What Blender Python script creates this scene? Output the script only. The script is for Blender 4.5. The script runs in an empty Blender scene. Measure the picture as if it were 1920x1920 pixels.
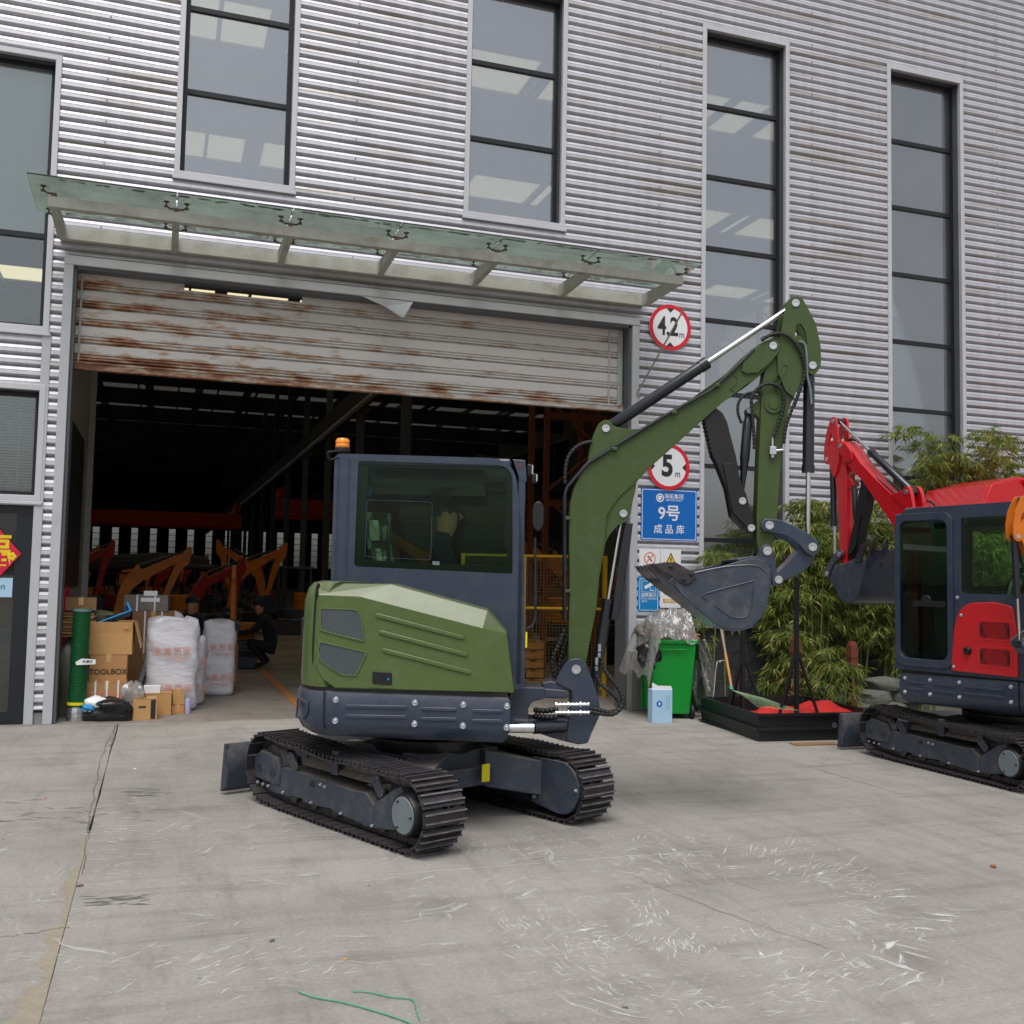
import bpy, bmesh, math, random
from mathutils import Vector, Matrix, Euler
from mathutils.geometry import tessellate_polygon
R_ = math.radians
S = bpy.context.scene
C = S.collection
random.seed(7)

# ---------------------------------------------------------------- camera
FP = 1925.0
CP = Vector((-1.012, -11.893, 1.6))
def cam_axes(yaw=.330, pitch=.066, roll=.019):
    cy, sy, cp, sp = math.cos(yaw), math.sin(yaw), math.cos(pitch), math.sin(pitch)
    f = Vector((sy*cp, cy*cp, sp)); r = Vector((cy, -sy, 0)); u = r.cross(f)
    cr, sr = math.cos(roll), math.sin(roll)
    return r*cr+u*sr, u*cr-r*sr, f
AR, AU, AF = cam_axes()
cd = bpy.data.cameras.new('camera'); cam = bpy.data.objects.new('camera', cd); C.objects.link(cam)
m = Matrix((AR, AU, -AF)).transposed().to_4x4(); m.translation = CP; cam.matrix_world = m
cd.sensor_width = 36; cd.lens = 36*FP/1920; cd.clip_end = 600; cd.clip_start = .05
S.camera = cam
# ---------------------------------------------------------------- world, sun, exposure
W = bpy.data.worlds.new('World'); S.world = W; W.use_nodes = True
nt = W.node_tree; nt.nodes.clear()
sky = nt.nodes.new('ShaderNodeTexSky'); sky.sky_type = 'NISHITA'; sky.sun_disc = False
SUN_EL, SUN_AZ = R_(64), R_(205)
sky.sun_elevation = SUN_EL; sky.sun_rotation = SUN_AZ; sky.dust_density = 4; sky.ozone_density = 1.5; sky.air_density = 1.2
hs = nt.nodes.new('ShaderNodeHueSaturation'); hs.inputs['Saturation'].default_value = .30
bg = nt.nodes.new('ShaderNodeBackground'); bg.inputs['Strength'].default_value = .115
wo = nt.nodes.new('ShaderNodeOutputWorld')
nt.links.new(sky.outputs[0], hs.inputs['Color']); nt.links.new(hs.outputs[0], bg.inputs[0]); nt.links.new(bg.outputs[0], wo.inputs[0])
ld = bpy.data.lights.new('sun', 'SUN'); ld.energy = 1.6; ld.angle = R_(36); ld.color = (1, .97, .93)
sun = bpy.data.objects.new('sun', ld); C.objects.link(sun)
sd = Vector((math.sin(SUN_AZ)*math.cos(SUN_EL), math.cos(SUN_AZ)*math.cos(SUN_EL), math.sin(SUN_EL)))
sun.rotation_euler = sd.to_track_quat('Z', 'Y').to_euler()
S.view_settings.view_transform = 'Standard'; S.view_settings.look = 'None'
S.view_settings.exposure = 0.22; S.view_settings.gamma = 1; S.view_settings.use_curve_mapping = False
S.cycles.max_bounces = 7; S.cycles.transparent_max_bounces = 28; S.cycles.caustics_reflective = False; S.cycles.caustics_refractive = False
S.cycles.sample_clamp_indirect = 6

# ---------------------------------------------------------------- measuring helpers (survey of the place)
def ray(u, v): return AR*((u-960)/FP) - AU*((v-960)/FP) + AF
def onp(u, v, n, p0):
    r = ray(u, v); t = (Vector(p0)-CP).dot(n)/r.dot(n); return CP+r*t
def G(u, v, z=0): return onp(u, v, Vector((0, 0, 1)), (0, 0, z))
def WY(u, v, y=0): return onp(u, v, Vector((0, 1, 0)), (0, y, 0))

# ---------------------------------------------------------------- materials
def lin(c): return tuple(((x/255)/12.92 if x/255 <= .04045 else ((x/255+.055)/1.055)**2.4) for x in c)
MATS = {}
def M(name, col, rough=.55, metal=0., var=.12, sc=6., bump=0., bsc=None, coat=0., col2=None, stretch=None, emit=None, spec=.5, tint=None, trans=0., rv=.15, thr=.5, detail=6, dust=0.):
    """procedural material: two-tone noise colour, roughness variation, bump"""
    m = bpy.data.materials.new(name); m.use_nodes = True; t = m.node_tree; n = t.nodes; L = t.links
    b = n['Principled BSDF']; tc = n.new('ShaderNodeTexCoord'); mp = n.new('ShaderNodeMapping'); L.new(tc.outputs['Object'], mp.inputs[0])
    if stretch: mp.inputs['Scale'].default_value = stretch
    nz = n.new('ShaderNodeTexNoise'); nz.inputs['Scale'].default_value = sc; nz.inputs['Detail'].default_value = detail; nz.inputs['Roughness'].default_value = .6
    L.new(mp.outputs[0], nz.inputs['Vector'])
    rp = n.new('ShaderNodeValToRGB'); e = rp.color_ramp.elements
    c2 = col2 or tuple(max(0, x*(1-var)) for x in col); c1 = col if col2 else tuple(min(1, x*(1+var)) for x in col)
    w = .16 if col2 else .3
    e[0].position = max(0, thr-w); e[0].color = (*c2, 1); e[1].position = min(1, thr+w); e[1].color = (*c1, 1)
    L.new(nz.outputs['Fac'], rp.inputs[0]); L.new(rp.outputs[0], b.inputs['Base Color'])
    if dust:
        ge = n.new('ShaderNodeNewGeometry'); sx = n.new('ShaderNodeSeparateXYZ'); L.new(ge.outputs['Normal'], sx.inputs[0])
        dn = n.new('ShaderNodeTexNoise'); dn.inputs['Scale'].default_value = 9; dn.inputs['Detail'].default_value = 8; dn.inputs['Roughness'].default_value = .7; L.new(ge.outputs['Position'], dn.inputs['Vector'])
        ma = n.new('ShaderNodeMath'); ma.operation = 'MULTIPLY_ADD'; ma.inputs[1].default_value = .55; L.new(sx.outputs[2], ma.inputs[0]); L.new(dn.outputs['Fac'], ma.inputs[2])
        dr = n.new('ShaderNodeMapRange'); dr.inputs[1].default_value = .48; dr.inputs[2].default_value = 1.15; dr.inputs[3].default_value = 0; dr.inputs[4].default_value = dust; L.new(ma.outputs[0], dr.inputs[0])
        dm = n.new('ShaderNodeMix'); dm.data_type = 'RGBA'; dm.inputs[7].default_value = (.24, .21, .175, 1); L.new(dr.outputs[0], dm.inputs[0]); L.new(rp.outputs[0], dm.inputs[6]); L.new(dm.outputs[2], b.inputs['Base Color'])
    mr = n.new('ShaderNodeMapRange'); mr.inputs[3].default_value = max(.02, rough*(1-rv)); mr.inputs[4].default_value = min(1, rough*(1+rv))
    nz2 = n.new('ShaderNodeTexNoise'); nz2.inputs['Scale'].default_value = sc*2.3; L.new(mp.outputs[0], nz2.inputs['Vector'])
    L.new(nz2.outputs['Fac'], mr.inputs[0]); L.new(mr.outputs[0], b.inputs['Roughness'])
    b.inputs['Metallic'].default_value = metal; b.inputs['Specular IOR Level'].default_value = spec
    if coat: b.inputs['Coat Weight'].default_value = coat; b.inputs['Coat Roughness'].default_value = .08
    if bump:
        nb = n.new('ShaderNodeTexNoise'); nb.inputs['Scale'].default_value = bsc or sc*4; nb.inputs['Detail'].default_value = 8; L.new(mp.outputs[0], nb.inputs['Vector'])
        bp = n.new('ShaderNodeBump'); bp.inputs['Strength'].default_value = bump; bp.inputs['Distance'].default_value = .02
        L.new(nb.outputs['Fac'], bp.inputs['Height']); L.new(bp.outputs[0], b.inputs['Normal'])
    if trans: b.inputs['Alpha'].default_value = 1-trans
    if emit: b.inputs['Emission Color'].default_value = (*emit[:3], 1); b.inputs['Emission Strength'].default_value = emit[3]
    MATS[name] = m; return m
def glass(name, tint, refl=.12, rough=.02, haze=0., hazecol=(.5, .55, .55), tl=False):
    m = bpy.data.materials.new(name); m.use_nodes = True; t = m.node_tree; n = t.nodes; L = t.links; n.clear()
    tr = n.new('ShaderNodeBsdfTransparent'); tr.inputs[0].default_value = (*tint, 1)
    gl = n.new('ShaderNodeBsdfGlossy'); gl.inputs['Roughness'].default_value = rough; gl.inputs[0].default_value = (.95, .97, 1, 1)
    df = n.new('ShaderNodeBsdfTranslucent' if tl else 'ShaderNodeBsdfDiffuse'); df.inputs[0].default_value = (*hazecol, 1)
    lw = n.new('ShaderNodeFresnel'); lw.inputs[0].default_value = 1.5
    ad = n.new('ShaderNodeMath'); ad.operation = 'ADD'; ad.use_clamp = True; ad.inputs[1].default_value = refl; L.new(lw.outputs[0], ad.inputs[0])
    tc = n.new('ShaderNodeTexCoord'); nz = n.new('ShaderNodeTexNoise'); nz.inputs['Scale'].default_value = 2.; nz.inputs['Detail'].default_value = 5; L.new(tc.outputs['Object'], nz.inputs['Vector'])
    mu = n.new('ShaderNodeMath'); mu.operation = 'MULTIPLY'; mu.inputs[1].default_value = haze*2; L.new(nz.outputs['Fac'], mu.inputs[0])
    mh = n.new('ShaderNodeMixShader'); L.new(mu.outputs[0], mh.inputs[0]); L.new(tr.outputs[0], mh.inputs[1]); L.new(df.outputs[0], mh.inputs[2])
    mx = n.new('ShaderNodeMixShader'); L.new(ad.outputs[0], mx.inputs[0]); L.new(mh.outputs[0], mx.inputs[1]); L.new(gl.outputs[0], mx.inputs[2])
    o = n.new('ShaderNodeOutputMaterial'); L.new(mx.outputs[0], o.inputs[0]); MATS[name] = m; return m

M('green', lin((78, 98, 50)), .36, var=.08, sc=2, coat=.35, bump=.03, bsc=12, dust=.35, spec=.4)
M('green_boom', lin((64, 82, 42)), .5, var=.08, sc=2, bump=.05, bsc=30, dust=.3, spec=.35)
M('navy', lin((46, 57, 76)), .34, var=.14, sc=3, coat=.25, bump=.04, bsc=14, dust=.3)
M('navy_dusty', lin((54, 62, 75)), .5, var=.2, sc=7, bump=.05, bsc=50, dust=.75)
M('red', lin((200, 16, 30)), .3, var=.08, sc=3, coat=.5, dust=.12)
M('orange_hall', lin((222, 124, 34)), .5, var=.25, sc=4, dust=.5)
M('red_hall', lin((165, 28, 30)), .5, var=.25, sc=4, dust=.5)
M('orange', lin((205, 110, 22)), .4, var=.12, sc=4, coat=.2)
M('steel_dark', (.062, .058, .066), .36, .6, var=.35, sc=14, bump=.15, bsc=60, rv=.5, dust=.28)
M('steel_edge', (.30, .29, .31), .32, .8, var=.6, sc=22, dust=.3)
M('steel_worn', (.35, .34, .36), .35, .85, var=.3, sc=30)
M('black', (.007, .007, .009), .45, var=.2)
M('rubber', (.008, .008, .009), .6, var=.25, sc=20, bump=.05)
M('chrome', (.75, .76, .78), .12, 1., var=.04)
M('bolt', (.6, .62, .66), .3, .85, var=.1, sc=30)
M('dirt_steel', lin((96, 88, 80)), .9, var=.15, sc=20, bump=.1)
M('cyl', (.009, .013, .020), .3, var=.2, sc=5, coat=.4)
M('cover_grey', lin((110, 120, 126)), .55, var=.08)
M('yellow', lin((225, 215, 30)), .5, var=.05)
M('amber', (.95, .28, .01), .25, var=.1, coat=.5)
M('lamp_lens', (.7, .72, .72), .1, var=.1)
M('white_plastic', (.72, .72, .72), .5, var=.06)
M('blue_film', lin((40, 140, 190)), .35, var=.2, sc=20, bump=.3)
M('seat_black', (.012, .013, .014), .7, var=.2, bump=.1)
M('aluminium', lin((198, 199, 205)), .42, .25, var=.07, sc=2.5, bump=.02)
M('trim', lin((188, 190, 195)), .45, .2, var=.08, sc=3, bump=.02)
M('trim_dark', lin((98, 100, 106)), .5, .2, var=.1, sc=3)
M('frame_black', lin((24, 27, 35)), .4, var=.15, sc=5)
M('paint_grey', lin((176, 180, 178)), .6, var=.16, sc=3, bump=.04, stretch=(1, 1, 4))
M('beam_grey', lin((178, 180, 172)), .6, var=.2, sc=5, bump=.04, col2=lin((150, 144, 130)), thr=.38)
M('hall_wall', lin((130, 126, 120)), .85, var=.12, sc=.8)
M('hall_roof', lin((150, 142, 132)), .85, var=.15, sc=.6)
M('hall_steel', lin((74, 78, 86)), .6, var=.15, sc=2)
M('hall_floor', lin((120, 114, 108)), .75, var=.18, sc=1.2, bump=.05)
M('girder_dark', lin((36, 39, 46)), .7, var=.15, sc=2)
M('crane_red', lin((235, 72, 38)), .55, var=.12)
M('line_orange', lin((185, 120, 60)), .8, var=.2, sc=8, col2=lin((140, 112, 85)), thr=.38)
M('cardboard', lin((178, 134, 88)), .85, var=.08, sc=4, bump=.05, bsc=90, stretch=(1, 1, 3))
M('cardboard_dark', lin((138, 104, 72)), .85, var=.1, sc=4, bump=.05, bsc=90)
M('cardboard_tan', lin((192, 148, 96)), .85, var=.08, sc=4, bump=.05, bsc=90)
M('tape', lin((196, 160, 110)), .3, var=.05)
M('ink', (.02, .02, .022), .6)
M('ink_red', lin((216, 140, 112)), .7)
M('woven', lin((206, 206, 214)), .5, var=.06, sc=8, bump=.8, bsc=5, stretch=(1, 1, 2.6))
M('grey_wrap', lin((120, 112, 104)), .35, var=.2, sc=10, bump=.7, bsc=14)
M('bag_black', (.012, .012, .014), .22, var=.2, sc=8, bump=.8, bsc=18)
M('duct_green', lin((22, 96, 52)), .45, var=.15, sc=8)
M('silver', (.55, .56, .58), .25, .9, var=.15)
M('blue_card', lin((30, 140, 205)), .5, var=.08)
M('lilac', lin((178, 172, 205)), .35, var=.05)
M('cloth_camo', lin((96, 92, 70)), .9, var=.3, sc=14, bump=.4)
M('bin_green', lin((10, 150, 52)), .42, var=.1, sc=3, bump=.02)
M('box_paleblue', lin((165, 200, 226)), .6, var=.05)
M('wood', lin((190, 132, 66)), .6, var=.15, sc=5, stretch=(1, 1, .2))
M('wood_grey', lin((150, 138, 122)), .8, var=.2, sc=8)
M('red_cloth', lin((190, 38, 34)), .85, var=.15, sc=6, bump=.5, bsc=10)
M('sandbag', lin((96, 98, 92)), .95, var=.2, sc=9, bump=.5, bsc=30)
M('rusty', lin((112, 56, 42)), .85, var=.25, sc=9, bump=.2)
M('fitting', lin((92, 78, 66)), .7, var=.2)
M('tray_black', (.009, .0095, .011), .5, var=.3, sc=8, bump=.05)
M('stone', lin((62, 64, 68)), .8, var=.3, sc=4, bump=.6, bsc=9)
M('mortar', lin((112, 112, 110)), .95, var=.15, sc=10, bump=.2)
M('concrete_post', lin((140, 138, 134)), .9, var=.25, sc=6, bump=.35, stretch=(1, 1, .4))
M('sign_red', lin((214, 22, 44)), .4, var=.04)
M('sign_white', lin((232, 234, 238)), .4, var=.03)
M('sign_blue', lin((0, 104, 190)), .35, var=.03)
M('sign_blue2', lin((20, 130, 195)), .4, var=.03)
M('sign_orange', lin((226, 120, 60)), .5, var=.04)
M('sign_yellow', lin((236, 206, 30)), .5, var=.04)
M('sign_ochre', lin((214, 160, 60)), .5, var=.04)
M('festive_red', lin((200, 16, 60)), .5, var=.1, sc=12)
M('festive_gold', lin((230, 200, 30)), .4, var=.15, sc=10)
M('mesh_yellow', lin((190, 150, 20)), .5, var=.1)
M('wire', lin((120, 100, 60)), .5, .5, var=.1)
M('rack_orange', lin((140, 72, 34)), .55, var=.15)
M('skin', lin((190, 140, 112)), .55, var=.06)
M('cloth_black', (.012, .014, .02), .9, var=.3, bump=.2)
M('cloth_navy', (.02, .026, .045), .9, var=.3, bump=.2)
M('hair', (.008, .008, .009), .6, var=.2, sc=60)
M('culm', lin((120, 130, 60)), .6, var=.3, sc=20)
M('curtain', lin((205, 220, 220)), .8, var=.05, sc=4)
M('blind', lin((190, 198, 200)), .6, var=.08)
M('green_twine', lin((80, 160, 125)), .6, var=.1)
M('rake_wire', lin((140, 170, 130)), .5, var=.1)
M('litter', lin((190, 150, 100)), .9, var=.2)
M('leaf_litter', lin((150, 90, 40)), .9, var=.2)
M('scratch', lin((238, 238, 238)), .9, var=.1, sc=3, trans=.22)
M('tarmark', lin((104, 102, 100)), .9, var=.1)
M('dust_patch', lin((150, 141, 124)), .95, var=.14, sc=14, bump=.3)
M('crack', lin((104, 99, 90)), .95, var=.2, sc=9)
glass('glass_window', (.62, .66, .69), refl=.27, haze=.09, hazecol=(.35, .36, .36))
glass('glass_curtain', (.93, .97, .96), refl=.08, haze=.02)
glass('glass_cab', (.74, .88, .76), refl=-.026)
glass('glass_canopy', (.97, .985, .98), refl=.0, haze=.58, hazecol=lin((206, 222, 212)), tl=True)
glass('glass_clear', (.84, .86, .84), refl=0)
glass('glass_door', (.5, .56, .56), refl=.04, haze=.03)
glass('film', (.88, .88, .88), refl=.02, rough=.22, haze=.30, hazecol=(.50, .495, .485))
glass('film_seat', (.6, .8, .62), refl=.25, rough=.15, haze=.25, hazecol=(.4, .6, .42))

def skylight_mat():
    m = bpy.data.materials.new('skylight'); m.use_nodes = True; n = m.node_tree.nodes; L = m.node_tree.links; n.clear()
    t = n.new('ShaderNodeBsdfTranslucent'); t.inputs[0].default_value = (.72, .62, .40, 1)
    o = n.new('ShaderNodeOutputMaterial'); L.new(t.outputs[0], o.inputs[0]); MATS['skylight'] = m
skylight_mat()
skm = MATS['skylight'].copy(); MATS['skylight_dim'] = skm; [setattr(n_.inputs[0], 'default_value', (.032, .030, .027, 1)) for n_ in skm.node_tree.nodes if n_.type == 'BSDF_TRANSLUCENT']  # dim tone for far ceiling bands: light on plain roof sheet put into colour
skw = skm.copy(); MATS['skylight_wall'] = skw; [setattr(n_.inputs[0], 'default_value', (.95, .85, .6, 1)) for n_ in skw.node_tree.nodes if n_.type == 'BSDF_TRANSLUCENT']
def leaf_mat(name, c1, c2, c3):
    m = bpy.data.materials.new(name); m.use_nodes = True; n = m.node_tree.nodes; L = m.node_tree.links; n.clear()
    g = n.new('ShaderNodeNewGeometry'); rp = n.new('ShaderNodeValToRGB'); e = rp.color_ramp.elements
    e[0].color = (*c1, 1); e[1].color = (*c3, 1); e[1].position = 1; k = e.new(.72); k.color = (*c2, 1)
    L.new(g.outputs['Random Per Island'], rp.inputs[0])
    d = n.new('ShaderNodeBsdfPrincipled'); d.inputs['Roughness'].default_value = .55; L.new(rp.outputs[0], d.inputs['Base Color'])
    t = n.new('ShaderNodeBsdfTranslucent'); L.new(rp.outputs[0], t.inputs[0])
    mx = n.new('ShaderNodeMixShader'); mx.inputs[0].default_value = .42; L.new(d.outputs[0], mx.inputs[1]); L.new(t.outputs[0], mx.inputs[2])
    o = n.new('ShaderNodeOutputMaterial'); L.new(mx.outputs[0], o.inputs[0]); MATS[name] = m
leaf_mat('bamboo_leaf', (.08, .16, .03), (.28, .35, .07), (.60, .50, .18))
leaf_mat('shrub_leaf', (.03, .07, .02), (.09, .14, .03), (.30, .26, .08))

def cladding_mat():
    m = M('cladding', lin((186, 184, 194)), .48, .5, var=.05, sc=2)
    t = m.node_tree; n = t.nodes; L = t.links; b = n['Principled BSDF']
    tc = n.new('ShaderNodeTexCoord'); mp = n.new('ShaderNodeMapping'); mp.inputs['Scale'].default_value = (.35, 1, 6.5); L.new(tc.outputs['Object'], mp.inputs[0])
    nz = n.new('ShaderNodeTexNoise'); nz.inputs['Scale'].default_value = 1.3; nz.inputs['Detail'].default_value = 7; L.new(mp.outputs[0], nz.inputs['Vector'])
    rp = n.new('ShaderNodeValToRGB'); e = rp.color_ramp.elements
    e[0].position = .35; e[0].color = (*lin((182, 178, 176)), 1); e[1].position = .46; e[1].color = (*lin((202, 202, 209)), 1)
    L.new(nz.outputs['Fac'], rp.inputs[0])
    # streaks of dirt running down
    mp2 = n.new('ShaderNodeMapping'); mp2.inputs['Scale'].default_value = (9, 1, .5); L.new(tc.outputs['Object'], mp2.inputs[0])
    nz2 = n.new('ShaderNodeTexNoise'); nz2.inputs['Scale'].default_value = 1; nz2.inputs['Detail'].default_value = 4; L.new(mp2.outputs[0], nz2.inputs['Vector'])
    mr = n.new('ShaderNodeMapRange'); mr.inputs[1].default_value = .35; mr.inputs[2].default_value = .6; mr.inputs[3].default_value = .9; mr.inputs[4].default_value = 1.; L.new(nz2.outputs['Fac'], mr.inputs[0])
    mx = n.new('ShaderNodeMix'); mx.data_type = 'RGBA'; mx.blend_type = 'MULTIPLY'; mx.inputs[0].default_value = 1
    L.new(rp.outputs[0], mx.inputs[6]); L.new(mr.outputs[0], mx.inputs[7]); L.new(mx.outputs[2], b.inputs['Base Color'])
cladding_mat()

def shutter_mat():
    m = M('shutter', lin((196, 190, 186)), .5, .1, var=.08, sc=2)
    t = m.node_tree; n = t.nodes; L = t.links; b = n['Principled BSDF']
    g = n.new('ShaderNodeNewGeometry'); sp = n.new('ShaderNodeSeparateXYZ'); L.new(g.outputs['Position'], sp.inputs[0])
    mp = n.new('ShaderNodeMapping'); mp.inputs['Scale'].default_value = (2.0, 1, 8.0); L.new(g.outputs['Position'], mp.inputs[0])
    nz = n.new('ShaderNodeTexNoise'); nz.inputs['Scale'].default_value = 1.5; nz.inputs['Detail'].default_value = 10; nz.inputs['Roughness'].default_value = .68; L.new(mp.outputs[0], nz.inputs['Vector'])
    # more rust to the left (x<2) and near the bottom rail
    mrx = n.new('ShaderNodeMapRange'); mrx.inputs[1].default_value = -2; mrx.inputs[2].default_value = 2.6; mrx.inputs[3].default_value = .045; mrx.inputs[4].default_value = -.09; L.new(sp.outputs[0], mrx.inputs[0])
    mrz = n.new('ShaderNodeMapRange'); mrz.inputs[1].default_value = 3.78; mrz.inputs[2].default_value = 4.1; mrz.inputs[3].default_value = .10; mrz.inputs[4].default_value = -.01; L.new(sp.outputs[2], mrz.inputs[0])
    pz = n.new('ShaderNodeMath'); pz.operation = 'SUBTRACT'; pz.inputs[1].default_value = 3.90; L.new(sp.outputs[2], pz.inputs[0])
    pd = n.new('ShaderNodeMath'); pd.operation = 'MODULO'; pd.inputs[1].default_value = .2; L.new(pz.outputs[0], pd.inputs[0])
    pr_ = n.new('ShaderNodeMapRange'); pr_.inputs[1].default_value = .065; pr_.inputs[2].default_value = .125; pr_.inputs[3].default_value = .075; pr_.inputs[4].default_value = -.025; L.new(pd.outputs[0], pr_.inputs[0])
    a0 = n.new('ShaderNodeMath'); L.new(nz.outputs['Fac'], a0.inputs[0]); L.new(pr_.outputs[0], a0.inputs[1])
    a1 = n.new('ShaderNodeMath'); L.new(a0.outputs[0], a1.inputs[0]); L.new(mrx.outputs[0], a1.inputs[1])
    a2 = n.new('ShaderNodeMath'); L.new(a1.outputs[0], a2.inputs[0]); L.new(mrz.outputs[0], a2.inputs[1])
    rp = n.new('ShaderNodeValToRGB'); e = rp.color_ramp.elements
    e[0].position = .50; e[0].color = (*lin((204, 200, 198)), 1); e[1].position = .80; e[1].color = (*lin((98, 62, 48)), 1)
    k = e.new(.57); k.color = (*lin((184, 172, 160)), 1); k = e.new(.63); k.color = (*lin((172, 136, 110)), 1); k = e.new(.70); k.color = (*lin((140, 92, 68)), 1)
    L.new(a2.outputs[0], rp.inputs[0]); L.new(rp.outputs[0], b.inputs['Base Color'])
shutter_mat()

def concrete_mat(name, base, dark, rough=.85):
    m = M(name, base, rough, var=.08, sc=.6)
    t = m.node_tree; n = t.nodes; L = t.links; b = n['Principled BSDF']
    g = n.new('ShaderNodeNewGeometry')
    def nz(scale, det=6, st=(1, 1, 1), rot=0, ro=.6):
        mp = n.new('ShaderNodeMapping'); mp.inputs['Scale'].default_value = st; mp.inputs['Rotation'].default_value = (0, 0, rot); L.new(g.outputs['Position'], mp.inputs[0])
        k = n.new('ShaderNodeTexNoise'); k.inputs['Scale'].default_value = scale; k.inputs['Detail'].default_value = det; k.inputs['Roughness'].default_value = ro; L.new(mp.outputs[0], k.inputs['Vector']); return k.outputs['Fac']
    def ramp(f, p0, c0, p1, c1):
        r = n.new('ShaderNodeValToRGB'); e = r.color_ramp.elements; e[0].position = p0; e[0].color = (*c0, 1); e[1].position = p1; e[1].color = (*c1, 1); L.new(f, r.inputs[0]); return r.outputs[0]
    def mul(a, b2, f=1.):
        x = n.new('ShaderNodeMix'); x.data_type = 'RGBA'; x.blend_type = 'MULTIPLY'; x.inputs[0].default_value = f; L.new(a, x.inputs[6]); L.new(b2, x.inputs[7]); return x.outputs[2]
    c = ramp(nz(.55, 5), .32, dark, .62, base)
    c = mul(c, ramp(nz(2.2, 9, (1.6, .7, 1), .35, .7), .30, (.77, .765, .755), .52, (1, 1, 1)))
    c = mul(c, ramp(nz(1.1, 8, (6, .5, 1), -.25, .6), .30, (.86, .85, .84), .46, (1, 1, 1)))
    c = mul(c, ramp(nz(1.3, 8, (.5, 5, 1), .1, .65), .34, (.80, .80, .80), .50, (1, 1, 1)))
    c = mul(c, ramp(nz(45, 4), .3, (.86, .86, .86), .6, (1.04, 1.04, 1.04)))
    c = mul(c, ramp(nz(230, 2), .35, (.88, .88, .88), .6, (1.05, 1.05, 1.05)))
    # small dark stains
    v = n.new('ShaderNodeTexVoronoi'); v.inputs['Scale'].default_value = 2.2; L.new(g.outputs['Position'], v.inputs['Vector'])
    c = mul(c, ramp(v.outputs['Distance'], .012, (.35, .33, .32), .035, (1, 1, 1)))
    L.new(c, b.inputs['Base Color'])
    bp = n.new('ShaderNodeBump'); bp.inputs['Strength'].default_value = .25; bp.inputs['Distance'].default_value = .004; L.new(nz(60, 8), bp.inputs['Height']); L.new(bp.outputs[0], b.inputs['Normal'])
    return m
concrete_mat('yard_concrete', lin((161, 157, 151)), lin((143, 139, 134)))
concrete_mat('hall_concrete', lin((150, 142, 134)), lin((118, 112, 106)), .7)

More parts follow.
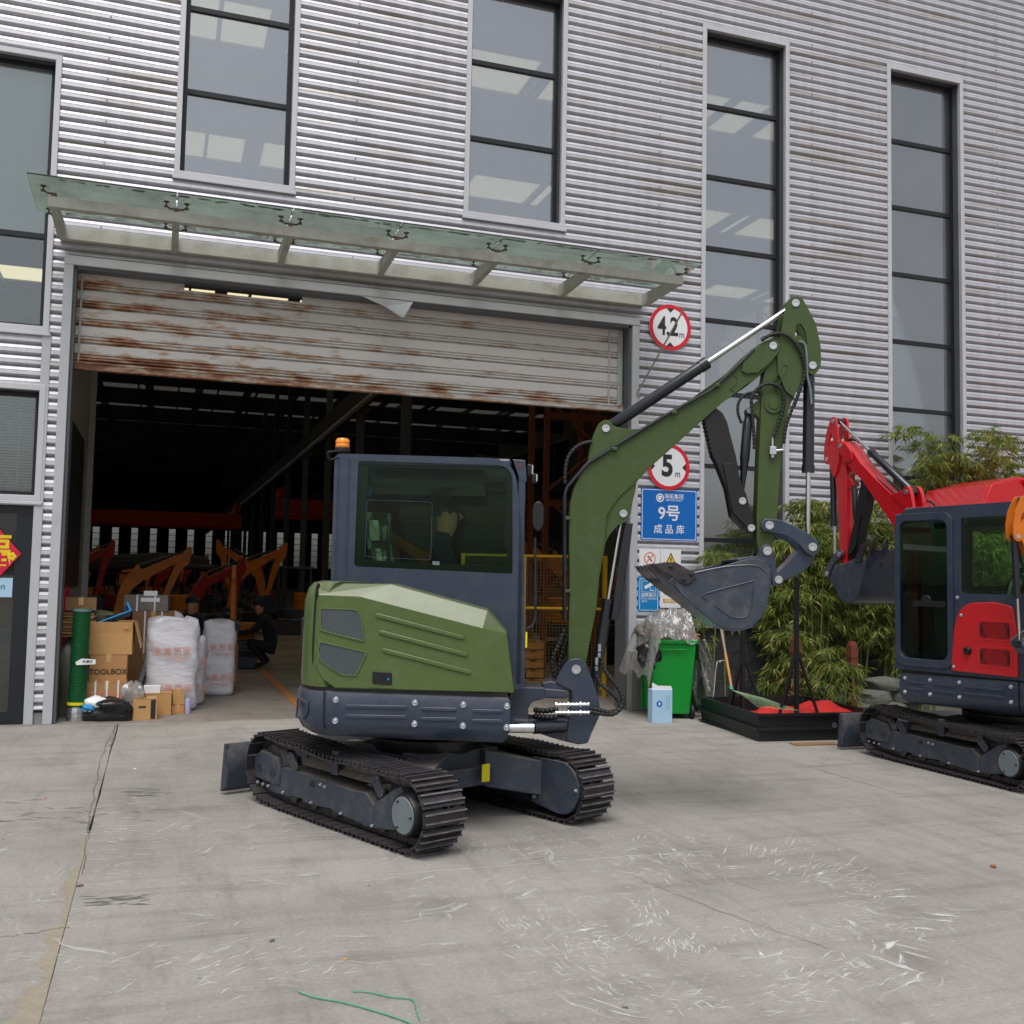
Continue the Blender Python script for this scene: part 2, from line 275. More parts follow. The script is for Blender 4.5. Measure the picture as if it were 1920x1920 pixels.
# ---------------------------------------------------------------- object helpers
def link(o, parent=None):
    C.objects.link(o)
    if parent is not None: o.parent = parent
    return o
def tag(o, label=None, cat=None, group=None, kind=None):
    if label: o['label'] = label
    if cat: o['category'] = cat
    if group: o['group'] = group
    if kind: o['kind'] = kind
    return o
def thing(name, label, cat, loc=(0, 0, 0), rz=0, group=None):
    o = bpy.data.objects.new(name, None); o.empty_display_size = .2; C.objects.link(o); o.location = loc; o.rotation_euler = (0, 0, rz)
    return tag(o, label, cat, group)
def copy_tree(o, parent=None):
    c = o.copy(); C.objects.link(c)
    if parent is not None: c.parent = parent
    for ch in list(o.children): copy_tree(ch, c)
    return c
class MB:
    def __init__(s): s.v = []; s.f = []; s.mi = []; s.cur = 0; s.X = None
    def add(s, vs, fs):
        b = len(s.v)
        s.v += [tuple(s.X @ Vector(p)) if s.X else tuple(p) for p in vs]
        s.f += [tuple(b+i for i in f) for f in fs]; s.mi += [s.cur]*len(fs); return s
    def box(s, c, d, rot=None):
        x, y, z = (k/2 for k in d); P = [Vector((a*x, b*y, e*z)) for a in (-1, 1) for b in (-1, 1) for e in (-1, 1)]
        if rot is not None:
            rm = rot if isinstance(rot, Matrix) else Euler(rot).to_matrix(); P = [rm @ p for p in P]
        c = Vector(c); return s.add([p+c for p in P], [(0, 1, 3, 2), (4, 6, 7, 5), (0, 4, 5, 1), (2, 3, 7, 6), (0, 2, 6, 4), (1, 5, 7, 3)])
    def prism(s, poly, a, b, ax='y', holes=()):
        """closed polygon in two axes extruded along the third"""
        def P(p, t): return (p[0], t, p[1]) if ax == 'y' else ((t, p[0], p[1]) if ax == 'x' else (p[0], p[1], t))
        loops = [list(poly)]+[list(h) for h in holes]
        flat = [p for l in loops for p in l]; n = len(flat)
        vs = [P(p, a) for p in flat]+[P(p, b) for p in flat]; fs = []
        if holes:
            for t in tessellate_polygon([[Vector((p[0], p[1], 0)) for p in l] for l in loops]): fs += [tuple(t), tuple(n+i for i in reversed(t))]
        else: fs += [tuple(range(n)), tuple(n+i for i in reversed(range(n)))]
        k = 0
        for l in loops:
            for i in range(len(l)):
                j = (i+1) % len(l); fs.append((k+i, k+j, n+k+j, n+k+i))
            k += len(l)
        return s.add(vs, fs)
    def loft(s, rings, cap=True, closed=True):
        n = len(rings[0]); vs = [p for r in rings for p in r]; fs = []
        for i in range(len(rings)-1):
            for j in range(n if closed else n-1):
                k = (j+1) % n; fs.append((i*n+j, i*n+k, (i+1)*n+k, (i+1)*n+j))
        if cap: fs += [tuple(reversed(range(n))), tuple((len(rings)-1)*n+j for j in range(n))]
        return s.add(vs, fs)
    def tube(s, path, r, n=8, cap=True):
        path = [Vector(p) for p in path]; rings = []; up = None
        for i, p in enumerate(path):
            d = (path[min(i+1, len(path)-1)]-path[max(i-1, 0)]).normalized()
            if up is None: up = d.orthogonal().normalized()
            up = (up-d*up.dot(d)).normalized(); q = d.cross(up); rr = r[i] if isinstance(r, (list, tuple)) else r
            rings.append([p+(up*math.cos(2*math.pi*k/n)+q*math.sin(2*math.pi*k/n))*rr for k in range(n)])
        return s.loft(rings, cap)
    def lathe(s, prof, n=16, c=(0, 0, 0), ax=None):
        c = Vector(c); mt = Matrix.Identity(3) if ax is None else Vector(ax).normalized().to_track_quat('Z', 'Y').to_matrix()
        return s.loft([[c+mt @ Vector((r*math.cos(2*math.pi*k/n), r*math.sin(2*math.pi*k/n), z)) for k in range(n)] for r, z in prof])
    def cyl(s, a, b, r, n=12): return s.tube([a, b], r, n)
    def build(s, name, mat, parent=None, smooth=35, bevel=0, kind=None, seg=2):
        me = bpy.data.meshes.new(name); me.from_pydata(s.v, [], s.f)
        for mt in (mat if isinstance(mat, (list, tuple)) else [mat]): me.materials.append(MATS[mt] if isinstance(mt, str) else mt)
        if isinstance(mat, (list, tuple)): me.polygons.foreach_set('material_index', s.mi)
        bm = bmesh.new(); bm.from_mesh(me); bmesh.ops.recalc_face_normals(bm, faces=bm.faces); bm.to_mesh(me); bm.free()
        if smooth:
            me.polygons.foreach_set('use_smooth', [True]*len(me.polygons)); me.set_sharp_from_angle(angle=R_(smooth))
        me.update(); o = bpy.data.objects.new(name, me); link(o, parent)
        if bevel:
            md = o.modifiers.new('bevel', 'BEVEL'); md.width = bevel; md.segments = seg; md.limit_method = 'ANGLE'; md.angle_limit = R_(38); md.harden_normals = bool(smooth)
        if kind: o['kind'] = kind
        return o
def again(o, parent=None, M4=None):
    c = o.copy(); C.objects.link(c); c.parent = parent if parent is not None else o.parent
    if M4 is not None: c.matrix_local = M4
    return c
def rrect(x0, z0, x1, z1, r, n=4):
    out = []
    for cx, cz, a in ((x1-r, z1-r, 0), (x0+r, z1-r, 90), (x0+r, z0+r, 180), (x1-r, z0+r, 270)):
        for k in range(n+1): out.append((cx+r*math.cos(R_(a+90*k/n)), cz+r*math.sin(R_(a+90*k/n))))
    return out
def rquad(q, r, n=4):
    """rounded polygon through corner list"""
    out = []; q = [Vector(p) for p in q]; N = len(q)
    for i in range(N):
        a, b, c = q[i-1], q[i], q[(i+1) % N]; rr = r[i] if isinstance(r, (list, tuple)) else r
        p0 = b+(a-b).normalized()*rr; p1 = b+(c-b).normalized()*rr
        for k in range(n+1):
            t = k/n; out.append(tuple(p0*(1-t)**2+b*2*t*(1-t)+p1*t*t))
    return out
def smooth_path(pts, sub=6):
    P = [Vector(p) for p in pts]; out = []
    for i in range(len(P)-1):
        a, b, c, d = P[max(i-1, 0)], P[i], P[i+1], P[min(i+2, len(P)-1)]
        for k in range(sub):
            t = k/sub; out.append(.5*((2*b)+(-a+c)*t+(2*a-5*b+4*c-d)*t*t+(-a+3*b-3*c+d)*t**3))
    out.append(P[-1]); return out
def hose(pts, r, name, parent, mat='rubber', spiral=True, n=8, step=.014):
    P = smooth_path(pts, 10); m = MB(); L = sum((P[i+1]-P[i]).length for i in range(len(P)-1))
    if spiral:
        k = max(4, int(L/step)); Q = []; acc = 0; j = 0
        cum = [0]
        for i in range(len(P)-1): cum.append(cum[-1]+(P[i+1]-P[i]).length)
        for i in range(k+1):
            t = L*i/k
            while j < len(P)-2 and cum[j+1] < t: j += 1
            f = (t-cum[j])/max(1e-6, cum[j+1]-cum[j]); Q.append(P[j].lerp(P[j+1], min(1, f)))
        m.tube(Q, [r*(1.14 if i % 2 else .88) for i in range(len(Q))], n)
        return m.build(name, mat, parent, smooth=20)
    m.tube(P, r, n); return m.build(name, mat, parent, smooth=60)
def text(name, body, size, mat, M4, parent=None, ext=.001, bold=0., sx=1., align='CENTER', name_=None):
    cu = bpy.data.curves.new(name, 'FONT'); cu.body = body; cu.size = size; cu.extrude = ext; cu.offset = bold; cu.align_x = align; cu.align_y = 'CENTER'
    o = bpy.data.objects.new(name, cu); C.objects.link(o)
    dg = bpy.context.evaluated_depsgraph_get(); me = bpy.data.meshes.new_from_object(o.evaluated_get(dg))
    bpy.data.objects.remove(o); me.name = name; me.materials.clear(); me.materials.append(MATS[mat])
    me.transform(Matrix.Diagonal((sx, 1, 1, 1))); p = bpy.data.objects.new(name, me); link(p, parent); p.matrix_local = M4; return p
FRONT = Matrix.Rotation(R_(90), 4, 'X')            # text plane facing -Y
def facing(loc, rz=0, roll=0): return Matrix.Translation(loc) @ Matrix.Rotation(rz, 4, 'Z') @ FRONT @ Matrix.Rotation(roll, 4, 'Z')

# ================================================================ SETTING
# yard: concrete slabs with recessed joints over a dirt bed
gb = MB(); gb.box((0, 60, -.25), (900, 900, .2)); tag(gb.build('ground', 'dust_patch', smooth=0), kind='structure')
yard = MB(); yard.box((3, -10, -.135), (60, 20.2, .03)); yd = yard.build('yard', 'crack', smooth=0); yd['kind'] = 'structure'
xs = [-25, -19, -13, -7.2, -1.352, 4.5, 10.4, 16.3, 22.2, 33]; ys = [-20, -12.3, -6.33, -.1]
for i in range(len(xs)-1):
    for j in range(len(ys)-1):
        a, b, c, d = xs[i], xs[i+1], ys[j], ys[j+1]; g = .004
        s = MB(); nx, ny = 12, 12; rnd = random.Random(i*7+j)
        def jit(k, n): return (rnd.random()-.5)*.012 if 0 < k < n else 0
        ring = [(a+g+(b-a-2*g)*k/nx, c+g+jit(k, nx)) for k in range(nx)]+[(b-g+jit(k, ny), c+g+(d-c-2*g)*k/ny) for k in range(ny)]+[(b-g-(b-a-2*g)*k/nx, d-g+jit(k, nx)) for k in range(nx)]+[(a+g+jit(k, ny), d-g-(d-c-2*g)*k/ny) for k in range(ny)]
        s.prism(ring, -.12, 0, 'z'); s.build('slab', 'yard_concrete', yd, smooth=0, bevel=.004, seg=1)
hf = MB(); hf.box((6, 60, -.05), (34, 120.2, .1)); tag(hf.build('floor', 'hall_concrete', smooth=0), kind='structure')
ln = MB(); ln.box((.69, 30, .004), (.11, 58, .004)); tag(ln.build('floor_line', 'line_orange', smooth=0), kind='structure')
ln = MB(); ln.box((5.6, 36, .004), (.11, 50, .004)); tag(ln.build('floor_line', 'line_orange', smooth=0), kind='structure')

# ---------------------------------------------------------------- factory hall
hall = thing('factory_hall', 'large factory hall clad in grey corrugated steel with tall windows and one wide open doorway', 'building')
DX0, DX1, DZ = -2.088, 4.737, 5.0
WT = 9.116
wins = [(-5.9, -2.216, 4.136, 7.188), (-5.9, -2.216, 2.33, 3.57), (-1.024, .308, 6.037, WT), (2.342, 3.677, 6.037, WT), (5.627, 6.983, 1.075, WT), (8.619, 9.979, 1.075, WT), (12.0, 13.36, 1.075, WT)]
PER = .1185
def clad(x0, x1, z0, z1, y=0., xoff=0):
    m = MB(); pts = []
    prof = [(-.054, 0), (-.052, .034), (-.046, .0365), (-.046, .0405), (-.050, .043), (-.040, .074), (-.004, .081), (-.003, .086)]
    k = math.floor(z0/PER)
    while k*PER < z1:
        for yy, zz in prof:
            z = k*PER+zz
            if z0 <= z <= z1: pts.append((yy+y, z))
        k += 1
    n = max(1, int((x1-x0)/.8)); vs = []; rr = random.Random(int(x0*100+z0*10))
    dz = [0 if i in (0, n) else (rr.random()-.5)*.004 for i in range(n+1)]
    for i in range(n+1):
        x = x0+(x1-x0)*i/n
        vs += [(x, p[0]+dz[i], p[1]) for p in pts]
    N = len(pts); fs = [(i*N+j, i*N+j+1, (i+1)*N+j+1, (i+1)*N+j) for i in range(n) for j in range(N-1)]
    m.add(vs, fs); return m.build('cladding_sheet', 'cladding', hall, smooth=0)
walls = [(-6.2, -2.2, 7.16, 13), (-6.2, -2.2, 3.55, 4.16), (-2.24, -2.06, .12, 13), (-2.06, -1.0, 5.0, 13), (-1.0, .3, WT-.03, 13), (-1.0, .3, 5.0, 6.06), (.3, 2.36, 5.0, 13),
         (2.36, 3.66, WT-.03, 13), (2.36, 3.66, 5., 6.06), (3.66, 4.72, 5., 13), (4.72, 5.65, 1.03, 13), (5.65, 6.96, WT-.03, 13), (6.96, 8.64, 1.03, 13), (8.64, 9.96, WT-.03, 13), (9.96, 12.02, 1.03, 13), (12.02, 13.34, WT-.03, 13), (13.34, 20, 1.03, 13)]
for x0, x1, z0, z1 in walls:
    clad(x0, x1, z0, z1)
    b = MB(); b.box(((x0+x1)/2, .1, (z0+z1)/2), (x1-x0-.002, .13, z1-z0)); b.build('inner_wall', 'hall_wall', hall, smooth=0)
# screw rows of the overlaps
sc = MB()
for x in (-4.1, -1.75, 1.0, 5.0, 7.35, 10.6, 16):
    for k in range(int(5.4/PER), int(12.8/PER), 2):
        if x in (5.0, 7.35, 10.6) or k*PER > 9.2 or (x in (-1.75, 1.0)): sc.lathe([(.0, 0), (.009, 0), (.007, .006), (0, .007)], 6, (x, -.0545, k*PER+.018), (0, -1, 0))
sc.build('cladding_screws', 'trim_dark', hall, kind='stuff')
mull = [8.081-.984*k for k in range(8)]
def window(x0, x1, z0, z1, zs, gl='glass_window', vs_=(), tw=.062):
    t = MB()                                        # sheet metal surround
    t.prism([(x0, z0), (x1, z0), (x1, z1), (x0, z1)], -.066, -.002, 'y', holes=[[(x0+tw, z0+tw), (x1-tw, z0+tw), (x1-tw, z1-tw), (x0+tw, z1-tw)]])
    t.box(((x0+x1)/2, -.035, z0-.02), (x1-x0+.03, .09, .035))
    w = t.build('window', 'aluminium', hall, smooth=0, bevel=.004, seg=1)
    f = MB(); a, b, c, d = x0+tw, x1-tw, z0+tw, z1-tw
    f.prism([(a-.03, c-.03), (b+.03, c-.03), (b+.03, d+.03), (a-.03, d+.03)], 0, .158, 'y', holes=[[(a, c), (b, c), (b, d), (a, d)]])
    f.build('reveal', 'trim_dark', w, smooth=0)
    f = MB(); f.prism([(a, c), (b, c), (b, d), (a, d)], .10, .15, 'y', holes=[[(a+.05, c+.05), (b-.05, c+.05), (b-.05, d-.05), (a+.05, d-.05)]])
    f.build('frame', 'frame_black', w, smooth=0)
    zz = [z for z in zs if c+.1 < z < d-.1]
    for z in zz:
        k = MB(); k.box(((a+b)/2, .125, z), (b-a-.1, .06, .055)); k.build('mullion', 'frame_black', w, smooth=0)
    for x in vs_:
        k = MB(); k.box((x, .125, (c+d)/2), (.05, .06, d-c-.1)); k.build('mullion', 'frame_black', w, smooth=0)
    lv = [c+.05]+sorted(zz)+[d-.05]
    for i in range(len(lv)-1):
        k = MB(); k.box(((a+b)/2, .13, (lv[i]+lv[i+1])/2), (b-a-.1, .008, lv[i+1]-lv[i])); k.build('pane', gl, w, smooth=0)
    return w
window(*wins[0], [5.22], 'glass_curtain', [-4.]); window(*wins[1], [], 'glass_curtain', [-4.])
for w in wins[2:]: window(*w, mull)
# curtain behind the upper left window, blind behind the lower one
m = MB(); n = 60
for i in range(n): m.box((-4.1, .20+.004*(i % 2), 5.28+i*.031), (3.6, .010, .031), (R_(14), 0, 0))
m.build('window_blind', 'curtain', hall, smooth=0)
m = MB()
for i in range(34): m.box((-4.1, .30, 2.50+i*.031), (3.6, .026, .003), (R_(-40 if i > 12 else 20), 0, 0))
for x in (-5.3, -3.9, -2.5): m.box((x, .30, 3.0), (.004, .02, 1.1))
m.build('window_blind', 'blind', hall, smooth=0)
# narrow strip between the left windows and the doorway: two flashing strips
for x0, x1, z0, z1, nm in ((-2.28, -2.19, 0, 4.12, 'flashing'), (-2.10, -2.005, 0, 4.995, 'door_trim')):
    m = MB(); m.box(((x0+x1)/2, -.03, (z0+z1)/2), (x1-x0, .06, z1-z0)); m.build(nm, 'trim', hall, smooth=0, bevel=.004, seg=1)
m = MB(); m.box((-2.145, .0, .06), (.09, .05, .12)); m.build('post_base', 'concrete_post', hall, smooth=0)
m = MB(); m.box(((DX0+DX1)/2, -.032, DZ-.048), (DX1-DX0+.0, .068, .10)); m.build('door_trim', 'trim', hall, smooth=0, bevel=.004, seg=1)
m = MB(); m.box((DX1-.05, -.03, 2.45), (.10, .06, 4.9)); m.build('door_trim', 'trim', hall, smooth=0, bevel=.004, seg=1)
m = MB(); m.box((DX1-.118, .14, 2.47), (.03, .32, 4.93)); m.build('door_reveal', 'trim_dark', hall, smooth=0)
m = MB(); m.box((DX0+.10, .14, 2.47), (.03, .32, 4.93)); m.build('door_reveal', 'trim_dark', hall, smooth=0)
m = MB(); m.box(((DX0+DX1)/2, .14, DZ-.115), (DX1-DX0-.2, .32, .03)); m.build('door_reveal', 'trim_dark', hall, smooth=0)
m = MB(); m.box((4.69, -.12, .37), (.16, .14, .74)); m.build('concrete_post', 'concrete_post', hall, smooth=0, bevel=.01)
# plinth of split-face stone tiles
m = MB(); m.box((12.4, .08, .53), (15.2, .18, 1.06)); m.build('plinth', 'mortar', hall, smooth=0)
m = MB(); m.box((12.4, -.03, 1.045), (15.2, .12, .035)); m.build('plinth_cap', 'trim', hall, smooth=0, bevel=.004)
vs = []
def tile(w, h, seed):
    rr = random.Random(seed); m = MB(); nx, nz = 4, 2; g = [[(-w/2+w*i/nx, -.006-(rr.random()*.014 if 0 < i < nx and 0 < j < nz else rr.random()*.004), -h/2+h*j/nz) for i in range(nx+1)] for j in range(nz+1)]
    V = [p for r in g for p in r]; f = [(j*(nx+1)+i, j*(nx+1)+i+1, (j+1)*(nx+1)+i+1, (j+1)*(nx+1)+i) for j in range(nz) for i in range(nx)]
    V += [(-w/2, .02, -h/2), (w/2, .02, -h/2), (w/2, .02, h/2), (-w/2, .02, h/2)]; b = (nx+1)*(nz+1)
    bo = list(range(nx+1)); to = [nz*(nx+1)+i for i in range(nx+1)]
    f += [tuple(bo+[b+1, b]), tuple(to+[b+2, b+3]), (0, nx+1, 2*(nx+1), b+3, b), (nx, 2*nx+1, 3*nx+2, b+2, b+1)]
    m.add(V, f); return m.build('stone_tile', 'stone', hall, smooth=0)
protos = [tile(.245, .162, k) for k in range(6)]
cnt = 0
for r in range(6):
    for c in range(34):
        x = 4.96+c*.255+(.127 if r % 2 else 0); z = .09+r*.172
        p = protos[cnt % 6] if cnt < 6 else again(protos[(cnt*7+r) % 6]); p.location = (x, -.012+random.random()*.008, z); cnt += 1
# entrance glass door on the far left
m = MB(); m.prism([(-6.2, 0), (-2.285, 0), (-2.285, 2.29), (-6.2, 2.29)], .0, .07, 'y', holes=[rrect(-4.6, .14, -3.5, 2.2, .01, 1), rrect(-3.4, .14, -2.44, 2.2, .01, 1)])
ed = m.build('entrance_door', 'frame_black', hall, smooth=0, bevel=.004)
for a, b in ((-4.6, -3.5), (-3.4, -2.44)):
    m = MB(); m.box(((a+b)/2, .035, 1.17), (b-a, .01, 2.06)); m.build('pane', 'glass_door', ed, smooth=0)
m = MB(); m.cyl((-3.34, -.05, .8), (-3.34, -.05, 1.5), .014); m.build('handle', 'chrome', ed)
m = MB(); m.box((-4.2, -.03, 2.32), (3.9, .06, .07)); m.build('flashing', 'trim', hall, smooth=0, bevel=.004)
# roller shutter
sh = MB(); sh.box((-1.43, .21, 4.95), (1.1, .12, .14)); sh.box((2.5, .21, 4.95), (4.1, .12, .14)); shut = sh.build('roller_shutter', 'hall_steel', hall, smooth=0)
x0, x1 = -1.985, 4.56
for k in range(5):
    z = 3.90+k*.2; m = MB()
    P = [(.185, 0), (.185, .010), (.160, .013), (.152, .020), (.152, .034), (.160, .039), (.168, .041), (.160, .044), (.150, .052), (.150, .066), (.160, .072), (.168, .074), (.154, .079), (.150, .086), (.150, .182), (.158, .192), (.185, .199), (.200, .199), (.200, 0)]
    rr = random.Random(k)
    for xa, xb, cut in (((x0, x1, 9),) if k < 4 else ((x0, -.86, 9), (-.86, .46, .105), (.46, x1, 9))):
        m = MB(); rings = []; nx = max(2, int((xb-xa)/.45))
        for i in range(nx+1):
            dy = (rr.random()-.5)*.006; dz = (rr.random()-.5)*.002
            rings.append([(xa+(xb-xa)*i/nx, p[0]+dy, z+min(cut, p[1])+dz) for p in P])
        m.loft(rings); m.build('slat', 'shutter', shut, smooth=0)
m = MB(); m.prism([(x0-.02, 3.80), (x1+.06, 3.80), (x1+.06, 3.895), (x0-.02, 3.895)], .135, .19, 'y'); m.box(((x0+x1)/2, .13, 3.812), (x1-x0, .03, .02)); m.box(((x0+x1)/2, .131, 3.875), (x1-x0, .03, .012)); m.build('bottom_rail', 'shutter', shut, smooth=0, bevel=.003)
for x in (4.40, 4.555, -1.93): m = MB(); m.box((x, .148, 4.37), (.02 if x < 4.5 else .07, .02, 1.0)); m.build('guide', 'paint_grey', shut, smooth=0)
m = MB(); m.add([(1.12, -.07, 4.895), (1.74, -.07, 4.89), (1.62, -.11, 4.68), (1.60, -.10, 4.675), (1.40, -.07, 4.80), (1.12, -.065, 4.895), (1.74, -.065, 4.89), (1.62, -.105, 4.68), (1.60, -.095, 4.675), (1.40, -.065, 4.80)], [(0, 1, 2, 3, 4), (9, 8, 7, 6, 5), (0, 1, 6, 5), (1, 2, 7, 6), (2, 3, 8, 7), (3, 4, 9, 8), (4, 0, 5, 9)])
tag(m.build('loose_sheet', 'trim', None, smooth=0), 'torn grey triangular sheet hanging from the doorway lintel over the rusty shutter', 'sheet metal')

# interior: partition beside the doorway
pt = MB(); pt.box((-2.10, 2.25, 2.6), (.08, 4.1, 5.2)); pw = pt.build('partition_wall', 'hall_wall', hall, smooth=0)
m = MB(); m.box((-2.05, 1.9, 2.4), (.02, 2.9, 2.0)); m.build('dark_panel', 'frame_black', pw, smooth=0, bevel=.01)
m = MB(); m.box((-2.047, 1.6, .95), (.02, .5, .95)); m.build('poster', 'festive_red', pw, smooth=0)
m = MB(); m.box((-2.05, 4.32, 2.6), (.14, .12, 5.2)); m.build('post', 'paint_grey', pw, smooth=0)
def wallbox(name, c, d, mat='hall_wall'): m = MB(); m.box(c, d); return m.build(name, mat, hall, smooth=0)
for X_, ya, yb, z0, z1 in ((-9.1, 26, 80, 5.5, 9.5), (21.1, 36, 76, 7.4, 9.8)):  # left wall glazing is unseen, added to light the crane and roof
    wallbox('side_wall', (X_, ya/2 if X_ < 0 else 34.9, 6), (.2, ya if X_ < 0 else 2.2, 12.2)); wallbox('side_wall', (X_, (yb+120)/2, 6), (.2, 120-yb, 12.2)); wallbox('side_wall', (X_, (ya+yb)/2, z0/2), (.2, yb-ya, z0)); wallbox('side_wall', (X_, (ya+yb)/2, (z1+12)/2), (.2, yb-ya, 12-z1))
    y_ = ya
    while y_ < yb: m = MB(); m.box((X_, y_+1.45, (z0+z1)/2), (.012, 2.9, z1-z0)); w_ = m.build('window', 'glass_clear', hall, smooth=0); m = MB(); m.box((X_, y_+2.95, (z0+z1)/2), (.16, .18, z1-z0)); m.box((X_, y_+1.45, (z0+z1)/2), (.10, 2.82, .12)); m.build('frame', 'frame_black', w_, smooth=0); y_ += 3.0
wallbox('inner_wall', (-7.6, .1, 6), (2.9, .14, 12.2)); wallbox('side_wall', (19.35, 33.9, 6), (3.5, .2, 12.2))
# roof with skylight strips left open and filled with translucent sheets; the far dim ones imitate lit roof
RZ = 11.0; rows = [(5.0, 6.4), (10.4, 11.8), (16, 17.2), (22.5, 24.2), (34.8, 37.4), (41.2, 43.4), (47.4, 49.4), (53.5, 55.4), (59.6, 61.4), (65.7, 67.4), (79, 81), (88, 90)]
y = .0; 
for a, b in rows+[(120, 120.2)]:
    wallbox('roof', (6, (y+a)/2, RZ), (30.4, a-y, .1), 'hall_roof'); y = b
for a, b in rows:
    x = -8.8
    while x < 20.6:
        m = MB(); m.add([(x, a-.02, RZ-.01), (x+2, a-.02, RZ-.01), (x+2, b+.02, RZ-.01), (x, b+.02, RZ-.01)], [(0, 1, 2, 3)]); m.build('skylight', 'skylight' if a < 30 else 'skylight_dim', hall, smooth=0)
        m = MB(); m.box((x+2.2, (a+b)/2, RZ), (.4, b-a, .06)); m.build('skylight_bar', 'hall_roof', hall, smooth=0); x += 2.4
for k in range(20):
    wallbox('roof_beam', (6, 1.6+6*k, RZ-.45), (30, .22, .7), 'girder_dark')
for k in range(16): wallbox('purlin', (-8+k*1.9, 60, RZ-.14), (.07, 119, .16), 'hall_steel')
for k in range(16):
    yy = 12+6*k; m = MB(); m.box((4.45, yy, 3.3), (.20, .30, 6.6)); m.box((4.45, yy, 6.5), (.5, .5, .1)); m.box((4.45, yy, 8.8), (.2, .3, 4.4)); m.build('column', 'hall_steel', hall, smooth=0, bevel=0)
wallbox('crane_girder', (4.4, 60, 6.85), (.28, 118, .6), 'girder_dark'); m = MB(); m.cyl((4.1, 10, 6.35), (4.1, 118, 6.35), .07); m.build('duct_pipe', 'paint_grey', hall)
wallbox('crane_girder', (-8.8, 60, 6.85), (.28, 118, .6), 'hall_steel'); wallbox('crane_girder', (20.6, 60, 6.85), (.28, 118, .6), 'hall_steel')
for c_, d_ in (((17.6, 17, 4.45), (.16, 33.8, 8.9)), ((17.6, 3.2, 9.9), (.16, 5.9, 2.0)), ((17.6, 27, 9.9), (.16, 13.5, 2.0))): wallbox('side_wall', c_, d_)
for k in range(5):
    m = MB(); m.add([(17.6, 6.25+2.8*k, 8.95), (17.6, 8.75+2.8*k, 8.95), (17.6, 8.75+2.8*k, 10.75), (17.6, 6.25+2.8*k, 10.75)], [(0, 1, 2, 3)]); m.build('skylight', 'skylight_wall', hall, smooth=0); m = MB(); m.box((17.6, 8.9+2.8*k, 9.85), (.14, .30, 1.9)); m.box((17.5, 7.5+2.8*k, 9.9), (.08, 2.6, .12)); m.tube([(17.45, 6.2+2.8*k, 9.0), (17.45, 8.8+2.8*k, 10.7)], .03, 4); m.build('wall_frame', 'hall_steel', hall, smooth=0)
# far gable wall with its tall windows
FY = 119; xx = [-8.6+2.14*k for k in range(14)]
wallbox('gable_wall', (6, FY, 1.25), (30, .3, 2.5)); wallbox('gable_wall', (6, FY, 9.0), (30, .3, 4.1)); prev = -9
for x in xx:
    wallbox('gable_wall', ((prev+x)/2, FY, 4.7), (x-prev, .3, 4.5)); prev = x+.86
    m = MB(); m.box((x+.03, FY, 4.7), (.06, .08, 4.44))
    for z in [2.53+.74*k for k in range(7)]: m.box((x+.43, FY, z), (.86, .08, .07))
    m.box((x+.83, FY, 4.7), (.06, .08, 4.44)); fw = m.build('window', 'frame_black', hall, smooth=0)
    m = MB(); m.box((x+.43, FY+.05, 4.7), (.86, .01, 4.4)); m.build('pane', 'glass_clear', fw, smooth=0)
wallbox('gable_wall', ((prev+21)/2, FY, 4.7), (21-prev, .3, 4.5))
# overhead cranes
for cy, (a, b), g in ((60, (-8.6, 4.2), 0), (44, (4.8, 20.4), 1)):
    m = MB(); m.box(((a+b)/2, cy, 5.25), (b-a, .5, .9)); m.box(((a+b)/2, cy+1.5, 5.0), (b-a, .4, .6))
    cr = thing('overhead_crane', ('wide red overhead crane girder spanning the dark hall before the far windows', 'red overhead crane girder in the right bay seen between the columns')[g], 'crane', (0, 0, 0))
    m.build('girder', 'crane_red', cr, smooth=0)
    m = MB(); m.box((a+2.5, cy+.7, 6.0), (.9, 1.6, .5)); m.build('hoist', 'hall_steel', cr, smooth=0)
    for x in (a+.3, b-.3): m = MB(); m.box((x, cy+.7, 6.05), (.35, 2.6, .5)); m.build('end_carriage', 'crane_red', cr, smooth=0)

# ---------------------------------------------------------------- glass canopy
cn = thing('glass_canopy', 'green tinted glass canopy on grey steel arms above the shutter doorway', 'canopy', (0, 0, 0))
ax = [-2.13+1.147*k for k in range(7)]; YO = -1.06
m = MB(); m.box((1.31, YO, 5.215), (6.98, .09, .105)); m.build('front_beam', 'beam_grey', cn, smooth=0, bevel=.006)
m = MB(); m.box((1.31, -.10, 5.22), (6.92, .10, .15)); m.build('wall_beam', 'beam_grey', cn, smooth=0, bevel=.006)
for x in ax:
    m = MB(); m.prism([(-.15, 5.13), (-.15, 5.29), (YO+.046, 5.26), (YO+.046, 5.165)], x-.035, x+.035, 'x'); m.build('arm', 'beam_grey', cn, smooth=0, bevel=.004)
    for yy, dz in ((YO-.0, 5.262), (-.47, 5.232)):
        m = MB(); m.box((x, yy, dz+.02), (.05, .03, .06))
        for s in ((-1, 1) if ax[0] < x < ax[-1] else ((-1,) if x == ax[0] else (1,))):
            m.tube([(x, yy, dz+.05), (x+s*.06, yy, dz+.045), (x+s*.10, yy-.01, dz+.07)], .010, 6); m.lathe([(.0, 0), (.022, 0), (.022, .012), (.008, .016), (.008, .045), (.030, .05), (.030, .056), (0, .06)], 10, (x+s*.10, yy-.01, dz+.055))
        m.build('spider_fitting', 'fitting', cn)
gx = [-2.36]+[a for a in ax[1:-1]]+[4.95]
for i in range(len(gx)-1):
    m = MB(); m.prism([(-.35, 5.335), (-.35, 5.349), (-1.31, 5.399), (-1.31, 5.385)], gx[i]+.008, gx[i+1]-.008, 'x'); m.build('glass_pane', 'glass_canopy', cn, smooth=0)
m = MB(); rr = random.Random(3)
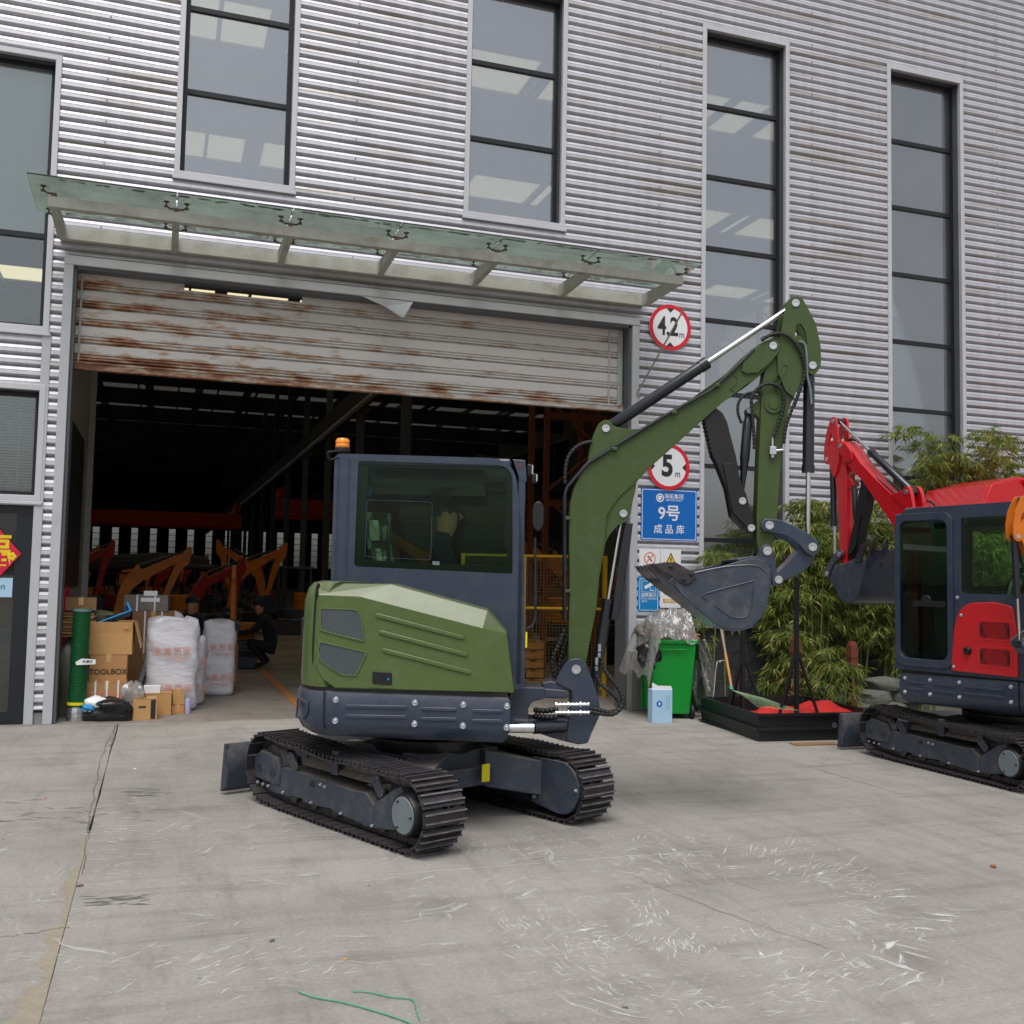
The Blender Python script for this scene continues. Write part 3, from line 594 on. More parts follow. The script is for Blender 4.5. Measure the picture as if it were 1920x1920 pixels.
for i in range(260):
    x = rr.uniform(-2.2, 4.8); w = rr.uniform(.02, .14); yy = -.38-abs(rr.gauss(0, .05)) if i % 3 else -1.27+abs(rr.gauss(0, .02)); m.box((x, yy, 5.349+(.0521)*(-yy-.35)+.003), (w, rr.uniform(.01, .035), .004))
m.build('leaf_debris', 'crack', cn, smooth=0, kind='stuff')

# rod from canopy corner to the door frame
m = MB(); m.tube([(5.07, -.62, 5.02), (4.72, -.075, 4.05)], .011, 6); m.tube([(4.72, -.075, 4.05), (4.70, -.08, 4.0), (4.73, -.08, 3.96), (4.76, -.08, 3.99)], .008, 6)
tag(m.build('tie_rod', 'wood_grey'), 'thin grey rod hanging from the canopy corner across the upper round sign', 'rod')

# ---------------------------------------------------------------- signs
def sign(name, label, cat, x, z, shape, mat, y=-.05, t=.008):
    r = thing(name, label, cat, (x, y, z)); m = MB(); m.prism(shape, -t/2, t/2, 'y'); m.build('plate', mat, r, smooth=30, bevel=.0015, seg=1); return r
def disc(r, n=40): return [(r*math.cos(2*math.pi*k/n), r*math.sin(2*math.pi*k/n)) for k in range(n)]
def flat(poly, mat, par, y, name='print', holes=()): m = MB(); m.prism(poly, y, y-.0012, 'y', holes=holes); return m.build(name, mat, par, smooth=0)
def T(par, s, size, mat, x, z, y, bold=0., sx=1., name='lettering'): return text(name, s, size, mat, facing((x, y, z)), par, .0004, bold, sx)
c42 = WY(1255.3, 614.5, -.05); s = sign('height_limit_sign', 'round red rimmed sign reading 4.2 m, the upper of two beside the doorway', 'traffic sign', c42.x, c42.z, disc(.302), 'sign_white', -.066)
flat(disc(.302), 'sign_red', s, -.0045, 'rim', [disc(.252)])
flat([(-.055, .25), (.055, .25), (0, .195)], 'ink', s, -.0045, 'arrow'); flat([(-.055, -.25), (.055, -.25), (0, -.195)], 'ink', s, -.0045, 'arrow')
T(s, '4.2', .34, 'ink', -.03, 0, -.005, .008, .72); T(s, 'm', .13, 'ink', .17, -.085, -.005, .001, .8)
c5 = WY(1252.5, 875.5, -.05); s = sign('width_limit_sign', 'round red rimmed sign reading 5 m, partly behind the green boom', 'traffic sign', c5.x, c5.z, disc(.302), 'sign_white', -.066)
flat(disc(.302), 'sign_red', s, -.0045, 'rim', [disc(.252)])
flat([(-.25, .055), (-.25, -.055), (-.195, 0)], 'ink', s, -.0045, 'arrow'); flat([(.25, .055), (.25, -.055), (.195, 0)], 'ink', s, -.0045, 'arrow')
T(s, '5', .38, 'ink', -.02, .0, -.005, .014, .9); T(s, 'm', .13, 'ink', .13, -.09, -.005, .001, .8)
s = sign('warehouse_sign', 'blue board with white border and large 9号 over 成品库 on the corrugated wall', 'sign', 5.187, 2.475, rrect(-.405, -.335, .405, .335, .012), 'sign_blue')
flat(rrect(-.39, -.32, .39, .32, .02), 'sign_white', s, -.0045, 'border', [rrect(-.382, -.312, .382, .312, .016)])
T(s, '9号', .215, 'sign_white', 0, .01, -.005, .0035); T(s, '成 品 库', .125, 'sign_white', 0, -.195, -.005, .0012)
T(s, '海拓集团', .070, 'sign_white', .065, .235, -.005, .0004); T(s, 'HIGHTOP GROUP', .030, 'sign_white', .065, .188, -.005, .0003)
k = flat(disc(.056), 'sign_white', s, -.0045, 'logo', [disc(.040)]); k.location = (-.135, 0, .215)
k = flat([(.03*math.cos(R_(a)), .03*math.sin(R_(a))) for a in range(20, 300, 20)], 'sign_white', s, -.0045, 'logo'); k.location = (-.135, 0, .215)
s = sign('no_smoking_sign', 'white card with orange no smoking ring, below the blue board, left of the warning card', 'sign', 4.915, 1.86, rrect(-.147, -.17, .147, .17, .006), 'sign_white')
k = flat(disc(.083), 'sign_orange', s, -.0045, 'ring', [disc(.070)]); k.location = (0, 0, .045)
m = MB(); m.X = Matrix.Translation((0, 0, .045)) @ Matrix.Rotation(R_(45), 4, 'Y'); m.box((0, -.0055, 0), (.014, .001, .15)); m.build('slash', 'sign_orange', s, smooth=0)
m = MB(); m.X = Matrix.Translation((0, 0, .045)) @ Matrix.Rotation(R_(-40), 4, 'Y'); m.box((0, -.0052, 0), (.016, .001, .09)); m.build('cigarette', 'ink', s, smooth=0)
flat(rrect(-.11, -.135, .11, -.08, .004), 'sign_orange', s, -.0045, 'band'); T(s, '禁止吸烟', .045, 'sign_white', 0, -.108, -.006, .0003)
s = sign('warning_sign', 'white card with yellow warning triangle above the bucket teeth', 'sign', 5.215, 1.86, rrect(-.147, -.17, .147, .17, .006), 'sign_white')
flat([(-.08, -.03), (.08, -.03), (0, .13)], 'ink', s, -.0045, 'triangle'); flat([(-.06, -.018), (.06, -.018), (0, .1)], 'sign_yellow', s, -.0058, 'triangle')
T(s, '!', .10, 'ink', 0, .025, -.0075, .004)
s = sign('camera_notice_sign', 'blue card with white surveillance camera picture behind the plastic covered bin', 'sign', 4.905, 1.455, rrect(-.15, -.225, .15, .225, .006), 'sign_blue2')
flat(rrect(-.13, -.21, .13, .195, .02), 'sign_white', s, -.0045, 'border', [rrect(-.124, -.204, .124, .189, .016)])
flat(rrect(-.10, .02, .10, .165, .015), 'sign_white', s, -.0045, 'border', [rrect(-.095, .025, .095, .16, .012)])
m = MB(); m.X = Matrix.Translation((-.005, 0, .105)) @ Matrix.Rotation(R_(-28), 4, 'Y'); m.box((0, -.0055, 0), (.12, .001, .042)); m.X = None; m.box((.02, -.0055, .062), (.01, .001, .04)); m.box((.045, -.0055, .045), (.055, .001, .01)); m.build('camera_picture', 'sign_white', s, smooth=0)
T(s, '温馨提示', .055, 'sign_white', 0, -.02, -.005, .0005); T(s, '您已进入视频监控区', .026, 'sign_white', 0, -.062, -.005, .0); T(s, '请注意', .026, 'sign_white', -.06, -.095, -.005, .0)
s = sign('speed_limit_sign', 'white card with ochre ring and black 5 beside the surveillance card', 'sign', 5.215, 1.48, rrect(-.147, -.20, .147, .20, .006), 'sign_white')
k = flat(disc(.108), 'sign_ochre', s, -.0045, 'ring', [disc(.088)]); k.location = (0, 0, .06)
T(s, '5', .16, 'ink', 0, .06, -.005, .006); flat(rrect(-.11, -.135, .11, -.085, .004), 'sign_ochre', s, -.0045, 'band'); T(s, '限速行驶', .04, 'sign_white', 0, -.11, -.006, .0002)
# festive diamond and paper notice on the left glass door
s = thing('festive_diamond', 'red and gold festive paper diamond stuck on the left glass door', 'decoration', (-2.625, -.012, 1.775))
m = MB(); m.prism([(-.30, 0), (0, -.30), (.245, 0), (0, .285)], -.005, .0, 'y'); m.build('paper', 'festive_red', s, smooth=0)
T(s, '福', .36, 'festive_gold', -.02, .01, -.006, .005)
m = MB()
for k in range(5): a = R_(72*k); m.lathe([(.0, 0), (.02, 0), (0, .004)], 8, (.155+.026*math.cos(a), -.006, -.03+.026*math.sin(a)), (0, -1, 0))
m.build('flower', 'festive_gold', s)
m = MB(); m.box((-2.58, -.004, 1.42), (.26, .003, .2)); nb = m.build('paper_notice', 'box_paleblue', smooth=0); tag(nb, 'pale blue paper notice on the left glass door under the red diamond', 'notice')
T(nb, 'Open', .09, 'ink', -2.62, 1.43, -.0065)

# ================================================================ EXCAVATORS
HO = Vector((.79, -4.94, 0)); HH = -.33; HU = R_(113)
def planeloc(O, h):
    f = Vector((math.cos(h), math.sin(h), 0)); l = Vector((-math.sin(h), math.cos(h), 0))
    def fn(u, v, y=0.):
        p = onp(u, v, l, O+l*y)-O; return (p.dot(f), p.z)
    return fn
hz = planeloc(HO, HH); uz = planeloc(HO, HU)
def tr(pts, fn=None, y=0., off=(0, 0), sc=1.): fn = fn or hz; return [fn(off[0]+p[0]/sc, off[1]+p[1]/sc, y) for p in pts]
c1 = lambda pts, y=0.: tr(pts, hz, y, (560, 780), 3.692)
c3 = lambda pts, y=0.: tr(pts, hz, y, (820, 1200), 4.8)
c4 = lambda pts, y=0.: tr(pts, hz, y, (1020, 540), 3.5556)
c5 = lambda pts, y=0.: tr(pts, hz, y, (1160, 880), 3.5545)
c6 = lambda pts, y=0.: tr(pts, hz, y, (940, 740), 3.2)
RO = Vector((6.19, -4.58, 0)); RH = R_(102.8); RU = R_(90.5)
rz_ = planeloc(RO, RH)
r1 = lambda pts, y=.74: tr(pts, rz_, y, (1500, 740), 3.84)
r2 = lambda pts, y=.74: tr(pts, rz_, y, (1540, 1060), 4.174)

def rot2(p, c, a): x, z = p[0]-c[0], p[1]-c[1]; return (c[0]+x*math.cos(a)-z*math.sin(a), c[1]+x*math.sin(a)+z*math.cos(a))
def capsule(a, b, w, n=5):
    a, b = Vector(a), Vector(b); d = (b-a).normalized(); t = math.atan2(d.y, d.x); out = []
    for k in range(n+1): q = t-math.pi/2+math.pi*k/n; out.append((b.x+w*math.cos(q), b.y+w*math.sin(q)))
    for k in range(n+1): q = t+math.pi/2+math.pi*k/n; out.append((a.x+w*math.cos(q), a.y+w*math.sin(q)))
    return out
def bolt(m, x, y, z, s=-1, r=.017): m.lathe([(0, 0), (r*1.35, 0), (r*1.35, .004), (r, .005), (r, .013), (r*.6, .016), (0, .016)], 10, (x, y, z), (0, s, 0))
def pin(m, p, y, r=.030, s=-1): m.lathe([(0, 0), (r, 0), (r*.97, .008), (r*.3, .009), (0, .006)], 16, (p[0], y, p[1]), (0, s, 0))

# ---- undercarriage (own heading, baked into the machine's frame)
def track_path():
    (xr, zr, rr), (xf, zf, rf) = (-.80, .232, .198), (.87, .262, .212); P = []
    for k in range(25): a = R_(92+176*k/24); P.append((xr+rr*math.cos(a), zr+rr*math.sin(a)))
    for k in range(1, 12): t = k/12; P.append((xr+(xf-.12-xr)*t, .034))
    for k in range(25): a = R_(-86+170*k/24); P.append((xf+rf*math.cos(a), zf+rf*math.sin(a)))
    for k in range(1, 14): t = k/14; P.append((xf+(xr-xf)*t, (zf+rf)*(1-t)+(zr+rr)*t-.022*math.sin(math.pi*t)-.006*math.sin(5*math.pi*t)))
    return P
TP = track_path()
def resample(P, n):
    P = P+[P[0]]; cum = [0]
    for i in range(len(P)-1): cum.append(cum[-1]+math.dist(P[i], P[i+1]))
    out = []; j = 0
    for i in range(n):
        t = cum[-1]*i/n
        while cum[j+1] < t: j += 1
        f = (t-cum[j])/(cum[j+1]-cum[j]); p = (P[j][0]+(P[j+1][0]-P[j][0])*f, P[j][1]+(P[j+1][1]-P[j][1])*f)
        a = math.atan2(P[j+1][1]-P[j][1], P[j+1][0]-P[j][0]); out.append((p, a))
    return out, cum[-1]
NP = 46
def undercarriage(root, dh, paint='navy_dusty'):
    R3 = Matrix.Rotation(dh, 4, 'Z')
    pads, L = resample(TP, NP); pl = L/NP
    first = None
    for s in (-1, 1):
        yc = .64*s
        ch = MB(); ch.X = R3                                   # link chain
        for (p, a) in resample(TP, 44)[0]:
            for dy in (-.045, .045): ch.box((p[0]-.030*math.sin(a), yc+dy, p[1]+.030*math.cos(a)), (.10, .018, .045), Matrix.Rotation(-a, 3, 'Y'))
        track = ch.build('track', 'steel_dark', root, smooth=0, kind='stuff')
        for i, (p, a) in enumerate(pads):
            if first is None:
                q = MB(); q.box((0, 0, -.004), (pl*.90, .305, .009)); [q.prism([(x_, -.008), (x_+.013, -.008), (x_+.0105, -.026), (x_+.0025, -.026)], -.1515, .1515, 'y') for x_ in (-pl*.36, pl*.14)]
                q.cur = 1; [q.box((x_+.0065, 0, -.0275), (.0085, .300, .003)) for x_ in (-pl*.36, pl*.14)]; q.cur = 0
                for by in (-.10, -.07, .07, .10): q.lathe([(0, -.013), (.008, -.013), (.008, -.006)], 6, (.022, by, 0))
                o = q.build('track_pad', ['steel_dark', 'steel_edge'], track, smooth=0); first = o
            else: o = again(first, track)
            # local z of the pad points inward, grousers outward (-z)
            aj = a+random.uniform(-.02, .02)
            o.matrix_local = R3 @ Matrix.Translation((p[0], yc+random.uniform(-.002, .002), p[1])) @ Matrix.Rotation(-aj, 4, 'Y')
        # track frame
        yo = yc-.085 if s < 0 else yc-.10
        fr = MB(); fr.X = R3
        main = tr([(560, 985), (760, 700), (820, 690), (1380, 872), (1530, 920), (1920, 1065)], uz, +.725, (440, 1360), 8.727)+tr([(360, 690), (440, 800), (480, 880), (490, 1225), (330, 1190), (270, 1130), (110, 1085)], uz, +.725, (640, 1400), 8.)+tr([(1860, 1530), (1600, 1400), (1560, 1370), (1390, 1335), (1130, 1260), (1100, 1210), (940, 1155), (910, 1190), (600, 1085)], uz, +.725, (440, 1360), 8.727)
        fr.prism(main, yc-.085, yc+.085, 'y'); tf = fr.build('track_frame', paint, track, smooth=0, bevel=.005)
        sl = MB(); sl.X = R3; sl.prism([(yc-.082, .335), (yc+.082, .335), (yc+.03, .385), (yc-.03, .385)], -.45, .45, 'x'); sl.build('track_frame', 'dirt_steel', track, smooth=0, bevel=.003)
        yk = tr([(322, 520), (345, 482), (430, 400), (700, 545), (735, 770), (720, 985), (350, 855), (315, 790)], uz, +.735, (440, 1360), 8.727)
        k = MB(); k.X = R3; k.prism(yk, yc-.095, yc+.095, 'y'); ykob = k.build('idler_yoke', paint, track, smooth=0, bevel=.008)
        k = MB(); k.X = R3
        for cc in tr([(415, 690), (620, 775)], uz, +.735, (440, 1360), 8.727): k.prism(rrect(cc[0]-.032, cc[1]-.024, cc[0]+.032, cc[1]+.024, .018), yc+s*.098, yc+s*.094, 'y')
        k.build('yoke_recess', 'steel_dark', track, smooth=0)
        k = MB(); k.X = R3
        for (x, z, r, w) in ((.87, .262, .18, .06), (-.80, .232, .165, .05)): k.lathe([(.0, -w), (r*.8, -w), (r, -w*.4), (r, w*.4), (r*.8, w), (0, w)], 24, (x, yc, z), (0, 1, 0))
        for i in range(5): k.lathe([(0, -.08), (.05, -.08), (.055, -.03), (.055, .03), (.05, .08), (0, .08)], 12, (-.5+i*.26, yc, .115), (0, 1, 0))
        k.lathe([(0, -.06), (.04, -.06), (.04, .06), (0, .06)], 12, (.05, yc, .385), (0, 1, 0))
        k.build('track_wheels', 'steel_dark', track, kind='stuff')
        # drive motor, cover
        k = MB(); k.X = R3; cov = tr([(480, 870), (770, 650), (900, 600), (1000, 1200), (780, 1260), (490, 1225)], uz, +.735, (640, 1400), 8.)
        k.prism(cov, yc+s*.094, yc+s*.04, 'y'); k.build('motor_guard', paint, track, smooth=0, bevel=.004)
        k = MB(); k.X = R3; k.lathe([(0, -.145), (.118, -.145), (.125, -.135), (.15, -.02), (.15, .02), (0, .02)], 32, (-.80, yc, .228), (0, -s, 0)); k.build('drive_motor', 'black', track)
        k = MB(); k.X = R3; k.lathe([(0, -.150), (.104, -.150), (.108, -.143), (0, -.143)], 32, (-.80, yc, .228), (0, -s, 0)); mc = k.build('motor_cover', 'cover_grey', track)
        for a in range(3): k = MB(); k.X = R3; bolt(k, -.80+.085*math.cos(R_(60+120*a)), yc+s*.15, .228+.085*math.sin(R_(60+120*a)), s, .005); k.build('bolt', 'black', track)
        # inner guard
        k = MB(); k.X = R3; pts = [(-.52, .10), (-.52, .40), (-.66, .405)]+[(-.80+.175*math.cos(R_(t)), .235+.175*math.sin(R_(t))) for t in range(80, 281, 20)]+[(-.66, .08)]
        k.prism(pts, yc-s*.09, yc-s*.15, 'y'); k.build('motor_guard', paint, track, smooth=30, bevel=.006)
        k = MB(); k.X = R3
        for (bx, bz) in ((-.58, .36), (-.56, .14), (-.95, .24)): bolt(k, bx, yc-s*.15, bz, -s, .010)
        k.build('guard_bolts', 'bolt', track, kind='stuff')
        bl = tr([(390, 925), (475, 960), (560, 988), (800, 1095), (1240, 1265), (1725, 1445), (1395, 970), (1465, 1005)], uz, +.735, (440, 1360), 8.727)+tr([(450, 1190)], uz, +.735, (640, 1400), 8)
        for b in bl: k = MB(); k.X = R3; bolt(k, b[0], yc+s*(.086 if b[0] < .62 else .096), b[1], s, .009); k.build('bolt', 'bolt', track)
        p0 = tr([(1245, 960)], uz, +.735, (440, 1360), 8.727)[0]; k = MB(); k.X = R3; k.box((p0[0], yc+s*.086, p0[1]), (.05, .004, .035)); k.build('slot', 'black', track, smooth=0)
        k = MB(); k.X = R3; k.box((.04, yc+s*.075, .40), (.075, .02, .15)); k.build('roller_bracket', paint, track, smooth=0, bevel=.004)
        for ex in (.60, -.42): k = MB(); k.X = R3; k.prism(capsule((ex, .36), (ex-.07 if ex > 0 else ex-.06, .30), .034), yc+s*.088, yc+s*.070, 'y'); k.lathe([(0, 0), (.014, 0), (.014, .006), (0, .006)], 10, (ex, yc+s*.088, .36), (0, s, 0)); k.build('lifting_eye', paint, track, smooth=0, bevel=.004)
    # centre frame
    m = MB(); m.X = R3; m.box((0, 0, .36), (.72, .66, .20)); m.box((.0, .0, .30), (.9, .5, .12)); 
    for sx in (-1, 1):
        for sy in (-1, 1):
            m.loft([[(sx*.15, sy*.20, .22), (sx*.42, sy*.16, .22), (sx*.42, sy*.16, .46), (sx*.15, sy*.20, .47)], [(sx*.36, sy*.56, .14), (sx*.66, sy*.56, .14), (sx*.66, sy*.56, .37), (sx*.36, sy*.56, .38)]])
    m.build('centre_frame', paint, root, smooth=0, bevel=.008)
    m = MB(); m.X = R3; m.lathe([(0, .44), (.36, .44), (.38, .47), (.38, .53), (.34, .54), (.34, .60), (0, .60)], 40); m.build('slewing_ring', 'black', root)
    m = MB(); m.X = R3; cb = [(1.10, .03), (1.06, .05), (1.02, .16), (1.03, .30), (1.07, .38), (1.085, .38), (1.055, .30), (1.045, .16), (1.08, .06), (1.12, .04)]
    cb = [(x+.25, z-.01) for x, z in cb]; m.prism(cb, -.84, .84, 'y')
    for y in (-.84, -.83, .83, .84): m.prism([(1.29, .06), (1.37, .02), (1.335, .37), (1.30, .37)], y-.006, y+.006, 'y')
    bl = m.build('dozer_blade', paint, root, smooth=25, bevel=.004)
    m = MB(); m.X = R3
    for y in (-.22, .22): m.box((.92, y, .25), (.80, .10, .12))
    m.build('blade_arm', paint, root, smooth=0, bevel=.006)
    m = MB(); m.X = R3; m.cyl((.45, 0, .38), (1.22, 0, .28), .045); m.build('blade_cylinder', 'cyl', root)

TILT = -.020
def house(root, paint, body='navy', back=0.):
    plan = [(.56, -.74), (-.598, -.74), (-.655, -.73), (-.70, -.70), (-.75, -.64), (-.785, -.56), (-.82, -.44), (-.845, -.25), (-.855, 0), (-.845, .25), (-.82, .44), (-.785, .56), (-.75, .64), (-.70, .70), (-.655, .73), (-.598, .74), (.60, .74), (.62, .70), (.62, .25), (.56, .0)]
    def ring(z, ins, xl=None):
        out = []
        for x, y in plan:
            k = 1-ins/.8; out.append((x*k, y*k, z+TILT*x))
        return out
    zt, zb = .885, .585
    m = MB(); m.loft([ring(zb+.03, .14), ring(zb+.012, .07), ring(zb+.045, .025), ring(zb+.085, .006), ring(zb+.10, .0), ring(zt-.045, .0), ring(zt-.012, .012), ring(zt, .03)])
    body_o = m.build('lower_body', body, root, smooth=28)
    # rubber seam and seams
    m = MB(); m.loft([ring(zt-.002, .022), ring(zt+.02, .022)]); m.build('seam', 'black', root, smooth=0)
    for s in (-1, 1):
        m = MB(); m.box((-.592, s*.742, (zt+zb)/2+.03), (.010, .012, .245)); m.build('seam', 'black', root, smooth=0)
        def strip(x, z, w, y=.741): m = MB(); m.prism(capsule((x-w/2, z+TILT*x), (x+w/2, z+TILT*x), .011), s*y, s*(y+.009), 'y'); return m.build('panel_rib', body, body_o, smooth=30, bevel=.004)
        for x, w in ((-.27, .36), (.12, .20), (.42, .17)):
            for z in (.735, .795): strip(x, z, w)
        for x in (-.52, -.03, .27, .54):
            for z in (.70, .83):
                m = MB(); m.lathe([(0, 0), (.020, 0), (.018, .004), (.014, .002), (.0, .002)], 14, (x, s*.741, z+TILT*x), (0, s, 0)); bolt(m, x, s*.742, z+TILT*x, s, .0068); m.build('bolt', 'bolt', body_o)
    m = MB(); m.prism([(-.12, -.05), (-.04, -.055), (0, -.01), (.0, .06), (-.11, .085)], -.002, .008, 'y', holes=[[(-.105, -.035), (-.045, -.038), (-.015, -.005), (-.015, .045), (-.10, .065)]])
    cr = m.build('corner_emboss', body, root, smooth=30, bevel=.003); cr.location = (-.70, -.712, .76); cr.rotation_euler = (0, 0, R_(-42))
    m = MB(); m.prism([(.56, -.60), (.62, .70), (.5, .70), (.3, .0)], zt-.05, zt+.01, 'z'); m.build('floor_plate', body, root, smooth=0)
    # rear hood (engine cover) - right and rear, painted
    hp = [(-.60, -.737), (-.655, -.725), (-.70, -.69), (-.745, -.63), (-.775, -.56), (-.80, -.44), (-.825, -.25), (-.835, 0), (-.825, .25), (-.80, .44), (-.775, .56), (-.745, .63), (-.70, .69), (-.655, .725), (-.60, .737), (-.45, .6), (-.40, .0), (-.45, -.6)]
    zh = hz(580, 1093, -.62)[1]
    def hr(z, k): return [(x*k, y*(k*.5+.5) if k < 1 else y, z+TILT*x) for x, y in hp]
    m = MB(); m.loft([hr(zt+.018, .995), hr(zt+.06, 1.0), hr(zh-.13, .99), hr(zh-.05, .965), hr(zh-.012, .925), hr(zh, .86)]); hood = m.build('rear_hood', paint, root, smooth=40)
    m = MB(); m.box((-.835, 0, 1.2), (.03, .5, .25)); m.build('rear_grille', 'black', root, smooth=0, bevel=.01)
    # right side cover
    A = tr([(591, 1245), (597, 1115), (672, 1118), (905, 1178), (912, 1220), (921, 1298), (628, 1290), (604, 1273)], hz, -.742)
    B = tr([(589, 1246), (597, 1093), (736, 1095), (914, 1144), (950, 1186), (964, 1299), (626, 1292), (602, 1275)], hz, -.66)
    r3 = lambda P, y: [(p[0], y, p[1]) for p in P]
    m = MB(); m.loft([r3(A, -.742), r3(B, -.67), r3(B, -.28)]); side = m.build('side_cover', paint, root, smooth=0, bevel=.006)
    m = MB(); m.tube(smooth_path([(p[0], -.70, p[1]) for p in tr([(598, 1094), (594, 1110), (590, 1170), (588, 1240), (600, 1272), (626, 1293)], hz, -.70)], 4), .011, 6); m.build('seam', 'black', root)
    G1 = c1([(155, 1335), (395, 1345), (425, 1385), (450, 1555), (157, 1480)], -.745); G2 = c1([(150, 1568), (464, 1640), (388, 1795), (290, 1785), (148, 1690)], -.745)
    def lid(cc, k): 
        cx = sum(p[0] for p in cc)/len(cc); cz = sum(p[1] for p in cc)/len(cc); return [(cx+(p[0]-cx)*k, cz+(p[1]-cz)*k) for p in cc]
    for g in (G1, G2):
        gg = rquad(g, .016); m = MB(); m.prism(rquad(lid(g, 1.10), .02), -.742, -.750, 'y', holes=[gg]); m.build('grille_frame', paint, side, smooth=30, bevel=.003)
        m = MB(); m.prism(gg, -.740, -.7432, 'y'); m.build('grille_back', 'black', side, smooth=0)  # black sheet stands for the shade in the hollow behind the mesh
        m = MB(); P = [Vector(p) for p in gg]
        x0 = min(p.x for p in P); x1 = max(p.x for p in P); z0 = min(p.y for p in P); z1 = max(p.y for p in P)
        for sg in (-1, 1):
            d = Vector((math.cos(R_(30)), sg*math.sin(R_(30)))); nn = Vector((-d.y, d.x)); c = -1.2
            while c < 2.2:
                ts = []
                for i in range(len(P)):
                    a, b = P[i], P[(i+1) % len(P)]; fa, fb = a.dot(nn)-c, b.dot(nn)-c
                    if fa*fb < 0: q = a.lerp(b, fa/(fa-fb)); ts.append(q)
                if len(ts) == 2 and (ts[0]-ts[1]).length > .01:
                    a, b = ts; w = nn*.0012; m.add([(p.x, -.746+sg*.0003, p.y) for p in (a-w, b-w, b+w, a+w)], [(0, 1, 2, 3)])
                c += .0105
        m.build('grille_mesh', 'cover_grey', side, smooth=0, kind='stuff')
    for a, b in (((545, 1380), (1135, 1535)), ((568, 1497), (1155, 1652)), ((590, 1622), (1182, 1775))):
        q = c1([a, b], -.745); m = MB(); m.prism(capsule(q[0], q[1], .0135), -.741, -.753, 'y'); m.build('panel_rib', paint, side, smooth=30, bevel=.006)
    q = c1([(510, 1852), (646, 1862), (646, 1775), (510, 1768)], -.745); m = MB(); m.prism(rquad(q, .01), -.741, -.749, 'y'); m.build('latch', 'black', side, smooth=0, bevel=.003)
    q = c1([(620, 1822)], -.745)[0]; m = MB(); m.lathe([(0, 0), (.007, 0), (0, .002)], 10, (q[0], -.75, q[1]), (0, -1, 0)); m.build('lock', 'sign_blue2', side)
    q = c1([(500, 1872), (646, 1880)], -.745); m = MB(); m.prism(capsule(q[0], q[1], .005), -.741, -.749, 'y'); m.build('panel_rib', paint, side, smooth=30)
    # ---------------- cab
    yR, yL = -.29, .71
    W1 = rquad(tr([(672, 864), (961, 873), (961, 1076), (664, 1062)], hz, yR), [.03, .11, .02, .03], 6)
    O1 = rquad(tr([(616, 1230), (627.5, 850), (965, 860), (984, 1050), (984, 1292), (900, 1297)], hz, yR), [.02, .05, .17, .02, .02, .02], 6)
    cabm = MB(); cabm.prism(O1, yR, yR+.045, 'y', holes=[W1]); cab = cabm.build('cab', body, root, smooth=30, bevel=.008)
    x_r = hz(627, 1000, yR)[0]; x_f = hz(984, 1000, yR)[0]; zroof = hz(800, 855, yR)[1]; zc0 = .90; x_r -= back
    LW = MB()
    dz0, dz1 = .99, 2.28
    LW.prism(rquad([(x_r, zc0), (x_r, zroof), (x_f-.02, zroof-.012), (x_f, 1.95), (x_f, zc0)], [.02, .05, .20, .02, .02], 6), yL, yL+.045, 'y',
             holes=[rrect(.06, dz0+.02, x_f-.055, dz1+.02, .10), rrect(x_r+.09, 1.62, -.07, dz1+.02, .03)])
    LW.build('cab_side', body, cab, smooth=30, bevel=.006)
    # door frame + glass on the left
    m = MB(); m.prism(rrect(.01, dz0-.05, x_f-.012, dz1+.08, .10), yL+.047, yL+.062, 'y', holes=[rrect(.065, dz0+.02, x_f-.06, dz1+.01, .08)]); m.build('cab_door', body, cab, smooth=30, bevel=.004)
    m = MB(); m.prism(rrect(.06, dz0+.01, x_f-.055, dz1+.015, .08), yL+.030, yL+.036, 'y'); m.build('window_glass', 'glass_cab', cab, smooth=0)
    m = MB(); m.prism(rrect(x_r+.085, 1.61, -.065, dz1+.025, .03), yL+.034, yL+.040, 'y'); m.build('window_glass', 'glass_cab', cab, smooth=0)
    m = MB(); m.box((.26, yL+.04, 1.52), (.34, .03, .05)); m.lathe([(0, 0), (.055, 0), (.05, .02), (0, .02)], 16, (.30, yL+.03, 1.55), (0, 1, 0)); m.build('door_lock', 'black', cab, smooth=30, bevel=.004)
    m = MB(); m.prism(W1, yR+.010, yR+.016, 'y'); m.build('window_glass', 'glass_cab', cab, smooth=0)
    W1b = [(p[0], p[1]) for p in W1]; m = MB(); m.prism(W1b, yR+.017, yR+.020, 'y', holes=[rquad(tr([(690, 874), (950, 882), (950, 1062), (683, 1050)], hz, yR), .03)]); m.build('window_border', 'black', cab, smooth=0)
    q = rquad(tr([(688, 937), (811, 941), (808, 1050), (684, 1044)], hz, yR), .02); m = MB(); m.prism(q, yR+.001, yR+.008, 'y', holes=[lid(q, .988)]); m.build('slider_frame', 'navy_dusty', cab, smooth=0)
    q = tr([(811, 1052), (824, 1053), (824, 1060), (811, 1059)], hz, yR); m = MB(); m.prism(q, yR-.006, yR+.01, 'y'); m.build('slider_latch', 'cover_grey', cab, smooth=0)
    m = MB(); m.prism(rrect(yR+.01, zroof-.075, yL+.04, zroof-.005, .02), x_r+.02, x_f-.10, 'x'); m.build('cab_roof', body, cab, smooth=30, bevel=.02)
    m = MB(); m.prism([(yR, zc0), (yL+.04, zc0), (yL+.04, zroof-.03), (yR, zroof-.03)], x_r, x_r+.04, 'x', holes=[rrect(yR+.12, 1.62, yL-.10, zroof-.16, .05)]); m.build('cab_rear', body, cab, smooth=30, bevel=.01)
    m = MB(); m.prism(rrect(yR+.11, 1.61, yL-.09, zroof-.15, .05), x_r+.015, x_r+.02, 'x'); m.build('window_glass', 'glass_cab', cab, smooth=0)
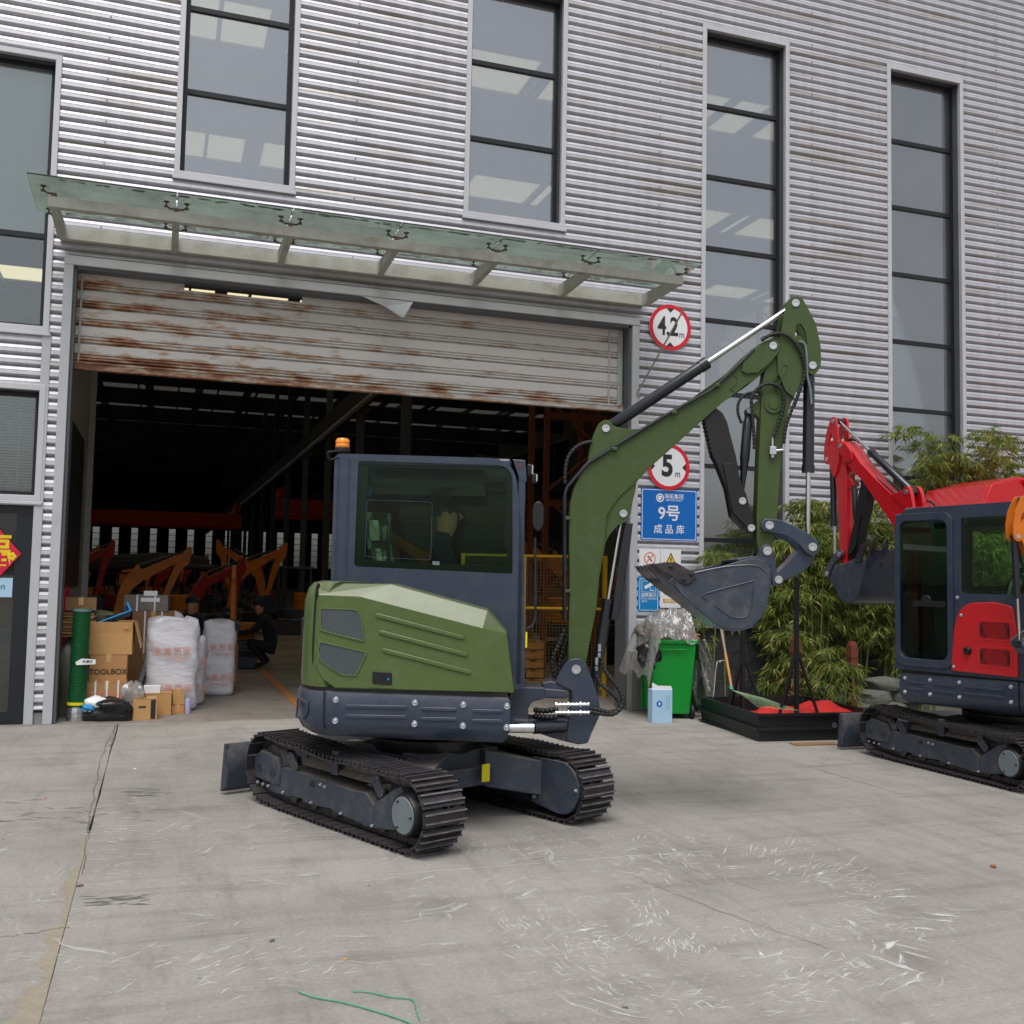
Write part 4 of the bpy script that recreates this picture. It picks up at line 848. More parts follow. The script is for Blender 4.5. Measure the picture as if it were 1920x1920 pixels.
    m = MB(); m.prism([(yR, zc0), (yL+.04, zc0), (yL+.04, zroof-.06), (yR, zroof-.06)], x_f-.05, x_f, 'x', holes=[rrect(yR+.06, 1.05, yL-.02, zroof-.12, .05)]); m.build('cab_front', body, cab, smooth=30, bevel=.01)
    m = MB(); m.prism(rrect(yR+.055, 1.045, yL-.015, zroof-.115, .05), x_f-.02, x_f-.015, 'x'); m.build('window_glass', 'glass_cab', cab, smooth=0)
    # rounded rear pillar, bottom skirt
    m = MB(); m.tube([(x_r+.055, yR+.045, .92), (x_r+.055, yR+.045, zroof-.02)], .062, 16); m.build('cab_pillar', body, cab)
    q = tr([(961, 861), (985, 863), (988, 903), (975, 901)], hz, yR); m = MB(); m.prism(q, yR-.002, yR+.012, 'y'); m.build('lifting_plate', body, cab, smooth=0, bevel=.004)
    q = hz(976, 873, yR); m = MB(); m.lathe([(0, 0), (.014, 0), (.014, .003)], 12, (q[0], yR-.0025, q[1]), (0, -1, 0)); m.build('hole', 'rusty', cab)
    m = MB(); m.box(((x_r+x_f)/2, .2, .95), (1.22, .9, .06)); m.build('cab_floor', 'black', cab, smooth=0)
    # beacon
    b0 = hz(641, 845, yR+.03); m = MB(); m.lathe([(0, 0), (.052, 0), (.052, .022), (.046, .028), (0, .03)], 24, (b0[0], yR+.05, b0[1]-.005)); m.build('beacon_base', 'rubber', cab)
    m = MB(); m.lathe([(0, .028), (.047, .028), (.050, .04), (.046, .045), (.046, .06), (.048, .062), (.046, .078), (.036, .09), (0, .092)], 28, (b0[0], yR+.05, b0[1]-.005)); m.build('beacon_lamp', 'amber', cab)
    hose([(b0[0]-.04, yR, b0[1]-.01), (b0[0]-.085, yR-.02, b0[1]-.02), (b0[0]-.07, yR-.01, b0[1]-.065), (b0[0]-.02, yR-.005, b0[1]-.05)], .006, 'beacon_cable', cab, spiral=False)
    # work lights, mirror, handrail, steps
    for (u, v, sz) in ((995, 884, .075), (1003, 899, .06)):
        q = hz(u, v, -.1); m = MB(); m.box((q[0]-.01, -.18, q[1]), (.035, .09, sz)); m.build('work_light', 'black', cab, smooth=0, bevel=.008)
        m = MB(); m.box((q[0]+.010, -.18, q[1]), (.008, .08, sz-.012)); m.build('light_lens', 'lamp_lens', cab, smooth=0, bevel=.003)
    q = hz(1009, 968, -.3); m = MB(); m.prism([(q[0]+x*.045, q[1]+z) for x, z in [(math.cos(R_(a))*.9, .10*(abs(math.sin(R_(a)))**.6)*(1 if math.sin(R_(a)) >= 0 else -1)) for a in range(0, 360, 15)]], -.33, -.28, 'y'); m.build('mirror', 'black', cab, smooth=40, bevel=.012)
    hr_ = [hz(*p, -.28) for p in ((1003, 1008), (1004, 1120), (1002, 1165), (988, 1178))]; m = MB(); m.tube(smooth_path([(p[0], -.30, p[1]) for p in hr_], 5), .0085, 8); m.build('handrail', 'cyl', cab)
    q = [hz(*p, -.29) for p in ((987, 1186), (989, 1214))]; m = MB(); m.box((q[0][0], -.25, (q[0][1]+q[1][1])/2), (.012, .10, .10)); m.build('label', 'yellow', cab, smooth=0)
    # interior
    m = MB(); m.box((-.18, .20, 1.12), (.5, .5, .28)); m.box((-.05, .20, 1.30), (.46, .48, .12)); m.build('seat', 'seat_black', cab, smooth=30, bevel=.03)
    m = MB(); m.loft([[(x+dx, .20+dy, z) for dx, dy in ((-.06, -.23*k), (.06, -.20*k), (.06, .20*k), (-.06, .23*k))] for x, z, k in ((-.27, 1.32, 1), (-.33, 1.55, 1), (-.37, 1.78, .85), (-.385, 1.84, .55), (-.39, 1.86, .5), (-.40, 1.98, .55), (-.405, 2.03, .4))]); m.build('backrest', 'seat_black', cab, smooth=50, bevel=.02)
    m = MB(); rr = random.Random(5)
    m.loft([[(x+.085*math.cos(R_(a))*(1+.25*rr.random()), .20+.26*k*math.sin(R_(a))*(1+.06*rr.random()), z) for a in range(0, 360, 20)] for x, z, k in ((-.28, 1.36, 1.05), (-.31, 1.48, 1.05), (-.335, 1.60, 1.03), (-.36, 1.72, .98), (-.38, 1.80, .85), (-.395, 1.86, .60), (-.40, 1.93, .62), (-.41, 2.0, .6), (-.41, 2.06, .4))]); m.build('seat_film', 'film_seat', cab, smooth=20)
    m = MB(); m.box((.18, -.12, 1.25), (.35, .14, .5)); m.box((.18, .50, 1.25), (.35, .12, .5)); m.box((.42, .0, 1.45), (.06, .16, .25)); m.build('console', 'black', cab, smooth=30, bevel=.03)
    for y in (-.10, .48): m = MB(); m.tube([(.20, y, 1.5), (.21, y, 1.60), (.20, y, 1.66)], [.012, .012, .022], 8); m.build('joystick', 'black', cab)
    q = hz(697, 905, -.15); m = MB(); m.tube([(q[0], -.10, q[1]+.1), (q[0]-.01, -.10, q[1]-.02), (q[0]-.03, -.10, q[1]-.08)], [.02, .028, .022], 6); m.tube([(q[0]-.05, -.1, 1.85), (q[0]-.07, -.1, 1.7), (q[0]-.09, -.1, 1.58)], [.012, .016, .02], 6); m.build('cab_film', 'blue_film', cab, smooth=20)
    m = MB(); m.box((-.1, .2, 2.25), (.9, .7, .05)); m.build('headliner', 'black', cab, smooth=0)
    # left rear painted cover with two grilles
    P = rquad([(-.60, .925), (-.60, 1.30), (-.56, 1.52), (-.40, 1.555), (-.15, 1.54), (-.05, 1.47), (.0, 1.30), (.03, .93)], [.01, .05, .04, .05, .05, .06, .03, .02], 3)
    m = MB(); m.prism(P, .60, .775, 'y'); lc = m.build('left_cover', paint, root, smooth=30, bevel=.02)
    for gz in (1.08, 1.31):
        m = MB(); m.prism(rrect(-.56, gz-.09, -.24, gz+.09, .02), .774, .780, 'y', holes=[rrect(-.54, gz-.07, -.26, gz+.07, .015)]); m.build('grille_frame', paint, lc, smooth=30, bevel=.003)
        m = MB(); m.prism(rrect(-.54, gz-.07, -.26, gz+.07, .015), .772, .7765, 'y'); m.build('grille_back', 'black', lc, smooth=0)  # dark of the hollow painted as a black sheet here too
        m = MB()
        for sg in (-1, 1):
            for k in range(-8, 34):
                x = -.56+k*.0125; a = [(x, gz-.07), (x+sg*.07, gz+.07)]
                if -.545 < a[0][0] < -.255 and -.545 < a[1][0] < -.255: m.box(((a[0][0]+a[1][0])/2, .778, gz), (.003, .001, .157), (0, sg*R_(26.5), 0))
        m.build('grille_mesh', paint, lc, smooth=0, kind='stuff')
    m = MB(); m.lathe([(0, 0), (.035, 0), (.035, .02), (.028, .03), (0, .03)], 18, (-.14, .775, 1.12), (0, 1, 0)); m.build('fuel_cap', 'black', lc)
    for bx, bz in ((-.08, 1.43), (.0, .97)): m = MB(); bolt(m, bx, .775, bz, 1, .011); m.build('bolt', 'bolt', lc)
    m = MB(); bolt(m, -.03, yL+.046, 1.585, 1, .013); m.build('bolt', 'bolt', cab)
    # nose of the frame carrying the swing post
    m = MB()
    m.prism(c3([(690, 395), (1150, 430), (1180, 470), (1150, 505), (700, 495)]), -.15, .15, 'y')
    m.prism(c3([(640, 395), (960, 405), (960, 500), (850, 530), (815, 590), (815, 680), (850, 720), (1010, 735), (1010, 770), (640, 760)]), -.17, .17, 'y')
    m.prism(c3([(680, 690), (1120, 690), (1350, 720), (1350, 750), (1150, 790), (680, 770)]), -.13, .13, 'y')
    m.build('swing_frame', body, root, smooth=0, bevel=.008)
    sc_ = MB(); p = c3([(685, 788), (868, 792), (1150, 795)], -.25); sc_.cyl((p[1][0], -.25, p[1][1]), (p[2][0], -.17, p[2][1]), .040, 16); sc_.build('swing_cylinder', 'cyl', root)
    sc_ = MB(); sc_.cyl((p[0][0]-.1, -.27, p[0][1]), (p[1][0], -.25, p[1][1]), .034, 16); sc_.build('cylinder_rod', 'chrome', root)
    return cab

# ---- arm: all shapes measured on the green machine, then posed
P0 = c3([(1238, 248)])[0]; P1 = c4([(1505, 405)])[0]; P2 = c4([(1465, 1755)])[0]
def arm(root, paint, da=0., ds=0., db=0., swing=0., body='navy', yoff=0.):
    """da, ds, db: extra rotation of boom, stick, bucket about their pins (radians, anticlockwise seen from the right side)"""
    SX = c3([(1180, 500)])[0][0]
    S3 = Matrix.Translation((SX, yoff, 0)) @ Matrix.Rotation(swing, 4, 'Z') @ Matrix.Translation((-SX, 0, 0))
    fb = lambda p: rot2(p, P0, da)
    def fs(p): p = rot2(p, P1, ds); return rot2(p, P0, da)
    def fk(p): p = rot2(p, P2, db); return fs(p)
    I = lambda p: p
    def mk(): m = MB(); m.X = S3; return m
    def pr(name, poly, y0, y1, f, mat, par=root, bev=.006, holes=(), sm=28): m = mk(); m.prism([f(p) for p in poly], y0, y1, 'y', holes=[[f(p) for p in h] for h in holes]); return m.build(name, mat, par, smooth=sm, bevel=bev)
    def pins(lst, f, par, r=.028):
        for p, y in lst:
            for s in (-1, 1): m = mk(); pin(m, f(p), s*y, r, s); m.build('pin', 'bolt', par)
    # swing bracket
    br = c3([(1050, 360), (1100, 260), (1150, 185), (1190, 160), (1240, 150), (1290, 165), (1330, 210), (1380, 340), (1440, 530), (1450, 620), (1435, 680), (1370, 820), (1340, 900), (1250, 912), (1150, 880), (1160, 750), (1200, 520), (1200, 440)])
    bk = pr('swing_bracket', rquad(br, .012, 2), -.145, -.11, I, body); pr('bracket_plate', rquad(br, .012, 2), .11, .145, I, body, bk)
    pr('bracket_core', c3([(1190, 430), (1395, 440), (1440, 600), (1340, 890), (1170, 870)]), -.11, .11, I, body, bk)
    pr('bracket_jaw', c3([(940, 372), (1010, 355), (1240, 395), (1240, 425), (960, 430)]), -.13, .13, I, body, bk)
    pr('bracket_jaw', c3([(920, 820), (1160, 800), (1340, 860), (1340, 900), (1250, 912), (1130, 885), (1010, 850)]), -.13, .13, I, body, bk)
    m = mk(); q = c3([(1200, 700)])[0]; m.lathe([(0, 0), (.075, 0), (.075, .02), (0, .025)], 20, (q[0], 0, q[1]+.0)); m.build('pivot_cap', 'navy_dusty', bk)
    pins([(P0, .145)], I, bk, .032)
    # boom
    bo = c4([(165, 1920), (162, 1700), (163, 1560), (170, 1440), (195, 1340), (240, 1250), (290, 1180), (600, 990), (900, 800), (1180, 600), (1300, 480), (1410, 390), (1460, 365), (1510, 350), (1545, 365), (1562, 400), (1553, 445), (1500, 520), (1430, 590), (1370, 640), (1250, 720), (1150, 790), (950, 970), (700, 1195), (610, 1290), (520, 1370), (460, 1440), (420, 1510), (410, 1560), (400, 1700), (385, 1770), (365, 1920)])
    bo = bo+[hz(1117, 1140), hz(1107, 1190), hz(1097, 1245), hz(1090, 1262), hz(1078, 1268), hz(1067, 1262), hz(1064, 1250), hz(1065, 1180)]
    boom = pr('boom', bo, -.075, .075, fb, paint, bev=.007)
    # weld beads / folded edge plates
    m = mk()
    for path in (c4([(290, 1185), (600, 993), (900, 803), (1180, 603)]), c4([(595, 1310), (500, 1385), (440, 1470), (412, 1560), (395, 1720), (360, 1920)]), c4([(1175, 600), (1240, 592), (1272, 610), (1270, 640), (1225, 690), (1245, 700)]), c4([(1345, 640), (1150, 792), (950, 972), (700, 1197), (610, 1292)])):
        m.tube([(fb(p)[0], -.076, fb(p)[1]) for p in path], .005, 5)
    m.build('weld_bead', paint, boom, smooth=60, kind='stuff')
    ear = c4([(290, 1182), (300, 1110), (330, 980), (360, 915), (395, 892), (430, 895), (455, 930), (500, 945), (560, 952), (640, 950), (600, 1000), (330, 1165)])
    for s in (-1, 1): pr('boom_ear', rquad(ear, .006, 2), s*.085, s*.045, fb, paint, boom, .005)
    ear2 = c4([(560, 1330), (612, 1285), (603, 1350), (583, 1430), (572, 1510), (540, 1560), (480, 1590), (430, 1650), (402, 1705), (395, 1640), (425, 1500), (480, 1410)])
    for s in (-1, 1): pr('cylinder_ear', rquad(ear2, .006, 2), s*.07, s*.045, fb, paint, boom, .005)
    tip = c4([(1310, 480), (1410, 395), (1510, 352), (1545, 368), (1560, 405), (1545, 450), (1490, 515), (1410, 582), (1330, 590), (1298, 570)])
    for s in (-1, 1): pr('boom_cheek', rquad(tip, .008, 2), s*.092, s*.07, fb, paint, boom, .006)
    A1, A2, B1 = c4([(405, 948), (1655, 122), (522, 1508)])
    pins([(A1, .085), (B1, .070), (P1, .092)], fb, boom)
    # stick
    st = c4([(1455, 570), (1500, 500), (1545, 440), (1600, 380), (1660, 380), (1695, 440), (1705, 520), (1700, 620), (1660, 720), (1630, 780), (1610, 860), (1595, 980), (1560, 1250), (1542, 1540), (1515, 1700), (1500, 1800), (1465, 1812), (1425, 1790), (1405, 1700), (1403, 1540), (1415, 1200), (1428, 900), (1436, 700)])
    stick = pr('stick', st, -.062, .062, fs, paint, bev=.007)
    se = c4([(1600, 110), (1625, 82), (1665, 75), (1700, 90), (1735, 150), (1790, 260), (1820, 400), (1824, 500), (1818, 550), (1790, 585), (1755, 592), (1735, 570), (1715, 600), (1700, 640), (1640, 740), (1590, 700), (1540, 580), (1535, 440), (1560, 330), (1580, 200)])
    hole = c4([(1662, 262), (1690, 258), (1718, 305), (1735, 400), (1725, 385), (1695, 345), (1665, 330), (1650, 345)])
    for s in (-1, 1): pr('stick_ear', rquad(se, .008, 2), s*.085, s*.062, fs, paint, stick, .005, holes=[rquad(hole, .005, 2)])
    m = mk(); q = [fs(p) for p in c4([(1590, 500), (1580, 560), (1540, 620)])]
    ov = capsule(c4([(1585, 545)])[0], c4([(1532, 640)])[0], .022); m.prism([fs(p) for p in ov], -.064, -.090, 'y', holes=[[fs(p) for p in capsule(c4([(1585, 545)])[0], c4([(1532, 640)])[0], .018)]]); m.build('weld_ring', paint, stick, smooth=30)
    cc = c4([(1515, 785)])[0]; m = mk(); m.prism([fs((cc[0]+.066*x, cc[1]+.066*z)) for x, z in [(math.cos(R_(a)), math.sin(R_(a))) for a in range(0, 360, 15)]], -.062, -.072, 'y'); m.build('boss', paint, stick, smooth=30, bevel=.003)
    m = mk(); m.prism([fs((cc[0]+.038*x, cc[1]+.038*z)) for x, z in [(math.cos(R_(a)), math.sin(R_(a))) for a in range(0, 360, 15)]], -.072, -.078, 'y'); m.build('boss', paint, stick, smooth=30, bevel=.003)
    pr('thumb_bracket', c4([(1445, 740), (1405, 765), (1340, 815), (1345, 850), (1400, 850), (1445, 890)]), -.04, .04, fs, paint, stick, .004)
    C1, K0, LA = c4([(1767, 533)])[0], c4([(1758, 1730)])[0], c4([(1475, 1588)])[0]; LB = c5([(1040, 735)])[0]
    pins([(A2, .085), (C1, .085), (P2, .075), (LA, .075)], fs, stick)
    # linkage solve: joint K from link lengths
    la, lb, bpin = fs(LA), fk(LB), None
    r_a, r_b = math.dist(LA, K0), math.dist(LB, K0); d = math.dist(la, lb)
    d = min(max(d, abs(r_a-r_b)+1e-3), r_a+r_b-1e-3); a_ = (r_a*r_a-r_b*r_b+d*d)/(2*d); h_ = math.sqrt(max(0, r_a*r_a-a_*a_))
    ux, uzz = (lb[0]-la[0])/d, (lb[1]-la[1])/d; sg = 1 if ((K0[0]-LA[0])*(LB[1]-LA[1])-(K0[1]-LA[1])*(LB[0]-LA[0])) < 0 else -1
    K = (la[0]+ux*a_-sg*uzz*h_, la[1]+uzz*a_+sg*ux*h_)
    K = min(((la[0]+ux*a_-q*uzz*h_, la[1]+uzz*a_+q*ux*h_) for q in (1, -1)), key=lambda k: abs(((k[0]-la[0])*(lb[1]-la[1])-(k[1]-la[1])*(lb[0]-la[0]))-((K0[0]-LA[0])*(LB[1]-LA[1])-(K0[1]-LA[1])*(LB[0]-LA[0]))))
    ang = lambda a, b: math.atan2(b[1]-a[1], b[0]-a[0])
    def fl(p): q = (p[0]-LA[0]+la[0], p[1]-LA[1]+la[1]); return rot2(q, la, ang(la, K)-ang(LA, K0))
    def fl2(p): q = (p[0]-LB[0]+lb[0], p[1]-LB[1]+lb[1]); return rot2(q, lb, ang(lb, K)-ang(LB, K0))
    hl = c4([(1425, 1565), (1450, 1543), (1540, 1550), (1640, 1590), (1740, 1645), (1795, 1695), (1808, 1730), (1800, 1765), (1765, 1790), (1725, 1775), (1650, 1690), (1570, 1650), (1490, 1635), (1435, 1625), (1418, 1595)])
    for s in (-1, 1):
        o = pr('link_arm', rquad(hl, .008, 2), s*.115, s*.085, fl, body, root, .006)
        for p in (LA, K0): m = mk(); pin(m, fl(p), s*.115, .030, s); m.build('pin', 'bolt', o)
    l2 = c5([(1185, 535), (1290, 585), (1262, 640), (1200, 690), (1140, 720), (1080, 742), (1050, 775), (1015, 768), (1000, 735), (1010, 700), (1060, 670), (1120, 612), (1165, 560)])
    o = pr('bucket_link', rquad(l2, .010, 2), -.07, .07, fl2, body, root, .006)
    for s in (-1, 1): m = mk(); pin(m, fl2(LB), s*.07, .030, s); m.build('pin', 'bolt', o)
    # cylinders: barrel from a toward b, rod to b
    def cylinder(a, b, frac, r, rr, name, y=0, flip=False):
        a, b = ((a[0], y, a[1]), (b[0], y, b[1])); A, B = Vector(a), Vector(b); Mx = A.lerp(B, frac)
        m = mk(); m.tube([A, A.lerp(Mx, .06), A.lerp(Mx, .07), A.lerp(Mx, .93), A.lerp(Mx, .931), Mx], [r*.8, r*.85, r, r, r*1.12, r*1.12], 20); o = m.build(name, 'cyl', root)
        m = mk(); m.cyl(Mx, B, rr, 14); m.build('cylinder_rod', 'chrome', o)
        for P in (A, B): m = mk(); m.lathe([(0, -.035), (r*.9, -.035), (r*.9, .035), (0, .035)], 16, P, (0, 1, 0)); m.build('cylinder_eye', 'cyl', o)
        return o
    cylinder(fb(A1), fs(A2), .545, .041, .020, 'arm_cylinder'); ck = cylinder(fs(C1), K, .585, .040, .017, 'bucket_cylinder')
    bc = hz(1111, 1305); B1p = fb(B1)
    m = mk(); A, B = Vector((bc[0], 0, bc[1])), Vector((B1p[0], 0, B1p[1])); Mx = A.lerp(B, .53); m.tube([A, A.lerp(Mx, .95), A.lerp(Mx, .951), Mx], [.038, .038, .043, .043], 20); o = m.build('boom_cylinder', 'cyl', root)
    m = mk(); m.cyl(Mx, B, .018, 14); m.build('cylinder_rod', 'chrome', o)
    g = c6([(740, 770), (786, 772), (770, 900), (700, 1345), (655, 1350), (700, 1000)]); pr('rod_guard', g, -.05, .05, fb, 'cyl', o, .006)
    q = c6([(585, 1520), (568, 1600)]); m = mk()
    for p in q: m.tube([(p[0], -.05, p[1]+.03), (p[0], -.05, p[1]-.02)], .012, 8); m.tube([(p[0]-.002, -.05, p[1]-.03), (p[0], -.05, p[1]-.06)], .011, 8)
    m.build('hose_fitting', 'bolt', o)
    # steel lines on the boom
    pth = tr([(1058, 1162), (1058, 930), (1063, 916), (1099, 874), (1178, 824), (1240, 786), (1330, 736), (1380, 690), (1408, 662)])
    for yy in (-.092, -.066, .045): m = mk(); m.tube([(fb(p)[0], yy, fb(p)[1]+.004*k) for k, p in enumerate(pth[:2])]+[(fb(p)[0], yy, fb(p)[1]+.006) for p in pth[2:]], .0105, 8); m.build('steel_line', 'cyl', boom)
    for u, v in ((1063, 973), (1063, 1108), (1150, 845), (1260, 777), (1340, 727)): q = fb(hz(u, v)); m = mk(); m.box((q[0], -.082, q[1]), (.035, .05, .022)); m.build('line_clamp', 'green_boom' if paint.startswith('green') else body, boom, smooth=0, bevel=.004)
    def hs(name, pts, y, r, f, mat='rubber', spiral=True, sc=c4):
        Pp = [f(p) for p in sc(pts)]; yy = y if isinstance(y, list) else [y]*len(Pp); o = hose([S3 @ Vector((p[0], q, p[1])) for p, q in zip(Pp, yy)], r, name, root, mat, spiral); return o
    hs('hydraulic_hose', [(1425, 372), (1490, 335), (1560, 328), (1630, 370), (1690, 460), (1712, 580), (1670, 720), (1620, 840), (1585, 950), (1572, 1050)], -.105, .0115, fs)
    hs('hydraulic_hose', [(1440, 350), (1520, 325), (1600, 350), (1670, 420), (1705, 530), (1700, 650), (1650, 800)], -.06, .0115, fs)
    hs('hydraulic_hose', [(1302, 912), (1278, 840), (1285, 770), (1330, 720), (1400, 706), (1440, 716)], -.07, .010, fs)
    hs('hydraulic_hose', [(1382, 1085), (1376, 960), (1365, 820), (1366, 740), (1420, 672), (1490, 655), (1555, 690), (1577, 780), (1545, 900), (1505, 1010)], -.095, .0115, fs)
    hs('hydraulic_hose', [(1672, 378), (1712, 400), (1725, 500), (1728, 600), (1748, 700), (1755, 790)], -.10, .009, fs, 'cover_grey', False)
    hs('hydraulic_hose', [(540, 292), (480, 305), (430, 338), (395, 390), (380, 460), (378, 545)], -.10, .012, fb, 'rubber', True, c6)
    hs('hydraulic_hose', [(376, 1405), (350, 1480), (318, 1545), (303, 1610), (318, 1690)], -.06, .015, I, 'rubber', True, c6)
    hs('hydraulic_hose', [(400, 1440), (375, 1520), (350, 1600), (345, 1680)], -.02, .015, I, 'rubber', True, c6)
    hs('hydraulic_hose', [(600, 1570), (610, 1640), (645, 1690), (700, 1765), (712, 1840), (660, 1895), (590, 1893), (515, 1880)], [-.06, -.08, -.10, -.14, -.17, -.18, -.19, -.20], .014, I, 'rubber', True, c6)
    hs('hydraulic_hose', [(568, 1680), (590, 1730), (640, 1770), (690, 1820), (692, 1862), (640, 1885), (580, 1872), (515, 1858)], [-.06, -.08, -.09, -.13, -.16, -.18, -.19, -.19], .014, I, 'rubber', True, c6)
    for zz in (0, 1):
        q = c3([(1070, 585+zz*70), (1360, 580+zz*75)], -.2); m = mk(); n = 9
        for i in range(n): t = i/(n-1); m.tube([(q[0][0]+(q[1][0]-q[0][0])*t-.006, -.20, q[0][1]+(q[1][1]-q[0][1])*t), (q[0][0]+(q[1][0]-q[0][0])*t+.006, -.20, q[0][1]+(q[1][1]-q[0][1])*t)], .014 if i % 3 else .019, 6)
        m.cyl((q[0][0], -.2, q[0][1]), (q[1][0], -.2, q[1][1]), .010); m.build('hose_fitting', 'bolt', root)
        hs('hydraulic_hose', [(870, 610+zz*50), (960, 610+zz*55), (1070, 590+zz*70)], [-.12, -.17, -.2], .018, I, 'rubber', True, c3)
    q = fs(c4([(1503, 1095)])[0]); m = mk(); m.box((q[0], -.085, q[1]), (.045, .04, .055)); m.cyl((q[0], -.085, q[1]), (q[0], -.085, q[1]+.10), .009); m.cyl((q[0]+.02, -.085, q[1]), (q[0]+.085, -.085, q[1]+.01), .008); m.cyl((q[0]+.075, -.085, q[1]+.01), (q[0]+.08, -.085, q[1]+.055), .010); m.cyl((q[0], -.085, q[1]-.05), (q[0], -.085, q[1]), .012); m.build('valve_block', 'bolt', stick, smooth=30, bevel=.003)
    # thumb
    th = c4([(1015, 810), (1060, 790), (1120, 795), (1180, 840), (1210, 900), (1230, 980), (1270, 1130), (1290, 1250), (1330, 1370), (1390, 1560), (1402, 1605), (1385, 1640), (1345, 1630), (1305, 1590), (1240, 1525), (1205, 1340), (1135, 1160), (1112, 1120)])
    k = []
    for i in range(9): a = (1108-i*6.2, 1095-i*27); k += [a, (a[0]-10, a[1]-9), (a[0]-2, a[1]-14)]
    th = th+c4(k)+c4([(1045, 850)])
    tb = pr('thumb', th, -.055, .055, fs, 'black', root, .004)
    for s in (-1, 1): pr('thumb_plate', c4([(1180, 1180), (1240, 1175), (1330, 1370), (1385, 1560), (1340, 1600), (1245, 1500)]), s*.07, s*.055, fs, 'black', tb, .003)
    for p in c4([(1308, 1425), (1366, 1603)]): m = mk(); pin(m, fs(p), -.07, .026, -1); m.build('pin', 'bolt', tb)
    ta, tb2 = fs(c4([(1362, 825)])[0]), fs(c4([(1318, 1400)])[0]); m = mk(); A, B = Vector((ta[0], 0, ta[1])), Vector((tb2[0], 0, tb2[1])); m.tube([A, A.lerp(B, .10), A.lerp(B, .12), A.lerp(B, .55), A.lerp(B, .58), A.lerp(B, .95)], [.022, .026, .034, .034, .03, .012], 14); o = m.build('thumb_cylinder', 'cyl', root)
    m = mk(); pin(m, ta, -.045, .022, -1); m.build('pin', 'bolt', o)
    # bucket
    yb = .27
    sp = c5([(372, 770), (505, 682), (690, 645), (800, 612), (900, 590), (980, 612), (1003, 670), (1000, 770), (980, 900), (940, 980), (870, 1045), (800, 1066), (720, 1062), (650, 1032), (545, 945), (420, 835)], -yb)
    sh_o = c5([(250, 718), (320, 790), (430, 868), (545, 955), (650, 1043), (720, 1075), (800, 1080), (878, 1058), (950, 990), (992, 905), (1014, 770), (1016, 668), (990, 600), (905, 577), (790, 598)], -yb)
    sh_i = c5([(255, 708), (330, 775), (435, 852), (552, 940), (655, 1027), (722, 1058), (798, 1062), (868, 1042), (935, 978), (976, 898), (997, 768), (999, 672), (978, 615), (903, 594), (795, 614)], -yb)
    bu = pr('bucket', rquad(sp, .006, 2), -yb-.006, -yb+.012, fk, 'navy_dusty', root, .004); pr('bucket_side', rquad(sp, .006, 2), yb-.012, yb+.006, fk, 'navy_dusty', bu, .004)
    m = mk(); n = len(sh_o); ro = [fk(p) for p in sh_o]; ri = [fk(p) for p in sh_i]
    m.loft([[(p[0], y, p[1]) for p in ro+ri[::-1]] for y in (-yb-.004, yb+.004)]); m.build('bucket_shell', body, bu, smooth=30, bevel=.003)
    m = mk()
    for path in (c5([(600, 870), (570, 832), (895, 744)], -yb), c5([(645, 908), (745, 978), (830, 985), (880, 930), (897, 745)], -yb), c5([(505, 690), (700, 650), (905, 640), (985, 690)], -yb)): m.tube(smooth_path([(fk(p)[0], -yb-.008, fk(p)[1]) for p in path], 4), .005, 5)
    m.build('bucket_ridge', 'navy', bu, smooth=60, kind='stuff')
    for i, y in enumerate((-.24, -.08, .08, .24)):
        m = mk(); t = c5([(163, 636), (215, 650), (300, 715), (370, 770), (400, 850), (300, 770), (225, 715)], -yb)
        m.loft([[(fk(p)[0], y+s*(.030 if j not in (0,) else .012), fk(p)[1]) for j, p in enumerate(t)] for s in (-1, 1)]); m.build('bucket_tooth', 'steel_dark', bu, smooth=0, bevel=.004)
    for s in (-1, 1): pr('side_cutter', c5([(240, 630), (300, 618), (375, 618), (500, 690), (520, 720), (455, 770), (420, 760), (330, 700), (262, 668)], -yb), s*(yb+.006), s*(yb+.024), fk, 'steel_dark', bu, .004)
    for p in c5([(430, 735), (480, 700), (345, 650)], -yb): m = mk(); bolt(m, fk(p)[0], -yb-.024, fk(p)[1], -1, .012); m.build('bolt', 'black', bu)
    for s in (-1, 1): pr('bucket_ear', rquad(c5([(900, 590), (925, 520), (965, 500), (1003, 525), (1010, 600), (1035, 690), (1080, 715), (1075, 760), (1040, 778), (1000, 770), (985, 640)]), .006, 2), s*.10, s*.075, fk, body, bu, .005)
    m = mk(); pin(m, fk(P2), -.10, .032, -1); m.build('pin', 'bolt', bu); m = mk(); pin(m, fk(LB), -.10, .028, -1); m.build('pin', 'bolt', bu)

ex = thing('excavator', 'olive green compact excavator with slate blue cab standing before the open doorway', 'excavator', HO, HH)
undercarriage(ex, HU-HH); cabg = house(ex, 'green'); arm(ex, 'green_boom')
m = MB(); m.X = Matrix.Rotation(HU-HH, 4, 'Z'); m.box((-.50, -.10, .33), (.004, .066, .115)); lb = m.build('label_plate', 'yellow', ex, smooth=0)

ex2 = thing('excavator', 'bright red compact excavator with navy cab standing by the bamboo at the right edge', 'excavator', RO, RH); ex2.scale = (.96, .96, .96)
undercarriage(ex2, RU-RH); house(ex2, 'red', back=.20); arm(ex2, 'red', R_(1), 0, R_(-30), swing=R_(-15.), yoff=-.16)

